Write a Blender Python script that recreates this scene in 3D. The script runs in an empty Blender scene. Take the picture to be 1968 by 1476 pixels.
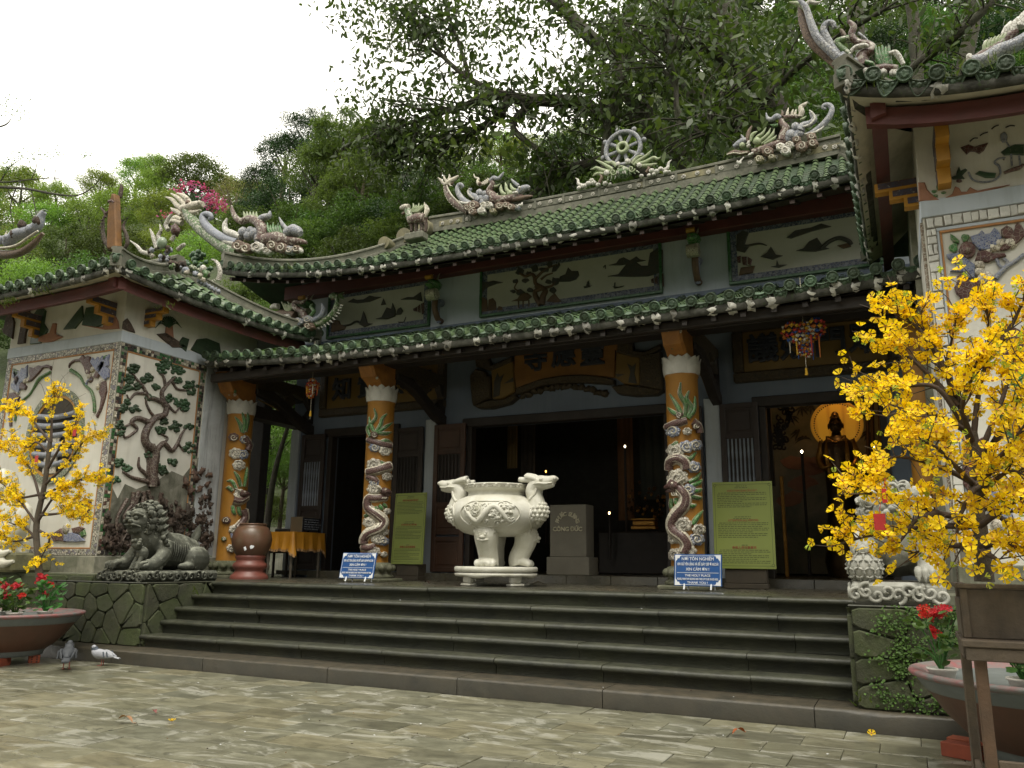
import bpy,math,random
import numpy as np
from mathutils import Vector,Matrix,noise
SC = bpy.context.scene
COL = SC.collection
R = math.radians
rnd = random.Random(7)
# ------------------------------------------------------------------ camera
FPX,YAW,PITCH,ROLL,EYE = 1548.0,R(-25.85),R(12.45),R(0.62),1.15
_f = Vector((math.sin(YAW)*math.cos(PITCH),math.cos(YAW)*math.cos(PITCH),math.sin(PITCH)))
_r0 = Vector((math.cos(YAW),-math.sin(YAW),0))
_u0 = _r0.cross(_f)
_r = math.cos(ROLL)*_r0+math.sin(ROLL)*_u0
_u = -math.sin(ROLL)*_r0+math.cos(ROLL)*_u0
cam = bpy.data.cameras.new('camera')
cam.sensor_fit = 'HORIZONTAL'; cam.sensor_width = 36.0; cam.lens = FPX/1968*36.0
cam.clip_start = 0.05; cam.clip_end = 2000
camo = bpy.data.objects.new('camera',cam); COL.objects.link(camo)
camo.matrix_world = Matrix.Translation((0,0,EYE))@Matrix(((_r.x,_u.x,-_f.x),(_r.y,_u.y,-_f.y),(_r.z,_u.z,-_f.z))).to_4x4()
SC.camera = camo
# ------------------------------------------------------------------ light: bright overcast
SUN_EL,SUN_AZ = R(62),R(150)
w = bpy.data.worlds.new('World'); SC.world = w; w.use_nodes = True
nt = w.node_tree; nt.nodes.clear()
wo = nt.nodes.new('ShaderNodeOutputWorld'); wb = nt.nodes.new('ShaderNodeBackground')
sk = nt.nodes.new('ShaderNodeTexSky'); sk.sky_type = 'NISHITA'; sk.sun_disc = False
sk.sun_elevation = SUN_EL; sk.sun_rotation = SUN_AZ
mx = nt.nodes.new('ShaderNodeMixRGB'); mx.inputs[0].default_value = 0.9
mx.inputs[2].default_value = (10.0,9.6,8.5,1)  # even cloud cover in front of the blue
nt.links.new(sk.outputs[0],mx.inputs[1]); nt.links.new(mx.outputs[0],wb.inputs[0])
wb.inputs[1].default_value = 0.11
nt.links.new(wb.outputs[0],wo.inputs[0])
sl = bpy.data.lights.new('sun','SUN'); sl.energy = 1.1; sl.angle = R(25); sl.color = (1,.95,.84)
so = bpy.data.objects.new('sun',sl); COL.objects.link(so)
so.rotation_euler = Vector((-math.sin(SUN_AZ)*math.cos(SUN_EL),-math.cos(SUN_AZ)*math.cos(SUN_EL),-math.sin(SUN_EL))).to_track_quat('-Z','Y').to_euler()
SC.view_settings.view_transform = 'Standard'; SC.view_settings.look = 'None'
SC.view_settings.exposure = 1.1; SC.view_settings.gamma = 1.0; SC.view_settings.use_curve_mapping = False
cy = SC.cycles
cy.max_bounces = 6; cy.diffuse_bounces = 3; cy.glossy_bounces = 2; cy.transmission_bounces = 3; cy.transparent_max_bounces = 6
cy.use_denoising = True; cy.denoiser = 'OPENIMAGEDENOISE'
cy.caustics_reflective = False; cy.caustics_refractive = False
cy.sample_clamp_indirect = 6
# ------------------------------------------------------------------ measuring: a point of a real plane seen along a sight line
def at(x,y,X=None,Y=None,Z=None):
 d = (x-984)*_r-(y-738)*_u+FPX*_f
 if X is not None:t = X/d.x
 elif Y is not None:t = Y/d.y
 else:t = (Z-EYE)/d.z
 return Vector((0,0,EYE))+d*t
def ats(pts,**k):return[at(x,y,**k)for x,y in pts]
# ------------------------------------------------------------------ mesh builder
class MB:
 def __init__(s):s.v = []; s.f = []; s.m = []; s.s = []
 def add(s,vs,fs,m=0,sm=False):
  o = len(s.v); s.v.extend([tuple(p)for p in vs])
  for f in fs:
   s.f.append([i+o for i in f]); s.m.append(m); s.s.append(sm)
  return s
 def box(s,lo,hi,m=0,b=0.0,M=None):
  x0,y0,z0 = lo; x1,y1,z1 = hi
  if b<=0:
   vs = [(x,y,z)for x in(x0,x1)for y in(y0,y1)for z in(z0,z1)]
   fs = [(0,1,3,2),(4,6,7,5),(0,4,5,1),(2,3,7,6),(0,2,6,4),(1,5,7,3)]
  else:
   b = min(b,.45*min(x1-x0,y1-y0,z1-z0))
   vs = []; idx = {}
   for i,x in enumerate((x0,x1)):
    for j,y in enumerate((y0,y1)):
     for k,z in enumerate((z0,z1)):
      sx,sy,sz = (1-2*i)*b,(1-2*j)*b,(1-2*k)*b
      for a,p in enumerate(((x,y+sy,z+sz),(x+sx,y,z+sz),(x+sx,y+sy,z))):
       idx[i,j,k,a] = len(vs); vs.append(p)
   fs = []
   q = [(0,0),(1,0),(1,1),(0,1)]
   for i in(0,1):
    fs.append([idx[i,a,c,0]for a,c in q]); fs.append([idx[a,i,c,1]for a,c in q]); fs.append([idx[a,c,i,2]for a,c in q])
   for i in(0,1):
    for j in(0,1):
     fs.append([idx[i,j,0,0],idx[i,j,1,0],idx[i,j,1,1],idx[i,j,0,1]])
     fs.append([idx[i,0,j,0],idx[i,1,j,0],idx[i,1,j,2],idx[i,0,j,2]])
     fs.append([idx[0,i,j,1],idx[1,i,j,1],idx[1,i,j,2],idx[0,i,j,2]])
     for k in(0,1):fs.append([idx[i,j,k,0],idx[i,j,k,1],idx[i,j,k,2]])
  if M is not None:vs = [M@Vector(p)for p in vs]
  return s.add(vs,fs,m)
 def tube(s,pts,rad,n=8,m=0,cap=True,sm=True,flat=1.0,fdir=None,ph=0.0):
  pts = [Vector(p)for p in pts]; k = len(pts)
  if not hasattr(rad,'__len__'):rad = [rad]*k
  if len(rad)!=k:rad = [lerp(rad[min(int(i/(k-1)*(len(rad)-1)),len(rad)-2)],rad[min(int(i/(k-1)*(len(rad)-1)),len(rad)-2)+1],i/(k-1)*(len(rad)-1)-min(int(i/(k-1)*(len(rad)-1)),len(rad)-2))for i in range(k)]if len(rad)>1 else rad*k
  tg = [(pts[min(i+1,k-1)]-pts[max(i-1,0)]).normalized()for i in range(k)]
  ref = Vector(fdir)if fdir is not None else(Vector((0,0,1))if abs(tg[0].z)<.9 else Vector((0,1,0)))
  vs = []; nrm = None
  for i in range(k):
   if fdir is not None or nrm is None:nrm = ref-tg[i]*ref.dot(tg[i])
   else:nrm = nrm-tg[i]*nrm.dot(tg[i])
   if nrm.length<1e-6:nrm = tg[i].orthogonal()
   nrm.normalize(); bn = tg[i].cross(nrm)
   for j in range(n):
    a = 2*math.pi*j/n+ph
    vs.append(pts[i]+nrm*(math.cos(a)*rad[i]*flat)+bn*(math.sin(a)*rad[i]))
  fs = [(i*n+j,i*n+(j+1)%n,(i+1)*n+(j+1)%n,(i+1)*n+j)for i in range(k-1)for j in range(n)]
  s.add(vs,fs,m,sm)
  if cap:
   s.add(vs[:n],[list(range(n))[::-1]],m,False); s.add(vs[-n:],[list(range(n))],m,False)
  return s
 def lathe(s,prof,n=24,c=(0,0,0),m=0,sm=True,M=None):
  c = Vector(c); vs = []
  for r,z in prof:
   for j in range(n):
    a = 2*math.pi*j/n; vs.append(c+Vector((math.cos(a)*r,math.sin(a)*r,z)))
  if M is not None:vs = [M@p for p in vs]
  fs = [(i*n+j,i*n+(j+1)%n,(i+1)*n+(j+1)%n,(i+1)*n+j)for i in range(len(prof)-1)for j in range(n)]
  s.add(vs,fs,m,sm)
  if prof[0][0]>1e-4:s.add(vs[:n],[list(range(n))[::-1]],m)
  if prof[-1][0]>1e-4:s.add(vs[-n:],[list(range(n))],m)
  return s
 def ball(s,c,r,m=0,n=10,k=7,M=None,jit=0.0,seed=0,fq=3.0):
  c = Vector(c); r = r if hasattr(r,'__len__')else(r,r,r); vs = []
  for i in range(k+1):
   t = math.pi*i/k
   for j in range(n):
    a = 2*math.pi*j/n
    d = Vector((math.sin(t)*math.cos(a),math.sin(t)*math.sin(a),math.cos(t)))
    g = 1+(jit*noise.noise(d*fq+Vector((seed*3.1,seed*1.7,seed)))if jit else 0)
    p = Vector((d.x*r[0]*g,d.y*r[1]*g,d.z*r[2]*g))
    if M is not None:p = M@p
    vs.append(c+p)
  fs = [(i*n+j,(i+1)*n+j,(i+1)*n+(j+1)%n,i*n+(j+1)%n)for i in range(k)for j in range(n)]
  return s.add(vs,fs,m,True)
 def prism(s,poly,n,depth,m=0,bev=0.0,sm=False,back=False):
  """poly: 3-D points lying in a plane with normal n (towards the viewer); raised by depth, with a chamfered front edge"""
  P = [Vector(p)for p in poly]; n = Vector(n).normalized(); k = len(P)
  ar = Vector((0,0,0))
  for i in range(k):ar+=P[i].cross(P[(i+1)%k])
  if ar.dot(n)<0:P = P[::-1]
  if bev>0:
   ins = []
   for i in range(k):
    a = (P[i]-P[i-1]); b = (P[(i+1)%k]-P[i])
    if a.length<1e-7:a = b
    if b.length<1e-7:b = a
    a = a.normalized(); b = b.normalized()
    na,nb = n.cross(a),n.cross(b); h = na+nb
    if h.length<1e-4:h = na
    h.normalize(); ins.append(P[i]+h*min(bev/max(.45,h.dot(na)),bev*1.8))
   rings = [P,[p+n*max(depth-bev,depth*.4)for p in P],[p+n*depth for p in ins]]
  else:rings = [P,[p+n*depth for p in P]]
  vs = [p for r in rings for p in r]; L = len(rings)
  fs = [(q*k+i,q*k+(i+1)%k,(q+1)*k+(i+1)%k,(q+1)*k+i)for q in range(L-1)for i in range(k)]
  s.add(vs,fs,m,sm); s.add(rings[-1],[list(range(k))],m,False)
  if back:s.add(P,[list(range(k))[::-1]],m,False)
  return s
 def quad(s,a,b,c,d,m=0):return s.add([a,b,c,d],[(0,1,2,3)],m)
def wloc(o):
 v = Vector((0,0,0))
 while o is not None:v+=o.location; o = o.parent
 return v
def mesh_from(name,mb,mats,off=(0,0,0)):
 me = bpy.data.meshes.new(name)
 off = Vector(off)
 me.from_pydata([tuple(Vector(p)-off)for p in mb.v],[],mb.f)
 for m in(mats if isinstance(mats,(list,tuple))else[mats]):me.materials.append(m)
 me.polygons.foreach_set('material_index',mb.m); me.polygons.foreach_set('use_smooth',mb.s)
 me.update(); return me
def tag(o,label=None,cat=None,group=None,kind=None):
 if label:o['label'] = label
 if cat:o['category'] = cat
 if group:o['group'] = group
 if kind:o['kind'] = kind
 return o
def thing(name,label,cat,loc=(0,0,0),group=None,rz=0.0):
 o = bpy.data.objects.new(name,None); COL.objects.link(o); o.location = loc; o.rotation_euler = (0,0,rz)
 o.empty_display_size = .1
 return tag(o,label,cat,group)
def part(name,mb,mats,parent=None,label=None,local=False):
 off = (0,0,0)if(local or parent is None)else wloc(parent)
 o = bpy.data.objects.new(name,mesh_from(name,mb,mats,off)); COL.objects.link(o)
 o.parent = parent
 if label:o['label'] = label
 return o
def solo(name,mb,mats,label,cat,loc=None,group=None):
 """a thing that is one mesh; vertices in world space, origin at loc"""
 loc = Vector(loc)if loc is not None else Vector((0,0,0))
 o = bpy.data.objects.new(name,mesh_from(name,mb,mats,loc)); COL.objects.link(o); o.location = loc
 return tag(o,label,cat,group)
def inst(name,me,parent,M):
 o = bpy.data.objects.new(name,me); COL.objects.link(o); o.parent = parent
 if parent is not None:M = Matrix.Translation(-wloc(parent))@M
 o.matrix_local = M
 return o
def copy_tree(o,parent=None):
 c = o.copy(); COL.objects.link(c); c.parent = parent
 for ch in list(o.children):copy_tree(ch,c)
 return c
def cr(pts,k=6):
 """smooth curve through points"""
 P = [Vector(p)for p in pts]
 if len(P)<3:return P
 P = [2*P[0]-P[1]]+P+[2*P[-1]-P[-2]]; out = []
 for i in range(1,len(P)-2):
  a,b,c,d = P[i-1:i+3]
  for j in range(k):
   t = j/k
   out.append(.5*((2*b)+(c-a)*t+(2*a-5*b+4*c-d)*t*t+(3*b-a-3*c+d)*t**3))
 out.append(P[-2]); return out
def lerp(a,b,t):return a+(b-a)*t
def rads(vals,k):
 """k radii interpolated over a list"""
 out = []
 for i in range(k):
  t = i/(k-1)*(len(vals)-1); j = min(int(t),len(vals)-2); out.append(lerp(vals[j],vals[j+1],t-j))
 return out
 # ------------------------------------------------------------------ materials
class NT:
 def __init__(s,name):
  s.mat = bpy.data.materials.new(name); s.mat.use_nodes = True; s.t = s.mat.node_tree; s.t.nodes.clear()
  s.out = s.n('ShaderNodeOutputMaterial'); s.b = s.n('ShaderNodeBsdfPrincipled'); s.l(s.b.outputs[0],s.out.inputs[0])
 def n(s,t,**k):
  x = s.t.nodes.new(t)
  for a,v in k.items():setattr(x,a,v)
  return x
 def l(s,a,b):s.t.links.new(a,b)
 def noise(s,vec,scale,detail=5,rough=.6,dist=0):
  x = s.n('ShaderNodeTexNoise'); x.inputs['Scale'].default_value = scale; x.inputs['Detail'].default_value = detail
  x.inputs['Roughness'].default_value = rough; x.inputs['Distortion'].default_value = dist
  if vec is not None:s.l(vec,x.inputs['Vector'])
  return x.outputs['Fac']
 def ramp(s,fac,stops,inter='LINEAR'):
  x = s.n('ShaderNodeValToRGB'); x.color_ramp.interpolation = inter
  el = x.color_ramp.elements
  while len(el)<len(stops):el.new(.5)
  for e,(p,c)in zip(el,stops):e.position = p; e.color = tuple(c)+(1,)if len(c)==3 else c
  s.l(fac,x.inputs[0]); return x.outputs[0]
 def mix(s,fac,a,b,mode='MIX'):
  x = s.n('ShaderNodeMixRGB',blend_type=mode)
  for i,v in enumerate((fac,a,b)):
   if isinstance(v,(int,float)):x.inputs[i].default_value = v
   elif isinstance(v,tuple):x.inputs[i].default_value = v+(1,)if len(v)==3 else v
   else:s.l(v,x.inputs[i])
  return x.outputs[0]
 def math(s,op,a,b=None):
  x = s.n('ShaderNodeMath',operation=op)
  for i,v in enumerate((a,b)):
   if v is None:continue
   if isinstance(v,(int,float)):x.inputs[i].default_value = v
   else:s.l(v,x.inputs[i])
  return x.outputs[0]
 def bump(s,h,strength=.3,dist=.01):
  x = s.n('ShaderNodeBump'); x.inputs['Strength'].default_value = strength; x.inputs['Distance'].default_value = dist
  s.l(h,x.inputs['Height']); s.l(x.outputs[0],s.b.inputs['Normal']); return x
def mulc(c,k):return tuple(min(1,v*k)for v in c)
MATS = {}
def mat(name,c1,c2=None,scale=6.0,rough=.7,bump=.25,bs=40.0,stain=None,samt=.5,sscale=1.5,fleck=None,famt=.3,fscale=25.0,orand=0.0,metal=0.0,spec=.5,up=None,upamt=.5,obj=False,bdist=.01,vor=0.0,streak=None,stamt=.5,emit=None,coat=0.0,mosaic=None):
 if name in MATS:return MATS[name]
 q = NT(name); c2 = c2 or mulc(c1,.75)
 if obj:vec = q.n('ShaderNodeTexCoord').outputs['Object']
 else:vec = q.n('ShaderNodeNewGeometry').outputs['Position']
 if orand>0:
  oi = q.n('ShaderNodeObjectInfo')
  va = q.n('ShaderNodeVectorMath',operation='SCALE'); va.inputs[3].default_value = 37.0
  cb = q.n('ShaderNodeCombineXYZ')
  for i in range(3):q.l(oi.outputs['Random'],cb.inputs[i])
  q.l(cb.outputs[0],va.inputs[0])
  ad = q.n('ShaderNodeVectorMath',operation='ADD'); q.l(vec,ad.inputs[0]); q.l(va.outputs[0],ad.inputs[1]); vec = ad.outputs[0]
 nz = q.noise(vec,scale,8,.65,.3)
 col = q.ramp(nz,[(.32,c1),(.68,c2)])
 hgt = q.noise(vec,bs,6,.65)
 if mosaic:
  ms,grout,ga,mc = mosaic
  vo = q.n('ShaderNodeTexVoronoi',feature='DISTANCE_TO_EDGE'); vo.inputs['Scale'].default_value = ms; q.l(vec,vo.inputs['Vector'])
  vc = q.n('ShaderNodeTexVoronoi'); vc.inputs['Scale'].default_value = ms; q.l(vec,vc.inputs['Vector'])
  sp = q.n('ShaderNodeSeparateColor'); q.l(vc.outputs['Color'],sp.inputs[0])
  if mc:col = q.mix(.85,col,q.ramp(sp.outputs[0],[(i/len(mc),c)for i,c in enumerate(mc)],'CONSTANT'))
  else:col = q.mix(.35,col,q.ramp(sp.outputs[0],[(0,mulc(c1,.5)),(1,mulc(c1,1.5))]))
  edge = q.ramp(vo.outputs[0],[(ga*.6,(0,0,0)),(ga,(1,1,1))])
  col = q.mix(edge,grout,col); hgt = q.math('ADD',q.math('MULTIPLY',edge,.8),q.math('MULTIPLY',hgt,.3))
 if orand>0:
  hs = q.n('ShaderNodeHueSaturation'); q.l(col,hs.inputs['Color'])
  q.l(q.math('ADD',q.math('MULTIPLY',oi.outputs['Random'],orand*2),1-orand),hs.inputs['Value'])
  q.l(q.math('ADD',q.math('MULTIPLY',oi.outputs['Random'],orand*.08),.5-orand*.04),hs.inputs['Hue'])
  col = hs.outputs[0]
 if stain:
  sm = q.ramp(q.noise(vec,sscale,9,.7,.6),[(.5-.2*samt,(0,0,0)),(.72-.1*samt,(1,1,1))])
  col = q.mix(q.math('MULTIPLY',sm,samt),col,stain)
 if streak:
  mp = q.n('ShaderNodeMapping'); mp.inputs['Scale'].default_value = (5,5,.5); q.l(vec,mp.inputs[0])
  sm = q.ramp(q.noise(mp.outputs[0],1.6,8,.7),[(.5,(0,0,0)),(.75,(1,1,1))])
  col = q.mix(q.math('MULTIPLY',sm,stamt),col,streak)
 if fleck:
  fm = q.ramp(q.noise(vec,fscale,4,.7),[(.62-.1*famt,(0,0,0)),(.7,(1,1,1))])
  col = q.mix(q.math('MULTIPLY',fm,famt+.3),col,fleck)
 if up:
  ge = q.n('ShaderNodeNewGeometry'); sx = q.n('ShaderNodeSeparateXYZ'); q.l(ge.outputs['Normal'],sx.inputs[0])
  um = q.math('MULTIPLY',q.ramp(sx.outputs[2],[(.2,(0,0,0)),(.8,(1,1,1))]),q.ramp(q.noise(vec,7,7,.7),[(.4,(0,0,0)),(.62,(1,1,1))]))
  col = q.mix(q.math('MULTIPLY',um,upamt),col,up)
 q.l(col,q.b.inputs['Base Color'])
 rr = q.math('ADD',q.math('MULTIPLY',q.noise(vec,scale*2.3,5),.3),rough-.15); q.l(rr,q.b.inputs['Roughness'])
 q.b.inputs['Metallic'].default_value = metal; q.b.inputs['Specular IOR Level'].default_value = spec
 if coat:q.b.inputs['Coat Weight'].default_value = coat; q.b.inputs['Coat Roughness'].default_value = .12
 if bump>0:q.bump(hgt,bump,bdist)
 if emit:q.b.inputs['Emission Color'].default_value = emit[0]+(1,); q.b.inputs['Emission Strength'].default_value = emit[1]
 MATS[name] = q.mat; return q.mat
def leafmat(name,c1,c2,var=.35,trans=.45,rough=.55,scale=.8,hue=.03):
 if name in MATS:return MATS[name]
 q = NT(name); ge = q.n('ShaderNodeNewGeometry'); oi = q.n('ShaderNodeObjectInfo')
 nz = q.noise(ge.outputs['Position'],scale,6,.7); col = q.ramp(nz,[(.3,c1),(.7,c2)])
 wn = q.n('ShaderNodeTexWhiteNoise',noise_dimensions='1D'); q.l(ge.outputs['Random Per Island'],wn.inputs['W'])
 hs = q.n('ShaderNodeHueSaturation'); q.l(col,hs.inputs['Color'])
 q.l(q.math('MULTIPLY',q.math('ADD',q.math('MULTIPLY',wn.outputs[0],var*2),1-var),q.math('ADD',q.math('MULTIPLY',oi.outputs['Random'],.5),.75)),hs.inputs['Value'])
 q.l(q.math('ADD',q.math('MULTIPLY',oi.outputs['Random'],hue*2),.5-hue),hs.inputs['Hue'])
 q.l(hs.outputs[0],q.b.inputs['Base Color']); q.b.inputs['Roughness'].default_value = rough; q.b.inputs['Specular IOR Level'].default_value = .35
 tr = q.n('ShaderNodeBsdfTranslucent'); q.l(q.mix(1.0,hs.outputs[0],(1.25,1.3,.6),'MULTIPLY'),tr.inputs[0])
 mxs = q.n('ShaderNodeMixShader'); mxs.inputs[0].default_value = trans
 q.l(q.b.outputs[0],mxs.inputs[1]); q.l(tr.outputs[0],mxs.inputs[2]); q.l(mxs.outputs[0],q.out.inputs[0])
 MATS[name] = q.mat; return q.mat
WHITE = (.62,.60,.54)
m_wall = mat('white_plaster',(.66,.645,.58),(.56,.55,.49),scale=1.6,rough=.8,bump=.12,bs=60,streak=(.34,.32,.26),stamt=.35,stain=(.5,.44,.33),samt=.25,sscale=.9)
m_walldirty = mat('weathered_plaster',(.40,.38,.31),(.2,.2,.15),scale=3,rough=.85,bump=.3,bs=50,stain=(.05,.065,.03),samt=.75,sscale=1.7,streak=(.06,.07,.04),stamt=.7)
m_blue = mat('bluegrey_paint',(.16,.20,.26),(.12,.15,.20),scale=1.2,rough=.75,bump=.1,streak=(.22,.25,.28),stamt=.4)
m_bluelight = mat('pale_blue_paint',(.50,.55,.60),(.42,.47,.51),scale=1.4,rough=.75,bump=.1,streak=(.2,.22,.22),stamt=.35)
m_dirtyblue = mat('stained_blue_paint',(.5,.53,.55),(.3,.32,.32),scale=1.4,rough=.8,bump=.15,streak=(.06,.06,.05),stamt=.8)
m_red = mat('dark_red_paint',(.13,.033,.026),(.085,.022,.02),scale=2.5,rough=.6,bump=.12,stain=(.05,.03,.025),samt=.5)
m_dark = mat('dark_timber',(.030,.022,.017),(.018,.014,.011),scale=4,rough=.6,bump=.2)
m_doorwood = mat('brown_door_timber',(.085,.042,.024),(.05,.026,.016),scale=3,rough=.5,bump=.15,obj=False)
m_glaze = mat('green_glazed_tile',(.125,.195,.09),(.07,.125,.06),scale=9,rough=.32,bump=.18,bs=30,stain=(.10,.11,.05),samt=.5,sscale=6,orand=.35,spec=.6,fleck=(.22,.25,.14),famt=.1)
m_glazeold = mat('weathered_green_tile',(.07,.125,.065),(.04,.075,.042),scale=9,rough=.5,bump=.5,bs=45,bdist=.02,stain=(.03,.04,.02),samt=.6,sscale=5,orand=.3,fleck=(.16,.19,.12),famt=.2,fscale=60)
m_pan = mat('dark_green_pan_tile',(.045,.08,.04),(.025,.048,.025),scale=8,rough=.5,bump=.3,stain=(.05,.045,.025),samt=.5,sscale=4)
m_mortar = mat('white_mortar',(.62,.60,.55),(.4,.38,.33),scale=12,rough=.9,bump=.6,bs=35,bdist=.02,stain=(.12,.12,.09),samt=.55,sscale=9)
m_fascia = mat('mossy_black_concrete',(.022,.022,.017),(.055,.055,.042),scale=6,rough=.9,bump=.6,bs=30,stain=(.30,.30,.26),samt=.28,sscale=7,fleck=(.05,.09,.02),famt=.25,fscale=18)
m_step = mat('dark_wet_stone',(.034,.036,.026),(.016,.018,.013),scale=5,rough=.42,bump=.45,bs=24,bdist=.012,stain=(.060,.062,.030),samt=.45,sscale=2.2,orand=.18,fleck=(.11,.11,.09),famt=.05,fscale=40,up=(.085,.088,.062),upamt=.55)
m_kerb = mat('brown_worn_stone',(.040,.038,.027),(.024,.023,.017),scale=4,rough=.45,bump=.4,bs=26,stain=(.060,.050,.032),samt=.6,sscale=1.8,up=(.095,.078,.052),upamt=.6)
m_mossstone = mat('mossy_masonry',(.060,.062,.036),(.028,.031,.018),scale=5,rough=.85,bump=.6,bs=22,bdist=.02,stain=(.055,.085,.012),samt=.5,sscale=1.4,orand=.28,fleck=(.12,.11,.08),famt=.1,fscale=12)
m_joint = mat('dark_mortar_joint',(.020,.021,.013),(.03,.035,.016),scale=9,rough=.9,bump=.5)
m_terr = mat('wet_terrace_stone',(.085,.08,.06),(.045,.045,.035),scale=2.5,rough=.28,bump=.15,bs=12,stain=(.12,.10,.06),samt=.4,sscale=1.1)
# ================================================================== GROUND
ZT = 0.8625; RISE = 0.14375
NOSE = [6.90,7.145,7.35,7.585,7.892]  # front edge of each tread
KERBY = 6.56
XL,XR = -8.09,-.43  # inner faces of the plinths
def slab_material():
 q = NT('worn_marble_slab')
 ge = q.n('ShaderNodeNewGeometry').outputs['Position']; oi = q.n('ShaderNodeObjectInfo')
 cb = q.n('ShaderNodeCombineXYZ')
 for i in range(3):q.l(oi.outputs['Random'],cb.inputs[i])
 sc = q.n('ShaderNodeVectorMath',operation='SCALE'); sc.inputs[3].default_value = 61; q.l(cb.outputs[0],sc.inputs[0])
 ad = q.n('ShaderNodeVectorMath',operation='ADD'); q.l(ge,ad.inputs[0]); q.l(sc.outputs[0],ad.inputs[1])
 mp = q.n('ShaderNodeMapping'); mp.inputs['Scale'].default_value = (.8,1.7,1); q.l(ad.outputs[0],mp.inputs[0])
 rot = q.n('ShaderNodeMapping'); rot.inputs['Scale'].default_value = (1,1,1); q.l(mp.outputs[0],rot.inputs[0])
 q.l(q.math('MULTIPLY',oi.outputs['Random'],.9),rot.inputs['Rotation'])
 base = q.ramp(q.noise(rot.outputs[0],3.2,9,.68,.8),[(.25,(.045,.045,.035)),(.42,(.125,.122,.088)),(.58,(.20,.195,.145)),(.8,(.30,.295,.235))])
 tint = q.ramp(oi.outputs['Random'],[(0,(.70,.70,.66)),(.3,(1.02,1.0,.9)),(.55,(.85,.87,.85)),(.8,(1.2,1.17,1.06)),(1,(1.0,.93,.78))])
 base = q.mix(1.0,base,tint,'MULTIPLY')
 pale = q.ramp(q.noise(mp.outputs[0],1.7,9,.72,1.2),[(.54,(0,0,0)),(.59,(1,1,1))])
 base = q.mix(q.math('MULTIPLY',pale,.6),base,(.40,.395,.34))
 dark = q.ramp(q.noise(mp.outputs[0],2.6,10,.75,1.5),[(.30,(1,1,1)),(.40,(0,0,0))])
 base = q.mix(q.math('MULTIPLY',dark,.75),base,(.032,.034,.026))
 grime = q.ramp(q.noise(ge,.9,6,.6),[(.4,(0,0,0)),(.7,(1,1,1))])
 base = q.mix(q.math('MULTIPLY',grime,.35),base,(.085,.082,.052))
 vo = q.n('ShaderNodeTexVoronoi',feature='DISTANCE_TO_EDGE'); vo.inputs['Scale'].default_value = 2.3
 dn = q.n('ShaderNodeVectorMath',operation='ADD'); dnz = q.n('ShaderNodeTexNoise'); dnz.inputs['Scale'].default_value = 4; q.l(ge,dnz.inputs['Vector'])
 q.l(ad.outputs[0],dn.inputs[0]); q.l(dnz.outputs['Color'],dn.inputs[1]); q.l(dn.outputs[0],vo.inputs['Vector'])
 crk = q.ramp(vo.outputs[0],[(.006,(1,1,1)),(.014,(0,0,0))])
 crm = q.math('MULTIPLY',crk,q.ramp(q.noise(ge,.8,3),[(.5,(0,0,0)),(.6,(1,1,1))]))
 base = q.mix(q.math('MULTIPLY',crm,.8),base,(.03,.03,.024))
 q.l(base,q.b.inputs['Base Color'])
 q.l(q.math('ADD',q.math('MULTIPLY',q.noise(ge,2.2,6),.45),.12),q.b.inputs['Roughness'])
 q.b.inputs['Specular IOR Level'].default_value = .45
 q.bump(q.math('ADD',q.noise(ge,30,6),q.math('MULTIPLY',crm,-.8)),.18,.008)
 return q.mat
m_slab = slab_material()
m_soil = mat('joint_grit',(.05,.05,.035),(.028,.03,.02),scale=10,rough=.95,bump=.4)
g = MB(); g.quad((-150,-60,-.03),(150,-60,-.03),(150,200,-.03),(-150,200,-.03))
ground = tag(part('ground',g,m_soil),kind='structure')
# slabs: a few shared meshes, laid in running courses
SLX,SLY = .475,.318
slabs = []
for k in range(6):
 b = MB(); rr = random.Random(k)
 jx = [rr.uniform(0,.004)for _ in range(4)]
 b.box((.0012+jx[0]*.4,.0012+jx[1]*.4,-.03),(SLX-.0012-jx[2]*.4,SLY-.0012-jx[3]*.4,0),b=.003)
 slabs.append(mesh_from('paving_slab',b,m_slab))
stuff = MB(); nsl = 0
rowY = KERBY
for r_ in range(40):
 y = rowY-(r_+1)*SLY
 offx = (0.24 if r_%2 else 0)+rnd.uniform(-.03,.03)-.02
 for c_ in range(-46,16):
  x = c_*SLX+offx
  dz = rnd.uniform(-.003,.003)
  cx,cyy = x+SLX/2,y+SLY/2
  d = Vector((cx,cyy,-EYE)); zc = d.dot(_f)
  vis = False
  if zc>1:
   px,py = 984+FPX*d.dot(_r)/zc,738-FPX*d.dot(_u)/zc
   vis = -60<px<2030 and py<1560
  if vis and nsl<300:
   tl = rnd.uniform(-.004,.004)
   inst('paving_slab',slabs[rnd.randrange(6)],ground,Matrix.Translation((x,y,dz))@Matrix.Rotation(tl,4,'X')); nsl+=1
  else:
   stuff.box((x+.003,y+.003,-.03),(x+SLX-.003,y+SLY-.003,dz),b=0)
tag(part('far_paving',stuff,m_slab,ground),kind='stuff')
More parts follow.
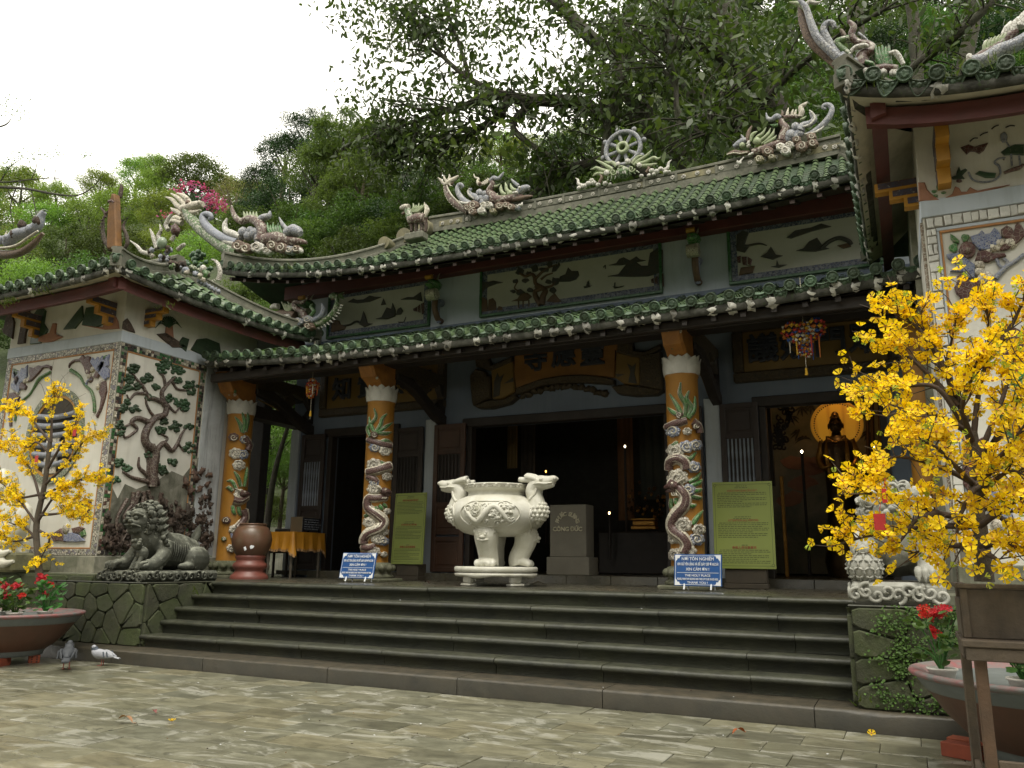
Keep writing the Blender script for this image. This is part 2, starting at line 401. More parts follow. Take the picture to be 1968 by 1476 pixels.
# ================================================================== STEPS
stairs = tag(thing('stone_steps','broad flight of dark worn stone steps up to the temple porch','steps',(-4.3,7.0,0)),kind='structure')
def tread(x0,x1,yf,yb,z,seed,mt,nose=.035):
 """one stone of a step: rounded worn nosing, set-back riser"""
 rr = random.Random(seed); n = max(3,int((x1-x0)/.09)); prof_n = []
 vs = []; b = MB()
 for i in range(n+1):
  x = lerp(x0+.0025,x1-.0025,i/n)
  wv = noise.noise(Vector((x*2.3,z*9,seed)))*.010+noise.noise(Vector((x*9,z*7,seed+5)))*.005
  chip = max(0,noise.noise(Vector((x*1.1,z*5,33)))-.32)*.07
  y0 = yf+wv+chip; zt = z+noise.noise(Vector((x*1.5,z*3,3)))*.004
  edge = .4 if i in(0,n)else 0
  pr = [(y0+nose+.022,z-RISE),(y0+nose+.018,z-.062),(y0+.012,z-.052+chip*.3),(y0,z-.036),(y0+.003,z-.016-chip*.2),(y0+.018,zt-.003-edge*.006),(y0+.05,zt),(yb,zt)]
  vs+=[(x,a,c)for a,c in pr]
 k = 8
 fs = [(i*k+j,(i+1)*k+j,(i+1)*k+j+1,i*k+j+1)for i in range(n)for j in range(k-1)]
 b.add(vs,fs,0,True)
 b.add(vs[:k],[list(range(k))]); b.add(vs[-k:],[list(range(k))[::-1]])
 return part('step_stone',b,mt,stairs)
for s_,yf in enumerate(NOSE):
 z = RISE*(s_+2); rr = random.Random(40+s_)
 yb = (NOSE[s_+1]+.09)if s_<4 else yf+.32
 x = XL-.06
 while x<XR+.06:
  ln = rr.uniform(.95,1.6)
  x1 = min(x+ln,XR+.07)
  if XR+.07-x1<.4:x1 = XR+.07
  tread(x,x1,yf+rr.uniform(-.004,.004),yb,z+rr.uniform(-.003,.003),int(x*100)+s_,m_step); x = x1
x = -9.6; rr = random.Random(4)
while x<.9:
 x1 = x+rr.uniform(1.3,2.1)
 b = MB(); z = RISE; n = 14; vs = []
 for i in range(n+1):
  xx = lerp(x+.003,x1-.003,i/n); wv = noise.noise(Vector((xx*3,1,7)))*.008
  ch = max(0,noise.noise(Vector((xx*1.7,9,2)))-.3)*.05
  vs+=[(xx,KERBY+.006+wv*.4,-.02),(xx,KERBY+wv,z-.02-ch),(xx,KERBY+.012+wv+ch,z-.004),(xx,KERBY+.05,z),(xx,6.98,z+.002)]
 b.add(vs,[(i*5+j,(i+1)*5+j,(i+1)*5+j+1,i*5+j+1)for i in range(n)for j in range(4)],0,True)
 part('kerb_stone',b,m_kerb,stairs); x = x1
core = MB(); core.box((XL-.3,7.0,0),(XR+.3,7.9,.13)); core.box((XL-.3,7.2,.12),(XR+.3,8.4,.27)); core.box((XL-.3,7.68,.25),(XR+.3,8.4,.68)); core.box((XL-.3,7.95,.6),(XR+.3,8.4,.84))
part('core',core,m_joint,stairs)
# terrace floor behind the steps
t = MB()
tl = [(x,y)for y in np.arange(8.2,14.9,.62)for x in np.arange(-10.6,2.0,.62)]
for x,y in tl:t.box((x+.003,y+.003,ZT-.05),(x+.617,y+.617,ZT-.002+rnd.uniform(-.0015,.0015)))
terr = tag(part('terrace_floor',t,m_terr),kind='structure')
t = MB(); t.box((-13.5,8.2,-.02),(4.5,22,ZT-.04)); tag(part('terrace_base',t,m_joint),kind='structure')
# ================================================================== PLINTHS of irregular stones
def clip(poly,a,b,c):
 out = []
 for i in range(len(poly)):
  p,q = poly[i],poly[(i+1)%len(poly)]
  dp,dq = a*p[0]+b*p[1]-c,a*q[0]+b*q[1]-c
  if dp<=0:out.append(p)
  if(dp<0<dq)or(dq<0<dp):
   t = dp/(dp-dq); out.append((p[0]+(q[0]-p[0])*t,p[1]+(q[1]-p[1])*t))
 return out
def cells(w,h,nx,nz,seed,jit=.38):
 rr = random.Random(seed); S = []
 for j in range(nz):
  for i in range(nx):
   S.append(((i+.5+(.25 if j%2 else-.2)+rr.uniform(-jit,jit))*w/nx,(j+.5+rr.uniform(-jit,jit)*.8)*h/nz))
 out = []
 for i,p in enumerate(S):
  poly = [(0,0),(w,0),(w,h),(0,h)]
  for k,q in enumerate(S):
   if k==i:continue
   a,b = q[0]-p[0],q[1]-p[1]
   poly = clip(poly,a,b,(q[0]**2+q[1]**2-p[0]**2-p[1]**2)/2)
   if len(poly)<3:break
  if len(poly)>=3:out.append(poly)
 return out
def inset(poly,d):
 P = [Vector((x,y,0))for x,y in poly]; k = len(P); n = Vector((0,0,1)); out = []
 for i in range(k):
  a = (P[i]-P[i-1]).normalized(); b = (P[(i+1)%k]-P[i]).normalized(); na,nb = n.cross(a),n.cross(b); h = (na+nb)
  if h.length<1e-5:h = na
  h.normalize(); out.append(P[i]+h*(d/max(.5,h.dot(na))))
 return[(p.x,p.y)for p in out]
def stone_face(parent,o,ux,w,h,nx,nz,seed,mt=None,d=.03,nrm=None,gap=.006):
 o = Vector(o); ux = Vector(ux); uz = Vector((0,0,1)); nrm = Vector(nrm)
 rr = random.Random(seed+1)
 for poly in cells(w,h,nx,nz,seed):
 # soften corners a little
  q = []
  k = len(poly)
  for i in range(k):
   a,b,c = Vector(poly[i-1]),Vector(poly[i]),Vector(poly[(i+1)%k])
   if(a-b).length<.03 or(c-b).length<.03:q.append(tuple(b)); continue
   q+=[tuple(b.lerp(a,.14)),tuple(b.lerp(c,.14))]
  q = inset(q,gap)
  b = MB(); b.prism([o+ux*x+uz*z for x,z in q],nrm,d*rr.uniform(.75,1.25),bev=.009)
  part('stone',b,mt or m_mossstone,parent)
def plinth(name,label,x0,x1,y0,y1,z0,z1,side,seed,nx,nz,ns):
 o = thing(name,label,'plinth',((x0+x1)/2,y0,z0))
 b = MB(); b.box((x0,y0,z0),(x1,y1,z1)); part('core',b,m_joint,o)
 stone_face(o,(x0,y0,z0),(1,0,0),x1-x0,z1-z0-.0,nx,nz,seed,nrm=(0,-1,0))
 if side>0:stone_face(o,(x1,y0,z0),(0,1,0),y1-y0,z1-z0,ns,nz,seed+9,nrm=(1,0,0))
 else:stone_face(o,(x0,y0,z0),(0,1,0),y1-y0,z1-z0,ns,nz,seed+9,nrm=(-1,0,0))
 b = MB(); b.box((x0-.02,y0-.02,z1),(x1+.02,y1,z1+.014),b=.006); part('top_slab',b,m_step,o)
 return o
pl_l = plinth('stone_plinth','mossy stone plinth under the dark lion, left end of the steps',-9.75,-8.10,6.92,9.3,RISE,ZT-.01,1,5,5,4,6)
pl_r = plinth('stone_plinth','ivy grown stone plinth under the white lion with a ball',-.42,1.3,6.66,9.3,RISE,ZT-.01,-1,23,5,4,6)
# ================================================================== ROOF KIT
TR = .056
def barrel_mesh(L,r=TR,old=False):
 b = MB(); vs = []; n = 7
 for j,(y,s)in enumerate(((0,1.06),(.02,1.0),(L*.97,.93),(L*.97,.80))):
  for i in range(n+1):
   a = math.pi*i/n; vs.append((math.cos(a)*r*s,y,math.sin(a)*r*s-.012))
 b.add(vs,[(j*(n+1)+i,(j+1)*(n+1)+i,(j+1)*(n+1)+i+1,j*(n+1)+i+1)for j in range(3)for i in range(n)],0,True)
 return b
def cap_mesh(r=TR):
 b = MB(); n = 18; R0 = r*1.16; vs = []
 for rr,y in((R0*.98,.03),(R0,.0),(R0*.99,-.014),(R0*.86,-.016),(R0*.80,-.006),(R0*.56,-.006),(R0*.5,-.014),(R0*.28,-.012),(.001,-.012)):
  for j in range(n):
   a = 2*math.pi*j/n; vs.append((math.cos(a)*rr,y-(.005*math.cos(a*6)if .3*R0<rr<.6*R0 else 0),math.sin(a)*rr))
 b.add(vs,[(i*n+j,i*n+(j+1)%n,(i+1)*n+(j+1)%n,(i+1)*n+j)for i in range(8)for j in range(n)],0,True)
 return b
def drip_mesh(wd,h=.135):
 """half-moon drip tile with a raised border and scroll relief"""
 b = MB(); n = 12; vs = []
 out = []
 for i in range(n+1):
  t = i/n; x = (t-.5)*wd
  sag = .022*(1-(2*t-1)**2)
  out.append((x,-sag,-sag-h*(1-abs(2*t-1)**1.7)))  # (x, top z, bottom z)
 def ring(y,k):
  return[(x*k,y,lerp(zt,zb,.0+(1-k)*.5))for x,zt,zb in out]+[(x*k,y,lerp(zb,zt,(1-k)*.5))for x,zt,zb in out[::-1]]
 rings = [ring(.02,1),ring(-.008,1),ring(-.008,.86),ring(.0,.80)]
 m = len(rings[0])
 for r_ in rings:vs+=r_
 b.add(vs,[(q*m+i,q*m+(i+1)%m,(q+1)*m+(i+1)%m,(q+1)*m+i)for q in range(3)for i in range(m)],0,True)
 b.add(rings[-1],[list(range(m))],0)
 for cx,cz,rr in((0,-.062,.026),(-.045,-.045,.016),(.045,-.045,.016)):
  b.ball((cx,-.002,cz),(rr,.009,rr),n=8,k=5)
  # pan lip running back up the slope
 vs = []
 for y in(0.0,.18):
  for x,zt,zb in out:vs.append((x,y,zt))
 b.add(vs,[(i,i+1,n+2+i,n+1+i)for i in range(n)],0,True)
 return b
ME_CAP = mesh_from('end_cap',cap_mesh(),m_glazeold)
ME_BARREL = mesh_from('barrel_tile',barrel_mesh(.2),m_glaze)
ME_DRIP = {}
ME_LUMP = []
for k in range(5):
 b = MB(); b.ball((0,0,0),(.062,.03,.058),jit=1.0,seed=k*7+1,fq=2.2,n=9,k=6); ME_LUMP.append(mesh_from('mortar_lump',b,mat('white_mortar_lump',(.66,.65,.60),(.45,.44,.39),scale=14,rough=.9,bump=.6,bs=40,bdist=.02,stain=(.10,.10,.07),samt=.5,sscale=10,orand=.4)))
class Slope:
 def __init__(s,O,ux,uin,W,D,H,a=.62,liftL=.0,liftR=.0,p=3.0,dmax=None,zc=0.0):
  s.O = Vector(O); s.ux = Vector(ux); s.uin = Vector(uin); s.W,s.D,s.H,s.a = W,D,H,a
  s.lL,s.lR,s.p = liftL,liftR,p; s.dmax = dmax or(lambda u:D)
 def P(s,u,d,off=0.0):
  t = d/s.D; c = 2*u/s.W-1
  lf = (s.lL if c<0 else s.lR)*abs(c)**s.p*max(0,1-t)**1.6
  z = s.H*(s.a*t+(1-s.a)*t*t)+lf
  return s.O+s.ux*u+s.uin*d+Vector((0,0,z+off))
 def fr(s,u,d,off=0.0):
  e = .02
  ty = (s.P(u,d+e)-s.P(u,d)).normalized(); tx = (s.P(u+e,d)-s.P(u-e,d)).normalized()
  nz = tx.cross(ty).normalized(); tx = ty.cross(nz)
  p = s.P(u,d)+nz*off
  return Matrix(((tx.x,ty.x,nz.x,p.x),(tx.y,ty.y,nz.y,p.y),(tx.z,ty.z,nz.z,p.z),(0,0,0,1)))
def tile_slope(root,name,S,sp,nrows_single,full=True,old_caps=None,seed=0,fascia=.12,lump=1.0,u0=None,u1=None,barrel=None,mats=None,skip=()):
 """pan sheet (the part) with barrel tiles, end caps, drip tiles, mortar lumps as its sub-parts"""
 rr = random.Random(seed); n = int(round(S.W/sp)); sp = S.W/n
 # pan sheet: concave courses stepping up the slope
 b = MB(); st = .13
 for i in range(n):
  ua,ub = i*sp,(i+1)*sp; dm = max(.02,min(S.dmax(ua),S.dmax(ub))+.0)
  k = max(1,int(dm/st)); vs = []
  for j in range(k+1):
   d = j*dm/k
   for o_ in((0,)if j==0 else(-.012,.0))if j<k else(-.012,):
    for q in range(5):
     u = lerp(ua,ub,q/4); vs.append(S.P(u,d,o_-.028*math.sin(math.pi*q/4)))
  nr = len(vs)//5
  b.add(vs,[(r_*5+q,r_*5+q+1,r_*5+q+6,r_*5+q+5)for r_ in range(nr-1)for q in range(4)],0,False)
  if dm<S.D-.05:  # fill up to the hip line
   da,db = S.dmax(ua),S.dmax(ub)
   b.add([S.P(ua,dm,-.01),S.P(ub,dm,-.01),S.P(ub,max(db,dm+.001),-.01),S.P(ua,max(da,dm+.001),-.01)],[(0,1,2,3)])
 roof = part(name,b,m_pan,root)
 stuff = MB(); bm = barrel_mesh(.2)
 if sp not in ME_DRIP:ME_DRIP[sp] = mesh_from('drip_tile',drip_mesh(sp-.035),m_glazeold)
 for i in range(n+1):
  u = min(max(i*sp,.02),S.W-.02); dm = S.dmax(u)
  k = max(1,int(dm/.188));
  if i not in skip:inst('end_cap',ME_CAP,roof,S.fr(u,0,.022)@Matrix.Rotation(rr.uniform(-.12,.12),4,'X')@Matrix.Rotation(rr.uniform(0,6),4,'Y')@Matrix.Translation((0,-.012,rr.uniform(-.006,.008))))
  for j in range(k):
   d = j*dm/k
   M = S.fr(u,d,.004)@Matrix.Rotation(rr.uniform(-.03,.03),4,'Z')@Matrix.Translation((rr.uniform(-.004,.004),0,rr.uniform(-.003,.004)))@Matrix.Diagonal((1,dm/k/.188,1,1))
   if j<nrows_single:inst('roof_tile',ME_BARREL,roof,M)
   else:stuff.add([M@Vector(p)for p in bm.v],bm.f,0,True)
 if stuff.v:tag(part('roof_tiling',stuff,m_glaze,roof),kind='stuff')
 for i in range(n):
  u = (i+.5)*sp; M = S.fr(u,0,-.004)
  e = Vector(S.ux);
  inst('drip_tile',ME_DRIP[sp],roof,M@Matrix.Rotation(rr.uniform(.05,.22),4,'X')@Matrix.Rotation(rr.uniform(-.05,.05),4,'Y'))
 for i in range(n+1):
  if rr.random()<lump:
   u = min(max(i*sp,.03),S.W-.03)
   M = Matrix.Translation(S.P(u,.05,-.118+rr.uniform(-.014,.012)))@S.fr(u,0).to_3x3().to_4x4()@Matrix.Rotation(rr.uniform(-.4,.4),4,'Y')@Matrix.Diagonal((rr.uniform(.8,1.25),1.2,rr.uniform(.85,1.3),1))
   inst('mortar_lump',rr.choice(ME_LUMP),roof,M)
   # eave edge: rough mortar strip
 m = int(S.W/.1); vs = []; b = MB()
 for i in range(m+1):
  u = S.W*i/m; jz = noise.noise(S.P(u,0)*4)*.012
  for d,o in((.12,-.03),(.035,-.045),(.02+jz*.6,-.09),(.03+jz,-.055-fascia+jz),(.05,-.07-fascia),(.16,-.07-fascia)):vs.append(S.P(u,d,o))
 b.add(vs,[(i*6+j,i*6+j+1,(i+1)*6+j+1,(i+1)*6+j)for i in range(m)for j in range(5)],0,True)
 part('eave_edge',b,m_fascia,roof)
 return roof
def swept(name,pts,prof,mt,parent,cap=True,sm=False):
 """box-like profile [(across, up)] swept along a path"""
 pts = [Vector(p)for p in pts]; b = MB(); vs = []; k = len(prof)
 for i,p in enumerate(pts):
  t = (pts[min(i+1,len(pts)-1)]-pts[max(i-1,0)]); t.z = 0; t.normalize(); s_ = Vector((-t.y,t.x,0))
  vs+=[p+s_*a+Vector((0,0,h))for a,h in prof]
 b.add(vs,[(i*k+j,(i+1)*k+j,(i+1)*k+(j+1)%k,i*k+(j+1)%k)for i in range(len(pts)-1)for j in range(k)],0,sm)
 if cap:b.add(vs[:k],[list(range(k))]); b.add(vs[-k:],[list(range(k))[::-1]])
 return part(name,b,mt,parent)
def ridge_prof(w_,h):return[(-w_,-.1),(w_,-.1),(w_,h*.18),(w_*.78,h*.24),(w_*.78,h*.72),(w_*1.05,h*.76),(w_*1.05,h*.9),(w_*.7,h),(-w_*.7,h),(-w_*1.05,h*.9),(-w_*1.05,h*.76),(-w_*.78,h*.72),(-w_*.78,h*.24),(-w_,h*.18)]
m_ridge = mat('lichen_stone_ridge',(.20,.195,.15),(.10,.10,.08),scale=7,rough=.9,bump=.5,bs=30,stain=(.055,.06,.04),samt=.55,sscale=3,fleck=(.45,.43,.36),famt=.15,fscale=22)
m_ridgey = mat('yellowed_ridge_panel',(.27,.24,.13),(.16,.15,.10),scale=5,rough=.9,bump=.4,stain=(.07,.07,.05),samt=.6,sscale=3)
m_chip = mat('white_porcelain_mosaic',(.55,.53,.47),(.42,.40,.35),rough=.45,bump=.5,bdist=.01,mosaic=(38,(.10,.085,.06),.09,None),stain=(.2,.19,.13),samt=.3)
# ================================================================== MAIN HALL
XC = -4.62; WY = 11.21
hall = thing('temple_hall','long temple hall with two tiers of green tiled roof above dragon columns','temple',(XC,WY,0))
F1 = WY
def wallbox(nm,lo,hi,mt,b=0):
 m = MB(); m.box(lo,hi,b=b); return part(nm,m,mt,hall)
DOORS = [(-8.96,-7.60),(-6.19,-2.93),(-1.66,-.12)]
ZL = 3.27
xs = [-9.80]+[v for d in DOORS for v in d]+[.72]
for i in range(0,len(xs),2):wallbox('wall',(xs[i],F1,ZT-.03),(xs[i+1],F1+.24,ZL),m_blue)
wallbox('wall',(-9.80,F1+.002,ZL),(.72,F1+.238,5.02),m_blue)
wallbox('upper_wall',(-9.86,F1+.03,5.02),(.80,F1+.3,6.35),m_bluelight)
for x0,x1 in((-9.80,-9.62),(-6.985,-6.78),(-2.42,-2.20)):
 wallbox('pilaster',(x0,F1-.045,ZT-.02),(x1,F1+.01,3.42),m_bluelight,b=.008)
 # interior shell
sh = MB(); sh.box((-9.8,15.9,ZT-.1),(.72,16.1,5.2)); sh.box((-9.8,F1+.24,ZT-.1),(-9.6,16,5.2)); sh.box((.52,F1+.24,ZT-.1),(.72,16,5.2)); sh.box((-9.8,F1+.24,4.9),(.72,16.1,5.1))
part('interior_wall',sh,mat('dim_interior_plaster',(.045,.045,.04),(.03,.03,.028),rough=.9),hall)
wallbox('interior_floor',(-9.78,11.0,.90),(.7,15.9,.968),m_terr)
for i in range(14):
 x = -9.0+i*.66; wallbox('threshold_stone',(x+.002,10.86,ZT-.03),(x+.658,11.02,.972+rnd.uniform(-.002,.002)),m_terr,b=.006)
for x0,x1 in DOORS:
 wallbox('lintel',(x0-.10,F1-.05,ZL-.02),(x1+.10,F1+.1,ZL+.12),m_dark,b=.01)
 wallbox('jamb',(x0-.02,F1-.03,.97),(x0+.07,F1+.12,ZL-.02),m_dark,b=.006)
 wallbox('jamb',(x1-.07,F1-.03,.97),(x1+.02,F1+.12,ZL-.02),m_dark,b=.006)
m_bar = mat('grey_blue_bars',(.30,.34,.40),(.2,.23,.28),scale=5)  # light showing between the left leaf's bars is put into this colour
def leaf_door(x0,x1,z0,z1,y,bars,wood=m_doorwood):
 b = MB(); t = .05; s_ = .075
 b.box((x0,y-t,z0),(x0+s_,y,z1),b=.006); b.box((x1-s_,y-t,z0),(x1,y,z1),b=.006)
 hgt = z1-z0
 rails = [z0,z0+hgt*.2,z0+hgt*.245,z0+hgt*.43,z0+hgt*.79,z1-s_]
 for z in rails:b.box((x0+s_,y-t+.004,z),(x1-s_,y-.004,z+s_),b=.005)
 d = part('door',b,wood,hall)
 for za,zb in((rails[0],rails[1]),(rails[2],rails[3]),(rails[4],rails[5])):
  p = MB(); p.box((x0+s_,y-t+.02,za+s_),(x1-s_,y-.01,zb),b=0); p.box((x0+s_+.03,y-t+.008,za+s_+.03),(x1-s_-.03,y-t+.03,zb-.03),b=.012)
  part('panel',p,wood,d)
 nb = 7
 for i in range(nb):
  x = lerp(x0+s_+.02,x1-s_-.02,i/(nb-1)); p = MB()
  zz = [lerp(rails[3]+s_,rails[4],q/8)for q in range(9)]
  p.tube([(x,y-.025,z)for z in zz],[.013,.013,.018,.012,.014,.012,.018,.013,.013],n=6)
  part('bar',p,bars,d)
 p = MB(); p.box((x0+s_,y-.012,rails[3]+s_),(x1-s_,y-.006,rails[4])); part('bar_backing',p,m_dark,d)
 return d
m_dwood2 = mat('near_black_door_timber',(.032,.020,.014),(.022,.014,.011),scale=3,rough=.5,bump=.15)
leaf_door(-9.50,-8.99,.99,3.30,F1-.06,m_bar,m_dwood2)
leaf_door(-7.54,-6.99,.99,3.30,F1-.06,m_dark,m_dwood2)
leaf_door(-6.775,-6.20,.985,3.31,F1-.06,m_dwood2,m_doorwood)
leaf_door(-2.90,-2.44,.985,3.31,F1-.06,m_dwood2,m_dwood2)
leaf_door(-2.19,-1.68,.985,3.31,F1-.06,m_bar,m_dwood2)
# eave beams
wallbox('eave_beam',(-9.70,9.45,3.93),(.44,9.73,4.16),m_dark,b=.01)
wallbox('eave_beam',(-9.60,9.0,3.84),(.36,9.10,3.97),m_dark,b=.01)
wallbox('upper_beam',(-10.1,F1-.17,5.86),(1.0,F1+.02,6.12),m_red,b=.012)
# soffits: lower roof underside and upper roof underside, with rafters
lowS = Slope((-9.60,8.85,4.05),(1,0,0),(0,1,0),9.98,2.36,.90,a=.8,liftL=.17,liftR=.15,p=2.6)
upS = Slope((-10.75,10.1,5.845),(1,0,0),(0,1,0),12.27,3.9,2.27,a=.55,liftL=.50,liftR=.42,p=3.2,dmax=lambda u:min(3.9,max(.02,u*1.97),max(.02,(12.27-u)*1.97)))
def soffit(S,off,d1,nm,mt,ex=.0):
 b = MB(); m = 30; vs = []
 for i in range(m+1):
  u = S.W*i/m
  for d in(.06,d1*.5,d1):vs.append(S.P(u,d,off if d<.1 else off+.0))
 b.add(vs,[(i*3+j,i*3+j+1,(i+1)*3+j+1,(i+1)*3+j)for i in range(m)for j in range(2)],0,True)
 o = part(nm,b,mt,hall)
 n = int(S.W/.33)
 for i in range(n):
  u = (i+.5)*S.W/n; b = MB(); a,c = S.P(u,.08,off-.03),S.P(u,d1,off-.03)
  b.add([a+Vector((dx,0,dz))for dx in(-.03,.03)for dz in(-.03,.03)]+[c+Vector((dx,0,dz))for dx in(-.03,.03)for dz in(-.03,.03)],[(0,1,3,2),(4,6,7,5),(0,4,5,1),(2,3,7,6),(0,2,6,4),(1,5,7,3)])
  part('rafter',b,mt,o)
soffit(lowS,-.19,2.3,'lower_soffit',m_dark)
soffit(upS,-.21,1.6,'upper_soffit',mat('dark_brown_soffit',(.05,.03,.022),(.035,.022,.017),scale=3,rough=.7))
tile_slope(hall,'lower_roof',lowS,.217,3,seed=3,fascia=.10,lump=.85)
tile_slope(hall,'upper_roof',upS,.219,3,seed=8,fascia=.10,lump=.72)
# rear and side slopes of the upper roof (plain sheets) and its gable fill
b = MB()
for(O,ux,uin,W,D,H,dm)in(((1.52,17.9,5.845),(-1,0,0),(0,-1,0),12.27,3.9,2.27,1.97),):
 S2 = Slope(O,ux,uin,W,D,H,a=.55,liftL=.42,liftR=.5,p=3.2)
 vs = []; m = 24
 for i in range(m+1):
  u = W*i/m; dmx = min(D,max(.02,u*dm),max(.02,(W-u)*dm))
  for j in range(7):vs.append(S2.P(u,dmx*j/6))
 b.add(vs,[(i*7+j,(i+1)*7+j,(i+1)*7+j+1,i*7+j+1)for i in range(m)for j in range(6)],0,True)
for sx,x0,ln in((1,-10.75,.5),(-1,1.52,.42)):
 S3 = Slope((x0,17.9 if sx>0 else 10.1,5.845),(0,-sx,0),(sx,0,0),7.8,1.98,2.27,a=.55,liftL=ln,liftR=ln,p=3.2)
 vs = []; m = 16
 for i in range(m+1):
  u = 7.8*i/m; dmx = min(1.98,max(.01,u/1.97),max(.01,(7.8-u)/1.97))
  for j in range(5):vs.append(S3.P(u,dmx*j/4))
 b.add(vs,[(i*5+j,(i+1)*5+j,(i+1)*5+j+1,i*5+j+1)for i in range(m)for j in range(4)],0,True)
part('rear_roof',b,m_pan,hall)
# ridges
RX0,RX1,RY,RZ = -8.77,-.46,14.0,8.09
rg = swept('main_ridge',[(lerp(RX0,RX1,i/30),RY,RZ+.10*abs(2*i/30-1)**2)for i in range(31)],ridge_prof(.13,.29),m_ridge,hall)
rr = random.Random(3)
x = RX0+.25
while x<RX1:
 wd = rr.choice((.62,.16,.75));
 b = MB(); b.box((x+.02,RY-.135,RZ+.075),(x+wd-.02,RY-.098,RZ+.205),b=.008); part('ridge_panel',b,rr.choice((m_ridgey,m_ridge,m_ridgey)),rg)
 for q in range(3 if wd>.3 else 1):
  b = MB()
  cx = x+wd*(q+.5)/(3 if wd>.3 else 1)+rr.uniform(-.04,.04); cz = RZ+.14+rr.uniform(-.02,.02)
  for k in range(8):
   a = k*.785; b.ball((cx+math.cos(a)*.03,RY-.142,cz+math.sin(a)*.03),(.019,.012,.019),n=6,k=4)
  b.ball((cx,RY-.148,cz),.018,n=6,k=4)
  part('ridge_flower',b,m_chip,rg)
 b = MB(); b.box((x+wd-.025,RY-.15,RZ+.055),(x+wd+.025,RY-.11,RZ+.225),b=.006); part('ridge_post',b,m_ridge,rg)
 x+=wd
def hip_path(S,left,off):
 pts = []
 for i in range(25):
  d = 3.9*i/24; u = d/1.97+.0
  pts.append(S.P(u if left else S.W-u,d,off))
 return pts
for lf in(True,False):
 hp = swept('hip_ridge',hip_path(upS,lf,.02),ridge_prof(.10,.22),m_ridge,hall)
 # stepped scroll blocks where the hip ridge meets the main ridge
for i,(d,s_)in enumerate(((3.75,1.0),(3.35,.85),(2.95,.7))):
 p = upS.P(d/1.97,d,.12); b = MB()
 b.tube([p+Vector((0,-.13,.06)),p+Vector((0,.13,.06))],.20*s_,n=14); b.tube([p+Vector((0,-.145,.06)),p+Vector((0,.145,.06))],.10*s_,n=10)
 part('ridge_scroll',b,m_ridgey,hall)
 # ================================================================== RELIEF KIT (ceramic mosaic reliefs on walls)
m_maroon = mat('maroon_ceramic_mosaic',(.085,.030,.024),(.05,.020,.018),rough=.38,bump=.5,mosaic=(30,(.20,.17,.13),.045,None),orand=.2)
m_bluec = mat('blue_ceramic_mosaic',(.10,.14,.26),(.16,.19,.28),rough=.35,bump=.5,mosaic=(55,(.30,.30,.30),.08,[(.09,.12,.25),(.20,.23,.32),(.05,.07,.18),(.14,.17,.28)]),orand=.2)
m_greenc = mat('green_ceramic',(.055,.17,.04),(.03,.09,.025),scale=12,rough=.3,bump=.3,mosaic=(24,(.25,.24,.16),.04,None),orand=.25)
m_greendk = mat('dark_green_ceramic',(.04,.085,.035),(.02,.045,.02),scale=14,rough=.4,bump=.4,bs=60,orand=.35,fleck=(.30,.30,.20),famt=.18,fscale=45)
m_ivory = mat('ivory_ceramic',(.58,.54,.44),(.42,.38,.29),scale=14,rough=.4,bump=.4,mosaic=(30,(.14,.12,.09),.05,None),orand=.15,stain=(.2,.18,.12),samt=.3)
m_bark = mat('brown_mosaic_bark',(.075,.045,.036),(.04,.026,.022),scale=10,rough=.5,bump=.5,mosaic=(22,(.22,.20,.16),.045,None))
m_orange = mat('orange_line',(.42,.20,.06),(.30,.14,.05),scale=8,rough=.6)
m_yellow = mat('ochre_yellow_paint',(.50,.25,.022),(.38,.18,.02),scale=3,rough=.55,bump=.12,stain=(.18,.09,.03),samt=.35,sscale=2)
m_pink = mat('terracotta_relief',(.34,.17,.10),(.24,.11,.07),scale=6,rough=.8,bump=.3)
m_rock = mat('dark_crusty_rock',(.075,.058,.042),(.03,.024,.019),scale=11,rough=.8,bump=.8,bs=40,bdist=.03,fleck=(.27,.23,.19),famt=.3,fscale=20,stain=(.12,.065,.045),samt=.5,sscale=4)
m_greyc = mat('blue_grey_mosaic',(.22,.24,.30),(.13,.145,.18),scale=9,rough=.45,bump=.5,mosaic=(40,(.35,.35,.33),.06,None))
m_bord = mat('white_chip_border',(.50,.48,.40),(.36,.34,.28),rough=.5,bump=.5,mosaic=(26,(.09,.08,.06),.10,[(.50,.48,.41),(.40,.38,.32),(.28,.29,.24),(.54,.50,.42),(.16,.15,.2)]))
m_greenb = mat('green_border_glaze',(.05,.14,.05),(.03,.09,.035),scale=10,rough=.3,bump=.2)
m_navy = mat('navy_chip_border',(.045,.06,.12),(.03,.04,.08),rough=.4,bump=.5,mosaic=(34,(.20,.20,.20),.07,[(.04,.055,.11),(.10,.12,.19),(.02,.03,.07),(.22,.23,.27),(.05,.07,.13)]))
class Wall:
 """a wall plane to lay reliefs on, from sight lines"""
 def __init__(s,n,**k):s.n = Vector(n); s.k = k
 def p(s,x,y,out=0.0):return at(x,y,**s.k)+s.n*out
 def rel(s,name,poly,mt,parent,depth=.02,bev=.006,out=0.0,sm=False):
  b = MB(); b.prism([s.p(x,y,out)for x,y in poly],s.n,depth,bev=bev,sm=sm); return part(name,b,mt,parent)
 def stem(s,name,pts,r,mt,parent,out=.01,k=5,n=7):
  P = cr([s.p(x,y,out)for x,y in pts],k); b = MB(); b.tube(P,rads(r if hasattr(r,'__len__')else[r,r],len(P)),n=n); return part(name,b,mt,parent)
 def dome(s,mb,x,y,r,h,m=0,n=9,jit=.15,seed=0,asp=1.0):
  c = s.p(x,y); ax = Vector((0,0,1)); sd = s.n.cross(ax)
  M = Matrix(((sd.x,s.n.x,ax.x),(sd.y,s.n.y,ax.y),(sd.z,s.n.z,ax.z)))
  mb.ball(c,(r,h,r*asp),m=m,M=M,n=n,k=6,jit=jit,seed=seed); return mb
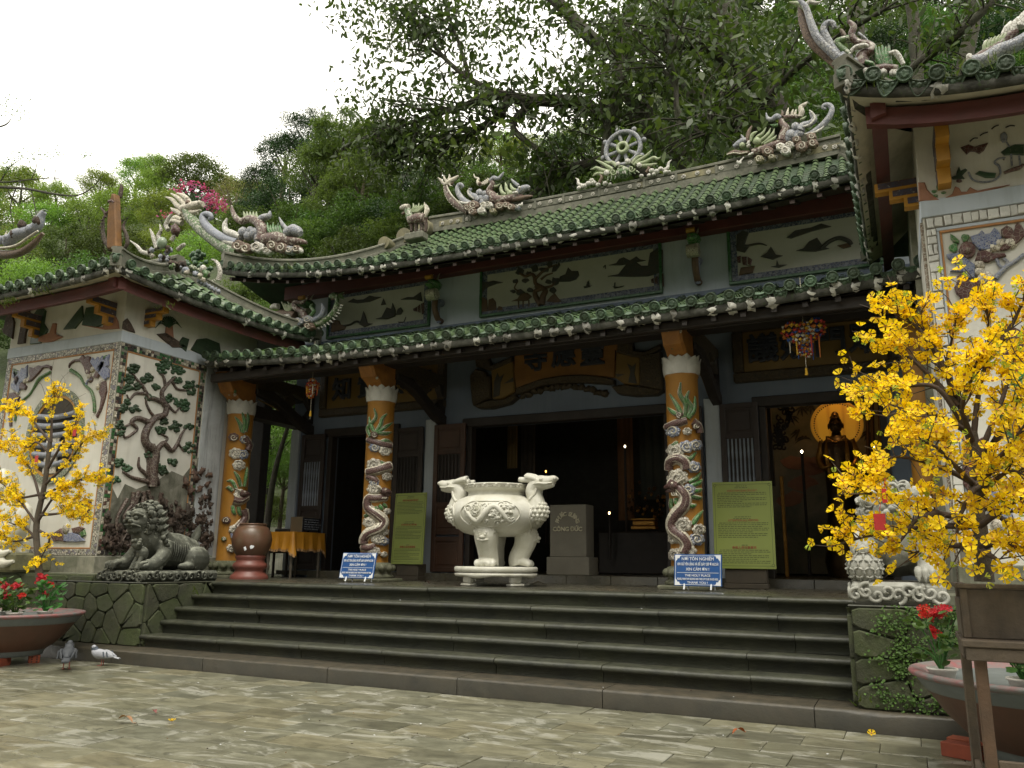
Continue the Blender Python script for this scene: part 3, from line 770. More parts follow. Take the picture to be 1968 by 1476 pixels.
def blobpoly(cx,cy,rx,ry,n=9,j=.3,seed=0):
 rr = random.Random(seed); return[(cx+rx*math.cos(2*math.pi*i/n)*(1+rr.uniform(-j,j)),cy+ry*math.sin(2*math.pi*i/n)*(1+rr.uniform(-j,j)))for i in range(n)]
def scallop(cx,cy,r,n=7,dep=.2,rot=0,asp=1.0,k=4):
 out = []
 for i in range(n*k):
  a = rot+2*math.pi*i/(n*k); rr = r*(1-dep+dep*abs(math.sin(n*a/2-n*rot/2)))
  out.append((cx+rr*math.cos(a),cy+rr*math.sin(a)*asp))
 return out
def jag(pts):return pts
# ================================================================== PAVILIONS
def pavilion(name,label,x0,x1,e0,e1,zc0,side):
 """walled pavilion: plan x0..x1 by 7.475..10.1; eaves e0..e1; side=+1 seen flank is x1, -1 seen flank is x0"""
 Y0,Y1 = 7.475,10.1
 o = thing(name,label,'pavilion',((x0+x1)/2,Y0,0))
 b = MB(); b.box((x0,Y0,.95),(x1,Y1,5.25)); part('wall',b,m_wall,o)
 b = MB(); b.box((x0-.02,Y0-.03,.80),(x1+.02,Y1+.02,1.165),b=.008); part('base_course',b,m_walldirty,o)
 b = MB(); b.box((x0-.16,Y0-.30,0),(x1+.10,Y1+.02,.945),b=.012); part('footing',b,m_walldirty,o)
 b = MB(); b.box((x0-.012,Y0-.014,4.125),(x1+.012,Y1+.01,4.285),b=.005); part('cornice_band',b,m_bluelight,o)
 # roof
 W,Dp = e1-e0,10.9-6.72
 f = W/2-.12; H = .80
 L = Dp/2
 run = 1.30
 zc = zc0
 FS = Slope((e0,6.72,zc),(1,0,0),(0,1,0),W,L,H,a=.62,liftL=.26 if side<0 else .10,liftR=.10 if side<0 else .08,p=3,dmax=lambda u:min(L,max(.02,u*L/run),max(.02,(W-u)*L/run)))
 if side>0:SS = Slope((e1,6.72,zc),(0,1,0),(-1,0,0),Dp,run,H,a=.62,liftL=.08,liftR=.14,p=3,dmax=lambda u:min(run,max(.02,u*run/L),max(.02,(Dp-u)*run/L)))
 else:SS = Slope((e0,10.9,zc),(0,-1,0),(1,0,0),Dp,run,H,a=.62,liftL=.14,liftR=.26,p=3,dmax=lambda u:min(run,max(.02,u*run/L),max(.02,(Dp-u)*run/L)))
 tile_slope(o,'front_roof',FS,.235 if side<0 else .225,4,seed=11+side,fascia=.09,lump=.55)
 tile_slope(o,'flank_roof',SS,.225,4,seed=15+side,fascia=.09,lump=.6)
 b = MB()
 for(a0,a1,c0,c1)in((e0,e1,10.9,0),):
  pass
  # plain far slopes
 S4 = Slope((e1,10.9,zc),(-1,0,0),(0,-1,0),W,L,H,a=.62,liftL=.1,liftR=.1,p=3)
 vs = []; m = 12
 for i in range(m+1):
  u = W*i/m; dmx = min(L,max(.01,u*L/run),max(.01,(W-u)*L/run)); vs+=[S4.P(u,dmx*j/5)for j in range(6)]
 b.add(vs,[(i*6+j,(i+1)*6+j,(i+1)*6+j+1,i*6+j+1)for i in range(m)for j in range(5)],0,True)
 ex = e0 if side>0 else e1; S5 = Slope((ex,10.9 if side>0 else 6.72,zc),(0,-side,0),(side,0,0),Dp,run,H,a=.62,liftL=.1,liftR=.1,p=3)
 vs = []
 for i in range(m+1):
  u = Dp*i/m; dmx = min(run,max(.01,u*run/L),max(.01,(Dp-u)*run/L)); vs+=[S5.P(u,dmx*j/5)for j in range(6)]
 b.add(vs,[(i*6+j,(i+1)*6+j,(i+1)*6+j+1,i*6+j+1)for i in range(m)for j in range(5)],0,True)
 part('rear_roof',b,m_pan,o)
 # soffit and purlins
 b = MB(); zs = zc-.155
 for S,ln in((FS,.85),(SS,.85)):
  vs = []; m = 20
  for i in range(m+1):
   u = S.W*i/m
   for d in(.05,max(.06,min(ln,S.dmax(u)-.05))):vs.append(S.P(u,d,-.165-(0.0 if d<.1 else .02)))
  b.add(vs,[(i*2,i*2+1,i*2+3,i*2+2)for i in range(m)],0,True)
 b.box((x0-.1,Y0+.0,zc+.25),(x1+.1,Y1,zc+.30))
 part('soffit',b,mat('cream_soffit',(.62,.59,.47),(.46,.44,.35),scale=2.5,rough=.9,bump=.15,stain=(.12,.115,.085),samt=.5,sscale=1.6),o)
 # red eave beams: follow the eaves with a slight rise to the corner
 for S,nm in((FS,0),(SS,1)):
  m = 16; vs = []; b = MB(); uA,uB = .16,S.W-.16
  for i in range(m+1):
   u = lerp(uA,uB,i/m)
   for d,off in((.20,-.19),(.20,-.35),(.32,-.35),(.32,-.16)):
    vs.append(S.P(u,d,off))
  b.add(vs,[(i*4+j,i*4+(j+1)%4,(i+1)*4+(j+1)%4,(i+1)*4+j)for i in range(m)for j in range(4)])
  b.add(vs[:4],[(0,1,2,3)]); b.add(vs[-4:],[(3,2,1,0)])
  part('eave_beam',b,m_red,o)
  # hip ridges and the top ridge
 rise = .18
 def hip(S,u_at):
  pts = []
  for i in range(15):
   t = i/14; d = S.D*t; pts.append(S.P(u_at(t),d,.01))
  return pts
 fr_ = run/W
 hips = []
 if side>0:
  hips.append(hip(FS,lambda t:W-run*t)); hips.append(hip(SS,lambda t:Dp-L*t)); hips.append(hip(FS,lambda t:run*t))
  ra,rb = e0+run,e1-run
 else:
  hips.append(hip(FS,lambda t:run*t)); hips.append(hip(SS,lambda t:L*t)); hips.append(hip(FS,lambda t:W-run*t))
  ra,rb = e0+run,e1-run
 for h in hips:swept('hip_ridge',h,ridge_prof(.075,.17),m_ridge,o)
 zr = zc+H
 swept('top_ridge',[(lerp(ra-.05,rb+.05,i/8),6.72+L,zr-.02)for i in range(9)],ridge_prof(.09,.30),m_ridge,o)
 return o,FS,SS
pavL,FSL,SSL = pavilion('side_pavilion','white pavilion with the pine tree relief and round window, left of the steps',-12.27,-9.753,-13.0,-9.06,4.905,1)
pavR,FSR,SSR = pavilion('side_pavilion','white pavilion behind the tall yellow tree, right of the steps',.36,2.9,-.175,3.6,4.965,-1)
def corbel(parent,W0,ux,uo,x,z0,z1,reach,wd):
 """stepped bracket under an eave: W0 point on wall, uo outward"""
 W0 = Vector(W0); uo = Vector(uo); ux = Vector(ux); n = 3; b = MB(); c = MB()
 for i in range(n):
  za = lerp(z0,z1,i/n); zb = lerp(z0,z1,(i+1)/n); r0 = reach*(i+1)/n
  for(bb,g,dz,rg)in((b,0,0,r0),):
   pts = [W0+uo*a+ux*s_+Vector((0,0,z))for a in(-.01,rg)for s_ in(-wd/2,wd/2)for z in(za,zb+(.002 if i<n-1 else 0))]
   bb.add(pts,[(0,1,3,2),(4,6,7,5),(0,4,5,1),(2,3,7,6),(0,2,6,4),(1,5,7,3)])
  for s_ in(-1,1):
   e = wd/2*s_; pts = [W0+uo*a+ux*(e+q*s_*.006)+Vector((0,0,z))for a in(0,r0-.03)for q in(0,1)for z in(za+.03,zb-.005)]
   c.add(pts,[(0,1,3,2),(4,6,7,5),(0,4,5,1),(2,3,7,6),(0,2,6,4),(1,5,7,3)])
 k = part('corbel',b,m_yellow,parent); part('corbel_mosaic',c,mat('dark_floral_mosaic',(.07,.035,.025),(.05,.06,.10),scale=16,rough=.5,bump=.4,fleck=(.5,.48,.42),famt=.3,fscale=30),k)
corbel(pavR,(.55,7.475,0),(1,0,0),(0,-1,0),0,4.36,4.80,.42,.10)
corbel(pavR,(1.75,7.475,0),(1,0,0),(0,-1,0),0,4.36,4.80,.42,.10)
corbel(pavR,(.36,7.92,0),(0,1,0),(-1,0,0),0,4.42,4.70,.36,.10)
corbel(pavL,(-9.98,7.475,0),(1,0,0),(0,-1,0),0,4.38,4.72,.42,.09)
corbel(pavL,(-11.6,7.475,0),(1,0,0),(0,-1,0),0,4.38,4.72,.42,.09)
corbel(pavL,(-9.753,7.86,0),(0,1,0),(1,0,0),0,4.44,4.70,.38,.09)
FW = Wall((0,-1,0),Y=7.475); LS = Wall((1,0,0),X=-9.753)
# ---- left pavilion: front face borders
def bar_(wall_n,a,b,mt,parent,nm,d=.012):
 """thin raised strip given as lo/hi box"""
 m = MB(); m.box(a,b,b=.003); return part(nm,m,mt,parent)
yF = 7.475
for nm,a,b,mt in(('border',(-12.25,yF-.014,4.03),(-9.757,yF+.01,4.122),m_bord),('border',(-12.25,yF-.014,1.172),(-9.757,yF+.01,1.255),m_bord),('border',(-9.86,yF-.014,1.258),(-9.757,yF+.01,4.028),m_bord),('border',(-12.25,yF-.014,1.258),(-12.15,yF+.01,4.028),m_bord),('border_line',(-12.148,yF-.012,4.008),(-9.862,yF+.01,4.028),m_orange),('border_line',(-12.148,yF-.012,1.258),(-9.862,yF+.01,1.278),m_orange),('border_line',(-9.882,yF-.012,1.28),(-9.862,yF+.01,4.006),m_orange),('border_line',(-12.148,yF-.012,1.28),(-12.128,yF+.01,4.006),m_orange)):
 bar_(None,a,b,mt,pavL,nm)
 # ---- left pavilion: flank border of green, white and dark chips (small real pieces) + dirty pilaster
def chips(parent,name,o,ux,uz,n,L,wd,mats,seed,rows=2,sz=.05):
 rr = random.Random(seed); o,ux,uz,n = map(Vector,(o,ux,uz,n)); b = MB(); k = int(L/sz)
 for i in range(k):
  for r_ in range(rows):
   a0,a1 = i*sz+.004,(i+1)*sz-.004; c0,c1 = wd*r_/rows+.003,wd*(r_+1)/rows-.003
   j = lambda:rr.uniform(-.005,.005)
   if rr.random()<.08:continue
   b.prism([o+ux*(a0+j())+uz*(c0+j()),o+ux*(a1+j())+uz*(c0+j()),o+ux*(a1+j())+uz*(c1+j()),o+ux*(a0+j())+uz*(c1+j())],n,rr.uniform(.008,.016),m=rr.choice((0,0,0,1,1,2,2,3)),bev=.003)
 return tag(part(name,b,mats,parent),kind='stuff')
cm = [m_ivory,m_greenb,mat('dark_chip',(.03,.026,.024)),m_maroon]
bar_(None,(-9.757,7.48,4.02),(-9.745,9.05,4.122),mat('border_bed',(.22,.21,.17),(.15,.14,.11),rough=.9),pavL,'border_bed')
bar_(None,(-9.757,7.48,1.175),(-9.745,7.585,4.018),MATS['border_bed'],pavL,'border_bed'); bar_(None,(-9.757,8.93,1.175),(-9.745,9.03,4.018),MATS['border_bed'],pavL,'border_bed'); bar_(None,(-9.757,7.59,1.175),(-9.745,8.93,1.265),MATS['border_bed'],pavL,'border_bed')
chips(pavL,'border_chips',(-9.745,7.48,4.03),(0,1,0),(0,0,1),(1,0,0),1.55,.085,cm,1)
chips(pavL,'border_chips',(-9.745,7.485,1.19),(0,0,1),(0,1,0),(1,0,0),2.82,.09,cm,2)
chips(pavL,'border_chips',(-9.745,8.94,1.19),(0,0,1),(0,1,0),(1,0,0),2.82,.08,cm,3)
chips(pavL,'border_chips',(-9.745,7.6,1.185),(0,1,0),(0,0,1),(1,0,0),1.3,.07,cm,4)
bar_(None,(-9.757,7.59,4.0),(-9.742,8.92,4.018),m_orange,pavL,'border_line'); bar_(None,(-9.757,8.912,1.27),(-9.742,8.928,3.998),m_orange,pavL,'border_line'); bar_(None,(-9.757,7.588,1.27),(-9.742,7.602,3.998),m_orange,pavL,'border_line')
b = MB(); b.box((-9.9,9.055,.9),(-9.735,9.50,4.3),b=.006); part('flank_pilaster',b,m_dirtyblue,pavL)
# ---- left pavilion: pine tree relief on the flank
Zc = lambda L:[(x*.2236,600+y*.2236)for x,y in L]
pine = part('pine_relief',MB().prism([LS.p(*q)for q in Zc([(1235,1130),(1330,1130),(1360,1300),(1350,1476),(1250,1476),(1260,1300)])],LS.n,.02,bev=.008),m_bark,pavL)
for pts,r in(([(1300,1500),(1310,1330),(1325,1200),(1250,1130),(1240,1050),(1285,960),(1340,905),(1410,880),(1420,800),(1350,755),(1275,735)],[.075,.07,.06,.05,.045,.03]),([(1410,810),(1385,700),(1420,640),(1470,585),(1500,560)],[.04,.028,.018]),([(1420,645),(1402,560),(1370,525)],[.028,.014]),([(1470,590),(1520,660),(1600,668),(1650,640)],[.022,.012]),([(1275,745),(1230,650),(1170,575),(1130,520)],[.03,.013]),([(1250,700),(1160,700),(1110,750),(1085,708)],[.024,.01]),([(1285,950),(1180,912),(1125,945),(1172,1000),(1140,1040),(1070,1078),(1050,1010)],[.045,.03,.02,.01]),([(1130,950),(1060,985),(1000,960)],[.02,.01]),([(1330,905),(1290,860),(1255,790),(1250,740)],[.022,.014]),([(1440,800),(1500,860),(1540,820),(1572,860)],[.022,.01]),([(1330,1200),(1400,1128),(1470,1190),(1520,1130),(1550,1060),(1585,1005)],[.045,.032,.015]),([(1400,1130),(1435,1080),(1370,1042)],[.022,.012]),([(1530,1130),(1572,1195)],[.018,.01]),([(1260,1400),(1190,1330),(1190,1245)],[.035,.012]),([(1280,1460),(1130,1420),(1050,1370)],[.035,.015]),([(1340,1290),(1310,1180),(1230,1100)],[.05,.03])):
 LS.stem('branch',Zc(pts),r,m_bark,pine,out=.012)
for i,(x,y,s_)in enumerate([(1140,480,60),(1100,570,55),(1090,660,60),(1185,640,38),(1255,565,70),(1390,470,78),(1430,428,45),(1530,490,75),(1520,575,48),(1340,640,40),(1640,630,70),(1640,690,28),(1290,730,50),(1440,740,58),(1560,770,80),(1590,838,38),(1050,820,60),(1160,830,45),(1095,770,24),(1030,970,60),(1030,1035,34),(1500,980,70),(1380,1010,50),(1620,985,44),(1640,1160,72),(1410,935,34),(1280,1220,45),(1020,1290,55),(1090,1340,40),(1000,1440,40),(1380,1330,50),(1480,1290,48),(1400,1370,38)]):
 b = MB(); rr = random.Random(i); c = Zc([(x,y)])[0]; sp = s_*.2236
 for k in range(int(4+s_/5)):
  a = rr.uniform(0,6.28); q = rr.random()**.6
  dx,dy = math.cos(a)*q*sp*.85,math.sin(a)*q*sp*.62+abs(math.cos(a))*q*sp*.18
  LS.dome(b,c[0]+dx,c[1]+dy,rr.uniform(.028,.046),rr.uniform(.02,.045),n=8,seed=k+i*31,jit=.35,asp=.7)
 part('foliage',b,m_greendk,pine)
 # crusty rock relief rising from the foot of the flank wall
rockr = None; rr = random.Random(12)
b = MB()
for k in range(420):
 t = rr.random(); px = lerp(200,404,t)
 top = 985+22*math.sin(t*9)-60*max(0,t-.55)/.45-(46 if .3<t<.55 else 0)-30*max(0,t-.8)
 py = lerp(top,1058,rr.random()**.75)
 LS.dome(b,px,py,rr.uniform(.018,.055),rr.uniform(.02,.07),n=6,seed=k,jit=1.3,asp=rr.uniform(.6,1.9))
part('rock_relief',b,m_rock,pavL)
for k in range(12):
 x = rr.uniform(230,300); LS.stem('root',[(x,950+rr.uniform(-10,20)),(x+rr.uniform(-25,12),1000),(x+rr.uniform(-45,25),1050)],[.03,.012],m_bark,pavL,out=.05)
for k,(x,y)in enumerate([(385,905),(375,920),(396,932),(365,942),(390,955),(355,930),(400,912),(381,940),(372,908)]):
 b = MB(); LS.dome(b,x,y,.06,.06,seed=k,jit=1.3,n=9); part('coral_rock',b,mat('brown_coral_rock',(.16,.09,.06),(.07,.05,.04),scale=14,rough=.8,bump=.8,bdist=.03,fleck=(.35,.28,.22),famt=.3,fscale=26),pavL)
 # grime climbing the wall foot (its own shape, a thin stain film of dirty plaster)
LS.rel('weathered_patch',[(208,960),(215,935),(226,958),(240,930),(262,940),(300,925),(330,905),(352,915),(380,880),(404,868),(404,1060),(190,1060)],mat('grey_weathered_plaster',(.30,.29,.24),(.09,.09,.065),scale=5,rough=.9,bump=.4,streak=(.045,.045,.03),stamt=.8,stain=(.05,.055,.03),samt=.6),pavL,depth=.004,bev=.002,out=-.001)
# frieze reliefs, flank
for poly,mt in(([(234,632),(236,618),(243,612),(250,622),(256,634),(258,640)],m_rock),([(300,642),(318,640),(340,655),(358,668),(330,668)],m_rock),([(316,648),(318,628),(330,626),(332,650)],m_pink),([(366,672),(378,652),(395,650),(420,660),(424,690),(400,690)],m_greendk),([(340,662),(350,648),(362,652),(356,676)],m_greendk)):
 LS.rel('frieze_relief',poly,mt,pavL,depth=.03)
for k in range(11):
 a = R(200+k*14); LS.stem('palm_leaf',[(322,630),(322+15*math.cos(a),628+20*math.sin(a)),(322+27*math.cos(a),636+16*math.sin(a))],[.016,.010,.004],m_greendk,pavL,out=.02)
 # frieze reliefs, front
for poly,mt in(([(36,662),(42,630),(50,618),(46,600),(58,596),(62,612),(52,640),(50,660)],m_rock),([(60,662),(66,630),(72,622),(68,604),(80,588),(90,598),(86,622),(94,634),(80,660)],m_greendk),([(76,658),(78,648),(98,640),(104,622),(110,622),(108,642),(122,648),(100,658)],m_pink),([(124,634),(150,600),(160,588),(162,612),(146,632)],m_greendk),([(160,626),(168,592),(184,590),(196,600),(210,606),(204,622),(186,630)],m_greendk),([(160,626),(200,630),(206,612),(222,606),(228,618),(230,632),(202,634)],m_pink),([(8,640),(14,610),(24,600),(30,620),(26,652)],m_rock)):
 FW.rel('frieze_relief',poly,mt,pavL,depth=.03)
 # front corner phoenix-flower reliefs
def flower(wall,parent,Zf,parts,scale_d=.03):
 for nm,kind,data,mt in parts:
  if kind=='p':wall.rel(nm,Zf(data),mt,parent,depth=scale_d,bev=.008)
  elif kind=='s':wall.stem(nm,Zf(data[0]),data[1],mt,parent,out=.012)
  else:
   b = MB(); (x,y), = Zf([data[:2]]); wall.dome(b,x,y,data[2],data[3],n=10,jit=.1); part(nm,b,mt,parent)
flower(FW,pavL,Zc,[('petal','p',[(600,480),(605,440),(640,410),(690,405),(720,370),(738,385),(735,410),(760,375),(785,385),(780,420),(800,460),(780,540),(745,530),(730,470),(700,425),(650,425),(615,450)],m_maroon),('leaf','p',[(785,430),(805,390),(820,420),(850,385),(862,412),(890,375),(900,400),(948,362),(940,420),(945,460),(920,470),(945,490),(945,560),(910,585),(870,545),(830,500)],m_bluec),('petal','p',[(845,470),(880,425),(915,425),(905,470),(870,520),(850,570),(810,560),(830,520)],m_maroon),('petal','p',[(885,600),(915,590),(925,680),(905,760),(880,840),(845,910),(832,895),(865,830),(880,740),(860,690)],m_maroon),('bead','d',(760,510,.05,.035),m_ivory),('bead','d',(800,490,.05,.035),m_ivory),('bead','d',(770,545,.05,.03),m_ivory),('bead','d',(845,640,.05,.03),m_ivory),('bead','d',(870,610,.045,.03),m_ivory),('bead','d',(785,580,.05,.03),m_maroon),('stem','s',([(615,500),(690,550),(725,610),(750,640),(790,680),(815,760),(820,860)],[.03,.02,.018,.025,.028]),m_greenc),('stem','s',([(745,635),(760,590),(800,580)],[.015,.015]),m_bluec),('leaf','p',[(900,380),(925,370),(920,410),(900,420)],m_greenc)])
flower(FW,pavL,Zc,[('petal','p',[(445,500),(450,465),(410,452),(370,465),(340,460),(300,480),(265,475),(258,520),(270,560),(250,600),(275,595),(330,540),(380,480),(425,478)],m_maroon),('leaf','p',[(245,455),(220,490),(200,480),(180,510),(120,490),(115,560),(140,580),(105,620),(110,660),(170,700),(190,620),(240,560)],m_bluec),('leaf','p',[(120,485),(160,500),(175,530),(135,570)],m_greenc),('petal','p',[(130,560),(170,545),(200,600),(240,640),(225,670),(180,660),(140,620)],m_maroon),('petal','p',[(90,700),(130,690),(180,730),(150,790),(110,850),(108,980),(92,985),(85,900),(95,800),(80,760)],m_maroon),('bead','d',(220,590,.05,.035),m_ivory),('bead','d',(250,580,.05,.03),m_ivory),('bead','d',(160,690,.05,.03),m_ivory),('bead','d',(150,725,.04,.03),m_ivory),('stem','s',([(440,515),(350,570),(305,640),(260,710),(190,770),(150,860),(135,940)],[.022,.03,.018,.018,.025,.02]),m_greenc)])
flower(FW,pavL,lambda L:[(x*.1321,960+y*.1321)for x,y in L],[('petal','p',[(1340,0),(1330,110),(1290,200),(1210,260),(1130,140),(1200,20)],m_maroon),('petal','p',[(750,520),(900,420),(960,520),(960,620),(880,600),(800,610)],m_maroon),('leaf','p',[(930,610),(960,500),(1060,480),(1160,510),(1250,600),(1120,620)],m_bluec),('leaf','p',[(1180,480),(1240,440),(1260,520),(1200,550)],m_greenc),('petal','p',[(1060,420),(1180,390),(1240,420),(1180,490),(1080,490)],m_maroon),('bead','d',(970,420,.07,.05),m_ivory),('bead','d',(1140,170,.05,.04),m_ivory)])
# round window
wc = at(106,838,Y=7.475); rw = .62
ring = MB(); n = 48
for(ra,rb,y0,y1,mi)in((rw,rw*.86,-.03,.0,0),(rw*.86,rw*.80,-.018,.0,1)):
 vs = []
 for i in range(n):
  a = 2*math.pi*i/n
  for rr_,yy in((ra,0),(ra,y0),(rb,y0),(rb,.0)):vs.append((wc.x+math.cos(a)*rr_,yF+yy,wc.z+math.sin(a)*rr_*1.12))
 ring.add(vs,[(i*4+j,i*4+j+1,((i+1)%n)*4+j+1,((i+1)%n)*4+j)for i in range(n)for j in range(3)],mi,False)
win = part('round_window',ring,[mat('green_bead_ring',(.08,.12,.06),(.14,.14,.10),rough=.5,bump=.5,mosaic=(22,(.3,.29,.22),.08,None)),m_yellow],pavL)
b = MB(); b.add([(wc.x+math.cos(2*math.pi*i/n)*rw*.8,yF-.004,wc.z+math.sin(2*math.pi*i/n)*rw*.8*1.12)for i in range(n)],[list(range(n))]); part('window_back',b,mat('deep_brown_niche',(.055,.045,.03),(.03,.025,.018),rough=.8),win)
for i,dz in enumerate((-.42,-.28,-.14,.0,.14,.27)):
 hw = math.sqrt(max(.01,(rw*.8)**2-(dz/1.12)**2))*.92; b = MB()
 b.tube([(wc.x+hw*t+.02,yF-.03,wc.z+dz+.035*t*t)for t in(-1,-.6,-.2,.2,.6,1)],.042,n=8); part('tier_moulding',b,m_greyc,win)
b = MB(); b.box((wc.x-.13,yF-.04,wc.z-.55),(wc.x+.15,yF-.01,wc.z-.02),b=.01); part('niche_figure',b,m_ivory,win)
# ---- right pavilion: border of separate white porcelain pieces
bedR = MB(); bedR.box((.372,yF-.010,4.018),(2.88,yF+.01,4.122)); bedR.box((.372,yF-.010,1.2),(.452,yF+.01,4.016)); brd = part('border_bed',bedR,MATS['border_bed'],pavR)
m_porc = mat('white_porcelain_piece',(.62,.61,.56),(.5,.5,.46),scale=9,rough=.25,bump=.15,orand=.12,fleck=(.12,.12,.22),famt=.12,fscale=16)
def mosaic_piece(lo,hi,rr):
 x0,z0,x1,z1 = lo[0],lo[1],hi[0],hi[1]; j = lambda:rr.uniform(-.006,.006)
 b = MB(); b.prism([(x0+j(),yF-.008,z0+j()),(x1+j(),yF-.008,z0+j()),(x1+j(),yF-.008,(z0+z1)/2),(x1+j(),yF-.008,z1+j()),(x0+j(),yF-.008,z1+j())],(0,-1,0),rr.uniform(.008,.016),bev=.005)
 part('mosaic_piece',b,m_porc,brd)
rr = random.Random(8); x = .38
while x<2.8:
 wd = rr.uniform(.05,.10); mosaic_piece((x+.004,4.028),(x+wd-.004,4.112),rr); x+=wd
z = 4.01
while z>1.3:
 hh = rr.uniform(.06,.11)
 if rr.random()<.45:mosaic_piece((.378,z-hh+.004),(.411,z-.004),rr); mosaic_piece((.416,z-hh+.004),(.447,z-.004),rr)
 else:mosaic_piece((.378,z-hh+.004),(.447,z-.004),rr)
 z-=hh
bar_(None,(.455,yF-.012,3.985),(2.88,yF+.01,4.012),m_bluelight,pavR,'border_line'); bar_(None,(.475,yF-.016,3.962),(2.88,yF+.01,3.983),m_orange,pavR,'border_line'); bar_(None,(.455,yF-.012,1.25),(.473,yF+.01,3.983),m_bluelight,pavR,'border_line'); bar_(None,(.476,yF-.016,1.25),(.492,yF+.01,3.96),m_orange,pavR,'border_line')
# crumbling grey-brown edge on the hidden flank
b = MB(); b.box((.335,7.50,1.0),(.362,7.60,4.1),b=.006); part('flank_edge',b,mat('crumbled_mosaic_edge',(.25,.2,.15),(.10,.07,.05),rough=.9,bump=.7,mosaic=(30,(.4,.38,.32),.08,None)),pavR)
b = MB(); b.box((.30,8.9,.9),(.362,10.1,4.9)); part('flank_shade_panel',b,m_walldirty,pavR)  # dark plaster panel laid over the rear flank to stand for its shade
# big corner flower relief
Zr = lambda L:[(1660+x*.2168,380+y*.2168)for x,y in L]
flower(FW,pavR,Zr,[('leaf','p',[(945,350),(1010,330),(1045,295),(1075,330),(1120,320),(1155,272),(1190,300),(1225,360),(1190,420),(1110,470),(1020,470),(960,400)],m_bluec),('leaf','p',[(730,510),(790,500),(850,500),(930,560),(985,600),(985,720),(930,720),(890,670),(765,660),(830,600),(750,550)],m_bluec),('petal','p',scallop(918,470,76,9,.06),m_maroon),('petal','p',[(1215,290),(1265,252),(1310,275),(1330,310),(1340,250),(1365,225),(1395,250),(1421,300),(1421,350),(1350,420),(1270,470),(1215,480),(1200,460),(1290,380),(1225,350)],m_maroon),('petal','p',[(985,560),(1010,480),(1080,470),(1140,500),(1250,500),(1262,525),(1180,545),(1100,580),(1030,570)],m_maroon),('petal','p',[(830,750),(825,700),(870,680),(915,700),(930,740),(1000,720),(1060,770),(1020,820),(960,850),(900,880),(820,860),(800,800)],m_maroon),('petal','p',[(830,860),(960,850),(1010,820),(960,930),(900,960)],m_maroon),('leaf','p',[(765,325),(800,345),(850,390),(845,415),(790,400),(770,370)],m_greenc),('curl','p',scallop(795,450,44,3,.25),m_greenc),('curl','p',scallop(900,362,40,3,.25,.6),m_greenc),('bead','d',(1300,405,.055,.04),m_ivory),('bead','d',(1200,405,.045,.04),m_ivory),('bead','d',(1140,440,.045,.035),m_ivory),('bead','d',(1105,475,.035,.03),m_ivory),('bead','d',(1025,600,.045,.04),m_ivory),('bead','d',(1020,660,.042,.04),m_ivory),('bead','d',(1075,725,.07,.05),m_ivory),('bead','d',(918,470,.05,.06),m_maroon),('bead','d',(1065,540,.035,.04),m_maroon),('bead','d',(1190,440,.04,.03),m_ivory),('stem','s',([(1421,505),(1340,570),(1270,610),(1200,680),(1165,720)],[.016,.018,.022,.024]),m_greyc),('stem','s',([(1270,610),(1215,620),(1180,560),(1160,530)],[.012,.014]),m_greyc),('stem','s',([(1270,610),(1270,570),(1235,545)],[.014,.012]),m_greyc),('stem','s',([(1150,800),(1130,880),(1070,1000)],[.03,.038,.026]),m_greenc)])
flower(FW,pavR,lambda L:L,[('petal','p',[(1900,640),(1930,620),(1968,640),(1968,700),(1930,690)],m_maroon),('leaf','p',[(1925,690),(1960,670),(1990,720),(1950,760)],m_greenc),('petal','p',[(1850,860),(1890,840),(1900,900),(1870,960),(1850,930)],m_maroon),('leaf','p',[(1905,760),(1950,790),(1968,850),(1930,840)],m_greenc),('leaf','p',[(1880,930),(1930,950),(1950,1000),(1900,990)],m_bluec),('bead','d',(1940,930,.07,.05),m_ivory),('bead','d',(1920,1010,.06,.05),m_ivory)])
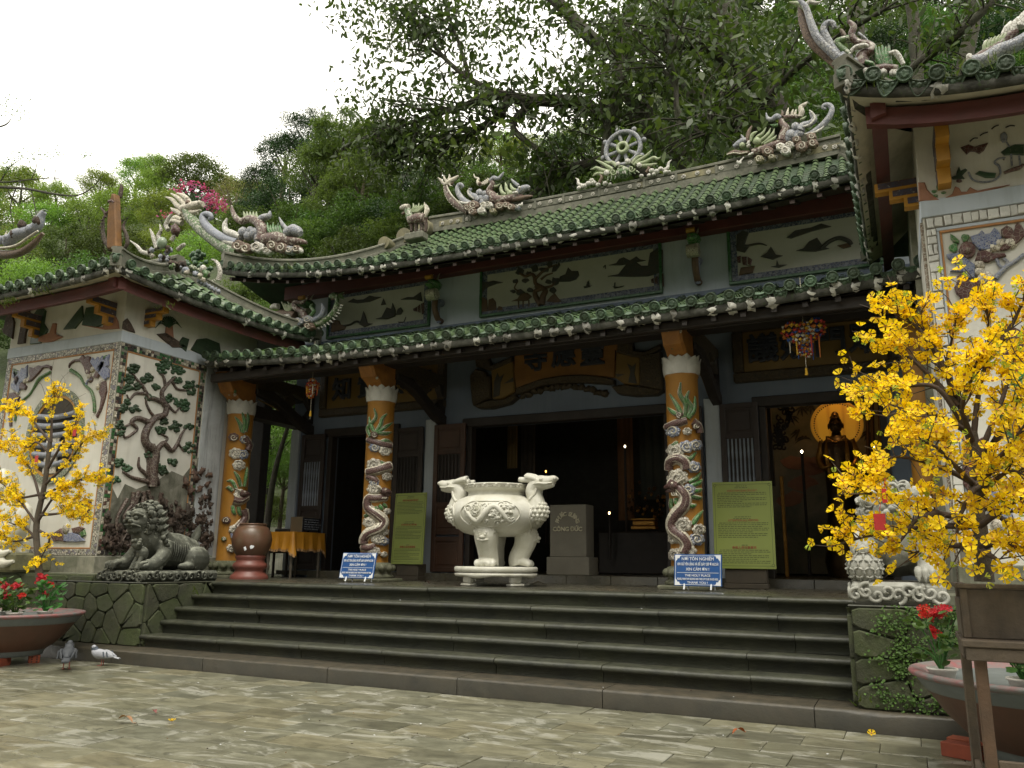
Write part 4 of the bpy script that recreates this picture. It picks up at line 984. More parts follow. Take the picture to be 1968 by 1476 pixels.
# frieze reliefs: pond scene
Zf2 = lambda L:[(1560+x*.298,180+y*.298)for x,y in L]
flower(FW,pavR,Zf2,[('rock','p',[(686,575),(730,575),(745,620),(790,665),(830,690),(690,700)],m_pink),('rock','p',[(850,680),(905,650),(925,600),(950,610),(965,635),(1000,635),(1020,605),(1050,620),(1070,628),(1180,605),(1280,590),(1100,640)],m_pink),('leaf','p',blobpoly(812,605,11,16,8,.1,1),m_greenc),('leaf','p',blobpoly(790,632,18,10,8,.1,2),m_greenc),('leaf','p',blobpoly(845,612,16,9,8,.1,3),m_greenc),('leaf','p',blobpoly(850,640,17,9,8,.1,4),m_greenc),('leaf','p',blobpoly(800,660,15,9,8,.1,5),m_greenc),('leaf','p',[(898,540),(930,530),(935,505),(950,470),(960,500),(990,485),(1003,495),(970,530),(985,550),(950,555),(910,555)],m_greendk),('pot','p',blobpoly(950,565,20,10,8,.1,6),m_maroon),('wing','p',[(1055,520),(1080,500),(1130,510),(1190,515),(1180,545),(1120,545)],m_greendk),('duck','s',([(1010,510),(1040,560),(1110,575),(1180,560),(1215,520),(1205,470),(1180,450),(1200,425),(1245,418)],[.008,.008,.010,.008]),m_greyc),('duck_head','p',[(1225,418),(1250,412),(1240,432)],m_maroon),('butterfly','p',[(960,350),(1010,330),(1050,345),(1100,330),(1138,318),(1110,370),(1080,390),(1050,375),(1020,375),(1000,395)],m_maroon),('lotus_leaf','p',[(1220,380),(1260,350),(1310,330),(1369,330),(1369,400),(1300,395),(1240,400)],m_greendk),('stem','s',([(1285,395),(1290,470)],[.008,.008]),m_greyc),('stem','s',([(1335,400),(1345,470)],[.008,.008]),m_greyc),('bud','p',blobpoly(1238,285,26,34,10,.1,7),m_greyc),('stem','s',([(1255,315),(1275,350)],[.006,.006]),m_greyc),('bird','s',([(1240,515),(1290,495),(1340,480),(1365,460)],[.012,.02,.012]),m_maroon),('gull','s',([(1020,312),(1045,292),(1072,290)],[.006,.005]),m_dark),('gull','s',([(1085,275),(1105,262),(1135,252)],[.006,.005]),m_dark),('gull','s',([(1160,232),(1180,215),(1205,207)],[.006,.005]),m_dark),('gull','s',([(1250,222),(1280,210),(1310,212)],[.006,.005]),m_dark)],scale_d=.018)
# ================================================================== HALL ORNAMENT
UW = Wall((0,-1,0),Y=WY+.03)  # upper wall face
DW = Wall((0,-1,0),Y=WY)  # door wall face
m_panelbg = mat('cream_painted_panel',(.52,.51,.44),(.42,.41,.34),scale=1.5,rough=.75,bump=.1,stain=(.30,.24,.13),samt=.25,sscale=.8)
m_ink = mat('dark_ceramic_landscape',(.035,.040,.035),(.06,.05,.035),scale=18,rough=.5,bump=.5,bs=60,fleck=(.20,.20,.15),famt=.15,fscale=50)
m_sepia = mat('sepia_ceramic',(.13,.075,.035),(.075,.045,.025),scale=14,rough=.6,bump=.4)
def landscape(x0,x1,z0,z1,label):
 y = WY+.03
 b = MB(); b.box((x0,y-.02,z0),(x1,y+.02,z1)); p = part('landscape_panel',b,m_panelbg,hall,label)
 def fr(nm,w0,w1,t,mt):
  for lo,hi in(((x0-w1,y-t,z0-w1),(x1+w1,y+.01,z0-w0)),((x0-w1,y-t,z1+w0),(x1+w1,y+.01,z1+w1)),((x0-w1,y-t,z0-w0+.001),(x0-w0,y+.01,z1+w0-.001)),((x1+w0,y-t,z0-w0+.001),(x1+w1,y+.01,z1+w0-.001))):
   b = MB(); b.box(lo,hi,b=.006); part(nm,b,mt,p)
 fr('panel_border',.0,.085,.035,m_navy); fr('panel_frame',.087,.13,.055,m_greenb)
 return p
pC = landscape(-5.91,-3.09,5.20,5.80,'wide panel with a gnarled tree and boats'); pL = landscape(-9.05,-7.13,5.18,5.80,'panel with islets and a sailing boat'); pR = landscape(-1.86,-.1,5.18,5.80,'panel with an arched bridge')
PF = Wall((0,-1,0),Y=WY+.01)
Z7 = lambda L:[(900+x*.2033,440+y*.2033)for x,y in L]
Z8 = lambda L:[(620+x*.1423,500+y*.1423)for x,y in L]
Z4 = lambda L:[(1250+x*.3862,150+y*.3862)for x,y in L]
flower(PF,pC,Z7,[('tree_trunk','s',([(690,720),(640,640),(640,590),(700,560),(640,520),(630,460),(600,430),(540,450),(490,420)],[.05,.035,.03,.02]),m_sepia),('tree_trunk','s',([(700,720),(710,640),(730,580),(640,540)],[.06,.04]),m_sepia),('branch','s',([(640,470),(700,410),(760,370),(840,340)],[.025,.012]),m_sepia),('branch','s',([(720,560),(790,540),(830,500)],[.025,.012]),m_sepia),('branch','s',([(690,480),(740,440),(800,420)],[.02,.01]),m_sepia),('branch','s',([(490,600),(440,560),(470,500)],[.015,.008]),m_sepia),('tree_foliage','p',[(445,420),(470,380),(465,350),(495,370),(530,390),(515,430),(470,435)],m_ink),('tree_foliage','p',blobpoly(630,375,38,34,9,.3,1),m_ink),('tree_foliage','p',[(745,340),(760,295),(800,315),(790,360),(760,375)],m_ink),('tree_foliage','p',[(790,410),(805,345),(840,350),(860,310),(870,345),(830,400)],m_ink),('tree_foliage','p',blobpoly(540,490,32,22,8,.3,2),m_ink),('tree_foliage','p',blobpoly(720,390,48,26,9,.3,3),m_ink),('tree_foliage','p',blobpoly(450,495,26,22,8,.3,4),m_ink),('tree_foliage','p',blobpoly(425,590,24,16,8,.3,5),m_ink),('tree_foliage','p',blobpoly(490,600,40,28,9,.3,6),m_ink),('tree_foliage','p',blobpoly(820,500,42,40,9,.35,7),m_ink),('tree_foliage','p',blobpoly(590,580,34,24,9,.3,8),m_ink),('tree_foliage','p',blobpoly(760,500,34,24,9,.3,9),m_ink),('tree_foliage','p',blobpoly(800,580,34,30,9,.35,10),m_ink),('tree_foliage','p',blobpoly(570,420,26,18,9,.3,11),m_ink),('pavilion_roof','p',[(410,685),(470,660),(500,610),(560,605),(605,640),(560,680)],m_sepia),('pavilion_post','s',([(478,680),(478,750)],[.012,.012]),m_sepia),('pavilion_post','s',([(520,680),(522,745)],[.012,.012]),m_sepia),('pavilion_post','s',([(575,675),(575,738)],[.012,.012]),m_sepia),('hill','p',[(740,690),(780,640),(820,610),(850,650),(890,690),(830,700)],m_sepia),('rock','p',[(108,790),(110,670),(140,645),(180,670),(185,780)],m_sepia),('rock','p',[(186,780),(195,670),(235,655),(262,690),(270,770)],m_sepia),('rock','p',[(270,775),(290,730),(325,740),(330,770)],m_sepia),('hill','p',[(110,640),(112,480),(150,505),(200,500),(240,490),(330,508),(270,520),(190,550),(150,590)],m_ink),('island','p',[(850,500),(870,450),(920,430),(945,365),(980,400),(1040,400),(1050,440),(1020,480),(960,500)],m_ink),('mountain','p',[(1330,345),(1400,325),(1430,285),(1470,270),(1530,300),(1590,262),(1625,290),(1680,300),(1560,325),(1450,345)],m_ink),('mountain','p',[(1320,450),(1420,430),(1460,380),(1500,330),(1580,310),(1640,350),(1700,350),(1720,230),(1780,190),(1840,200),(1840,410),(1700,450),(1560,455)],m_ink),('boat','p',[(1090,545),(1100,560),(1150,550),(1168,535),(1140,545)],m_ink),('sail','p',[(1115,540),(1125,500),(1140,495),(1150,540)],m_ink),('boat','p',[(1365,545),(1385,565),(1450,552),(1475,538),(1430,550)],m_ink),('boatman','s',([(1385,550),(1388,510)],[.012,.01]),m_ink),('pot','p',[(1800,440),(1845,420),(1850,545),(1805,550)],m_maroon),('pot','p',[(1760,465),(1790,445),(1795,525),(1765,520)],m_maroon),('pot','p',[(1728,480),(1752,465),(1756,515),(1732,510)],m_maroon),('gull','s',([(240,395),(265,405),(300,390)],[.006,.004]),m_ink),('gull','s',([(1280,365),(1297,345),(1300,380)],[.008,.006]),m_ink)],scale_d=.022)
flower(PF,pL,Z8,[('mountain','p',[(340,570),(420,520),(470,540),(560,530),(640,480),(710,495),(800,500),(640,565),(470,585)],m_ink),('mountain','p',[(1060,535),(1150,500),(1230,500),(1330,430),(1350,560),(1250,535)],m_ink),('island','p',[(500,870),(530,780),(555,690),(580,740),(610,850),(680,860),(570,905)],m_ink),('island','p',[(720,795),(800,770),(870,640),(930,660),(950,580),(990,680),(985,760),(880,800)],m_ink),('island','p',[(990,740),(1020,660),(1060,640),(1090,690),(1060,735)],m_ink),('boat','p',[(790,610),(825,520),(860,600)],m_ink),('bank','p',[(120,980),(130,800),(230,820),(250,870),(330,880),(300,940),(200,960)],m_sepia),('bridge','s',([(290,890),(380,870),(460,830),(530,860)],[.02,.02]),m_ink),('boat','p',[(1015,830),(1040,855),(1100,850),(1130,770),(1110,830),(1060,840)],m_ink),('pot','p',[(1335,590),(1380,570),(1380,720),(1345,735)],m_maroon),('pot','p',[(1285,630),(1320,600),(1325,710),(1295,705)],m_maroon),('pot','p',[(1225,660),(1275,635),(1280,695),(1235,690)],m_maroon)],scale_d=.022)
flower(PF,pR,Z4,[('tree_foliage','p',[(430,780),(460,760),(490,770),(470,830),(500,830),(470,870),(430,860)],m_ink),('bank','s',([(470,840),(540,825),(580,835)],[.02,.008]),m_ink),('mountain','p',[(680,795),(720,760),(800,745),(850,725),(900,740),(800,765),(700,800)],m_ink),('island','p',[(550,890),(580,870),(600,840),(625,880),(660,885),(610,905)],m_ink),('island','p',[(725,860),(760,850),(790,815),(830,795),(860,840),(890,850),(820,865)],m_ink),('bridge','s',([(850,850),(890,815),(940,797),(985,812),(1000,830)],[.03,.03]),m_ink),('boat','p',[(600,940),(625,935),(630,905),(640,930),(680,930),(640,945)],m_ink),('pot','p',[(430,890),(450,885),(450,920),(435,920)],m_maroon),('pot','p',[(455,890),(480,890),(480,935),(460,930)],m_maroon),('pot','p',[(485,890),(508,905),(500,935),(485,925)],m_maroon),('bank','p',[(440,985),(450,945),(520,935),(510,970)],m_sepia),('shore','p',[(930,835),(990,820),(1000,840),(960,850)],m_sepia)],scale_d=.022)
# ---- carved dragon-head brackets of the upper wall
def head_bracket(x,z,label=None):
 """a dragon head with curled body jutting from the wall"""
 o = MB(); y = WY
 o.tube(cr([(x,y+.02,z-.62),(x,y-.10,z-.60),(x,y-.20,z-.45),(x,y-.20,z-.30)]),[.05]*16,n=9)
 h = part('dragon_bracket',o,m_sepia,hall)
 b = MB(); b.tube([(x-.085,y-.30,z-.24),(x+.085,y-.30,z-.24)],.10,n=14); b.tube([(x-.095,y-.30,z-.24),(x+.095,y-.30,z-.24)],.05,n=10); part('scroll',b,m_ivory,h)
 b = MB(); b.ball((x,y-.24,z-.05),(.10,.17,.10),jit=.3,seed=3); b.ball((x,y-.40,z-.10),(.07,.09,.035)); part('head',b,m_greenc,h)
 b = MB(); b.tube([(x-.06,y-.42,z+.03),(x+.06,y-.42,z+.03)],.04,n=9); part('snout',b,m_yellow,h)
 for s_ in(-1,1):
  b = MB(); b.tube(cr([(x+.05*s_,y-.24,z+.04),(x+.07*s_,y-.22,z+.12),(x+.06*s_,y-.16,z+.17)]),[.02,.018,.016,.014,.012,.01,.008,.007,.006,.005,.004,.004,.003],n=6); part('horn',b,m_ivory,h)
 b = MB(); b.tube(cr([(x,y,z-.30),(x,y-.12,z-.34),(x,y-.14,z-.50),(x,y-.06,z-.66)]),rads([.07,.06,.04],19),n=9); part('neck',b,m_bluec,h)
 return h
head_bracket(-6.78,5.72); head_bracket(-2.42,5.78); head_bracket(-9.45,5.72)
# ---- name boards
def text_mesh(body,size,ext,bev=0.0):
 c = bpy.data.curves.new('txt','FONT'); c.body = body; c.size = size; c.extrude = ext; c.bevel_depth = bev; c.align_x = 'CENTER'; c.align_y = 'CENTER'; c.resolution_u = 3
 o = bpy.data.objects.new('txt',c); COL.objects.link(o)
 dg = bpy.context.evaluated_depsgraph_get(); me = bpy.data.meshes.new_from_object(o.evaluated_get(dg))
 bpy.data.objects.remove(o); bpy.data.curves.remove(c); return me
def text(name,body,size,loc,mt,parent,ext=.008,rx=90,rz=0,sx=1.0,M=None,bold=0.0):
 me = text_mesh(body,size,ext,bold); me.materials.clear(); me.materials.append(mt)
 Mx = Matrix.Translation(loc)@Matrix.Rotation(R(rz),4,'Z')@Matrix.Rotation(R(rx),4,'X')@Matrix.Diagonal((sx,1,1,1))if M is None else M
 return inst(name,me,parent,Mx)
m_board = mat('ochre_name_board',(.19,.12,.03),(.17,.105,.028),scale=4,rough=.6,bump=.25)
m_boardor = mat('orange_name_board',(.27,.13,.03),(.20,.095,.025),scale=4,rough=.6,bump=.2)
m_glyph = mat('dark_blue_letters',(.018,.022,.03),(.03,.036,.05),scale=30,rough=.4,bump=.4,bs=80)
m_carvedfr = mat('carved_gilt_frame',(.07,.05,.02),(.035,.026,.015),scale=26,rough=.55,bump=.9,bs=34,bdist=.03,fleck=(.24,.17,.06),famt=.25,fscale=30)
def board(x0,x1,z0,z1,chars,label):
 y = WY; b = MB(); b.box((x0,y-.06,z0),(x1,y+.01,z1),b=.01); p = part('name_board',b,m_board,hall,label)
 for lo,hi in(((x0-.14,y-.11,z0-.14),(x1+.14,y+.01,z0)),((x0-.14,y-.11,z1),(x1+.14,y+.01,z1+.14)),((x0-.14,y-.11,z0+.001),(x0-.001,y+.01,z1-.001)),((x1+.001,y-.11,z0+.001),(x1+.14,y+.01,z1-.001))):
  b = MB(); b.box(lo,hi,b=.02); part('board_frame',b,m_carvedfr,p)
 n = len(chars)
 for i,ch in enumerate(chars):text('character',ch,.42,(lerp(x0,x1,(i+.62)/(n+.2)),y-.075,(z0+z1)/2-.0),m_glyph,p,ext=.016,bold=.012)
board(-1.84,-.02,3.74,4.32,'議妙門眾','ochre name board with dark letters above the right door'); board(-9.04,-6.76,3.74,4.36,'知實如真','ochre name board with dark letters above the left door')
# centre board: open scroll with curled ends
Z9 = lambda L:[(900+x*.2033,640+y*.2033)for x,y in L]
scroll = DW.rel('scroll_board',Z9([(455,175),(740,140),(1090,95),(1500,80),(1400,170),(1395,430),(1300,420),(1090,405),(880,420),(700,450),(560,500),(470,530),(450,400)]),m_boardor,hall,depth=.07,bev=.01)
scroll['label'] = 'orange scroll shaped name board above the middle door'
for ch,(x,y)in zip('寺應靈',[(655,275),(920,230),(1190,220)]):
 c = DW.p(*Z9([(x,y)])[0],out=.075); text('character',ch,.40,c,m_glyph,scroll,ext=.014,bold=.014)
for nm,poly,mt,d in(('scroll_end',[(235,360),(440,270),(460,560),(330,640),(250,630)],m_board,.09),('scroll_roll',[(45,420),(100,350),(180,370),(200,420),(235,420),(240,630),(200,640),(80,700),(65,660)],m_carvedfr,.13),('scroll_lip',[(90,700),(240,650),(380,640),(470,590),(490,620),(420,680),(250,725),(130,725)],m_carvedfr,.16),('scroll_top',[(90,240),(200,210),(240,320),(440,235),(440,285),(240,370),(100,330)],m_carvedfr,.12),('scroll_end',[(1415,190),(1640,240),(1640,500),(1500,500),(1400,430)],m_board,.09),('scroll_roll',[(1640,230),(1840,190),(1860,560),(1640,520)],m_carvedfr,.13),('scroll_lip',[(1380,520),(1500,505),(1700,530),(1860,565),(1800,600),(1600,610),(1440,590)],m_carvedfr,.16),('scroll_top',[(1430,110),(1560,60),(1580,180),(1690,190),(1830,120),(1840,160),(1700,245),(1560,240),(1425,190)],m_carvedfr,.12),('scroll_rail',[(480,530),(700,450),(900,415),(1090,405),(1300,425),(1400,455),(1400,500),(1280,490),(1090,480),(880,485),(700,510),(530,580),(470,590)],m_carvedfr,.12)):
 DW.rel(nm,Z9(poly),mt,scroll,depth=d,bev=.02)
for nm,poly,mt in(('painted_plum',[(260,620),(270,470),(300,390),(320,430),(360,400),(330,480),(320,600)],m_ink),('painted_rock',[(360,490),(450,430),(450,470)],m_ink),('painted_plum',[(1530,480),(1550,380),(1520,300),(1570,330),(1600,300),(1590,400),(1610,490)],m_ink),('painted_rock',[(1405,400),(1500,400),(1430,430)],m_ink)):DW.rel(nm,Z9(poly),mt,scroll,depth=.012,bev=.003,out=.088)
for k in range(15):
 x = 520+k*55; y = 620-120*math.sin(math.pi*min(1,max(0,(x-480)/900)))**.8+10*(k%2)
 b = MB(); DW.dome(b,*Z9([(x,y)])[0],.07,.06,seed=k,jit=.7,asp=.7); part('carved_valance',b,m_carvedfr,scroll)
 # ---- carved tie beams between columns and wall
CY = 9.60; COLX = [-9.49,-6.775,-2.335,.30]
for cx in COLX[:3]:
 XW = Wall((1,0,0),X=cx+.05)
 y0,y1 = CY+.15,WY
 def q(L):return[Vector((cx+.05,lerp(y0,y1,a),z))for a,z in L]
 b = MB(); b.prism(q([(0,4.10),(1,4.12),(1,3.98),(.86,3.96),(.8,3.88),(.62,3.94),(.5,3.86),(.3,3.9),(0,3.8)]),(1,0,0),.10,bev=.012); tb = part('tie_beam',b,m_carvedfr,hall)
 b = MB(); b.prism(q([(0,3.78),(.3,3.70),(.55,3.55),(.8,3.36),(1,3.30),(1,3.46),(.9,3.52),(.7,3.62),(.5,3.76),(.28,3.88),(0,3.86)]),(1,0,0),.12,bev=.015); part('curved_brace',b,m_dark,tb)
 b = MB(); b.tube(cr(q([(.1,3.72),(.5,3.60),(.8,3.40),(.97,3.34),(.98,3.30)])),.012,n=6); part('brace_line',b,m_board,tb)
 b = MB(); b.prism(q([(.84,3.97),(.99,3.97),(.99,3.5),(.9,3.52),(.86,3.62),(.94,3.74),(.86,3.86)]),(1,0,0),.10,bev=.012); part('bracket_post',b,m_dark,tb)
 b = MB(); b.prism(q([(.45,3.93),(.62,3.93),(.68,3.8),(.6,3.70),(.5,3.76)]),(1,0,0),.08,bev=.012); part('carved_leaf',b,m_carvedfr,tb)
 # ================================================================== DRAGON COLUMNS
CR_ = .195
def oncyl(x,y,cx,cy,Rr):
 d = (x-984)*_r-(y-738)*_u+FPX*_f
 a = d.x**2+d.y**2; bq = -2*(d.x*cx+d.y*cy); c = cx*cx+cy*cy-Rr*Rr; D = bq*bq-4*a*c
 t = (-bq-math.sqrt(D))/(2*a)if D>0 else-bq/(2*a)
 p = Vector((0,0,EYE))+d*t
 n = Vector((p.x-cx,p.y-cy,0)).normalized()
 return Vector((cx+n.x*Rr,cy+n.y*Rr,p.z)),n
m_colpaint = mat('ochre_column_paint',(.38,.175,.022),(.29,.13,.018),scale=3,rough=.45,bump=.1,stain=(.16,.10,.03),samt=.3,sscale=1.6)
m_lotus = mat('white_lotus_plaster',(.56,.55,.50),(.42,.41,.37),scale=4,rough=.6,bump=.12,stain=(.2,.19,.16),samt=.35,sscale=3)
m_basestone = mat('mossy_base_stone',(.15,.145,.10),(.07,.07,.045),scale=7,rough=.8,bump=.5,stain=(.05,.07,.02),samt=.5,fleck=(.4,.39,.33),famt=.2,fscale=30)
m_cloud = mat('white_cloud_mosaic',(.56,.53,.44),(.44,.41,.34),rough=.4,bump=.6,mosaic=(30,(.16,.13,.10),.07,None),orand=.15)
m_cloudb = mat('blue_white_cloud_mosaic',(.42,.43,.44),(.25,.28,.36),rough=.4,bump=.6,mosaic=(40,(.07,.08,.13),.12,[(.5,.5,.47),(.22,.26,.38),(.4,.41,.43)]),orand=.15)
m_scale = mat('maroon_scale_mosaic',(.075,.030,.028),(.05,.022,.022),rough=.35,bump=.6,mosaic=(42,(.19,.14,.11),.06,None))
def spiral(c,r,turns=1.6,n=22,ph=0):
 return[(c[0]+r*(1-i/n)*math.cos(ph+turns*6.283*i/n),c[1]+r*(1-i/n)*math.sin(ph+turns*6.283*i/n))for i in range(n)]
def column(cx,Zf,sc,body,clouds,flames,head,tail=None,extra=()):
 cy = CY
 o = MB(); o.lathe([(CR_*1.02,1.10),(CR_,1.16),(CR_,3.36),(CR_*1.05,3.375),(CR_*1.05,3.41)],40,(cx,cy,0)); c = part('column',o,m_colpaint,hall)
 b = MB(); b.box((cx-.30,cy-.30,ZT-.01),(cx+.30,cy+.30,ZT+.045),b=.015); part('plinth_stone',b,m_basestone,c)
 b = MB(); b.lathe([(.27,ZT+.046),(.285,ZT+.07),(.25,ZT+.10),(.235,ZT+.115),(.255,ZT+.15),(.27,ZT+.19),(.262,ZT+.225),(.235,ZT+.25),(.205,ZT+.26)],32,(cx,cy,0))
 for k in range(12):
  a = k*math.pi/6; b.ball((cx+math.cos(a)*.255,cy+math.sin(a)*.255,ZT+.185),(.055,.055,.05),n=8,k=6)
 part('lotus_base',b,m_basestone,c)
 # lotus capital: overlapping petals
 b = MB(); b.lathe([(CR_*.98,3.40),(CR_*1.02,3.44),(CR_*1.05,3.52),(CR_*.7,3.58)],24,(cx,cy,0)); cap = part('lotus_capital',b,m_lotus,c)
 for lay,(k0,rr_,top)in enumerate(((.5,1.06,3.64),(0,1.12,3.62))):
  for k in range(7):
   th = (k+k0)*2*math.pi/7+.35; b = MB(); vs = []; nu,nv = 8,8
   for j in range(nv+1):
    t = j/nv; z = lerp(3.40,top,t); wd = (math.sin(min(1,t*1.02)*math.pi*.62+.75)**.8 if t<.55 else max(0,(1-t)/.45)**.62*.985)*.50
    ro = CR_*rr_*(1+.06*math.sin(t*3)+.14*max(0,t-.7)/.3)
    for i in range(nu+1):
     a = th+(i/nu-.5)*2*wd; e = abs(i/nu-.5)*2
     vs.append((cx+math.cos(a)*(ro-.012*e*e),cy+math.sin(a)*(ro-.012*e*e),z))
   b.add(vs,[(j*(nu+1)+i,j*(nu+1)+i+1,(j+1)*(nu+1)+i+1,(j+1)*(nu+1)+i)for j in range(nv)for i in range(nu)],0,True)
   part('petal',b,m_lotus,cap)
   # bracket over the capital, reaching out under the eave
 b = MB(); b.prism([(cx-.12,cy+.2,4.12),(cx-.12,cy+.2,3.56),(cx-.12,cy-.12,3.56),(cx-.12,cy-.24,3.66),(cx-.12,cy-.36,3.72),(cx-.12,cy-.46,3.90),(cx-.12,cy-.50,4.02)],(1,0,0),.24,bev=.03,back=True); br = part('bracket',b,mat('orange_bracket_paint',(.40,.17,.03),(.30,.12,.025),scale=5,rough=.6,bump=.3,stain=(.1,.06,.03),samt=.5,sscale=4),c)
 rr2 = random.Random(int(cx*10))
 for k in range(16):
  t = rr2.random(); b = MB(); b.ball((cx+rr2.uniform(-.10,.12),cy-lerp(.26,.48,t)-.01,lerp(3.70,4.0,t)+rr2.uniform(-.03,.05)),(.028,.028,.028),jit=.5,seed=k,n=7,k=5); part('bracket_flower',b,rr2.choice((m_ivory,m_ivory,m_greenc,m_cloud)),br)
  # dragon body winding round the shaft
 def tubeon(pts,rpx,lift,k=5):
  P = cr([(x,y,0)for x,y in Zf(pts)],k); out = []
  for p in P:
   q,n = oncyl(p.x,p.y,cx,cy,CR_+lift); out.append(q)
  return out
 for pts,r in body:
  P = tubeon(pts,r,.0); b = MB(); b.tube(P,rads([v*1.6 for v in r],len(P)),n=8); part('body_outline',b,m_ivory,c)
  P = tubeon(pts,r,.016); b = MB(); b.tube(P,rads([v*1.32 for v in r],len(P)),n=9); part('dragon_body',b,m_scale,c)
 for pts in flames:
  P = tubeon(pts,None,.0); b = MB(); b.tube(P,rads([.032,.036,.03,.012],len(P)),n=7); part('flame_outline',b,m_ivory,c)
  P = tubeon(pts,None,.012); b = MB(); b.tube(P,rads([.024,.03,.024,.007],len(P)),n=7); part('green_flame',b,m_greenc,c)
 for i,(x,y,r,mt)in enumerate(clouds):
  r*=1.18
  poly = scallop(x,y,r,7,.16,i*.7,.8); b = MB(); P0 = Zf(poly); cc = Zf([(x,y)])[0]
  ring0 = [oncyl(px,py,cx,cy,CR_-.01)[0]for px,py in P0]; ring1 = [oncyl(lerp(px,cc[0],.04),lerp(py,cc[1],.04),cx,cy,CR_+.03)[0]for px,py in P0]; ring2 = [oncyl(lerp(px,cc[0],.3),lerp(py,cc[1],.3),cx,cy,CR_+.042)[0]for px,py in P0]; ctr = oncyl(cc[0],cc[1],cx,cy,CR_+.042)[0]
  k = len(P0); b.add(ring0+ring1+ring2+[ctr],[(q*k+j,q*k+(j+1)%k,(q+1)*k+(j+1)%k,(q+1)*k+j)for q in range(2)for j in range(k)]+[(2*k+j,2*k+(j+1)%k,3*k)for j in range(k)],0,False)
  cl = part('cloud',b,mt,c)
  P = [oncyl(px,py,cx,cy,CR_+.046)[0]for px,py in Zf(spiral((x,y),r*.62,1.5,18,i))]; b = MB(); b.tube(P,.008,n=5); part('cloud_swirl',b,m_ivory if mt is not m_cloud else m_chip,cl)
 hx,hy,sg = head
 def H(dx,dy,lift=.05):return oncyl(*Zf([(hx+dx*sg,hy+dy)])[0],cx,cy,CR_+lift)[0]
 s1 = .0145*sc/.3118
 b = MB(); b.tube([H(-20,0),H(10,0),H(35,2),H(62,12,.06)],[.045,.055,.042,.022],n=9); b.tube([H(0,22,.03),H(30,30,.05),H(55,36,.05)],[.04,.028,.012],n=8); hd = part('dragon_head',b,m_scale,c)
 b = MB(); b.ball(H(18,-14,.09),.018,n=8); part('eye',b,m_ivory,hd)
 for k in range(3):b = MB(); b.tube(cr([H(-5,-10,.06),H(-22-8*k,-22-6*k,.06),H(-40-14*k,-14-16*k,.05)]),rads([.016,.012,.003],13),n=6); part('horn',b,m_ivory,hd)
 for k in range(3):b = MB(); b.tube(cr([H(-5+k*14,38,.04),H(-10+k*14,58,.06),H(-22+k*14,62,.05)]),rads([.012,.010,.004],13),n=6); part('beard',b,m_ivory,hd)
 return c
Zcol2 = lambda L:[(1260+x*.3118,620+y*.3118)for x,y in L]
column(COLX[2],Zcol2,.3118,[([(70,645),(120,625),(190,605)],[.03,.035,.03]),([(232,610),(262,640),(268,680)],[.03,.035]),([(85,910),(92,860),(135,838),(178,862),(188,905)],[.04,.048,.04]),([(95,985),(150,1030),(182,1075),(172,1130),(130,1180),(105,1235),(115,1285),(165,1325),(192,1370),(175,1420)],[.04,.05,.052,.052,.045])],[(120,790,52,m_cloud),(190,765,44,m_cloudb),(250,755,40,m_cloudb),(105,668,44,m_cloudb),(195,670,27,m_cloud),(135,955,62,m_cloud),(235,890,42,m_cloudb),(205,1030,42,m_cloudb),(165,1245,56,m_cloud),(268,1275,40,m_cloud),(255,1335,46,m_cloudb),(110,1330,40,m_cloud),(200,1410,50,m_cloud),(120,1430,46,m_cloud),(145,568,25,m_scale),(255,640,26,m_scale)],[[(165,585),(140,525),(88,440)],[(180,582),(186,505),(150,440),(155,368)],[(195,582),(218,525),(190,470),(206,420)],[(200,590),(236,535),(242,455)],[(160,575),(112,555),(76,525)],[(205,985),(250,960),(278,925)],[(215,1005),(262,990),(286,968)],[(225,1040),(262,1035),(284,1025)],[(215,1070),(258,1080),(284,1078)],[(195,1115),(225,1130),(250,1122)],[(100,1085),(98,1130),(112,1158)],[(125,1082),(130,1112),(142,1132)],[(230,1245),(252,1205),(290,1160)],[(90,770),(130,745),(110,740)],[(180,830),(210,840),(250,800)]],(120,1005,-1))
Zcol1 = lambda L:[(560+x*.2304,780+y*.2304)for x,y in L]
column(COLX[1],Zcol1,.2304,[([(642,285),(720,312),(825,335)],[.03,.036]),([(640,555),(720,535),(815,505)],[.045,.05]),([(640,590),(690,612),(715,640)],[.035,.03]),([(790,765),(700,770),(645,775),(640,850),(705,905),(762,960),(735,1020),(650,1060),(610,1110),(605,1150)],[.035,.042,.045,.055,.058,.05,.045]),([(600,1180),(650,1185),(700,1165)],[.04,.03])],[(695,345,46,m_cloudb),(785,372,52,m_cloud),(690,488,58,m_cloud),(800,590,42,m_cloud),(690,640,40,m_cloudb),(690,695,56,m_cloud),(648,972,52,m_cloud),(725,1105,58,m_cloud),(775,1050,40,m_cloud),(770,1130,44,m_cloudb),(690,1215,50,m_cloud),(775,1240,28,m_cloud),(800,880,30,m_cloud),(690,240,30,m_scale)],[[(660,255),(640,185),(705,100),(690,20)],[(690,245),(742,160),(758,105),(798,65)],[(710,230),(780,180),(845,140)],[(710,222),(780,232),(835,220)],[(690,215),(660,150),(650,90)],[(740,470),(790,490),(830,470)],[(750,300),(790,290),(840,310)],[(700,840),(715,870),(735,880)],[(730,830),(752,855),(760,870)],[(760,820),(785,840),(790,870)],[(615,920),(640,905),(620,860)]],(770,712,1))
Zcol0 = lambda L:[(380+x*.2236,640+y*.2236)for x,y in L]
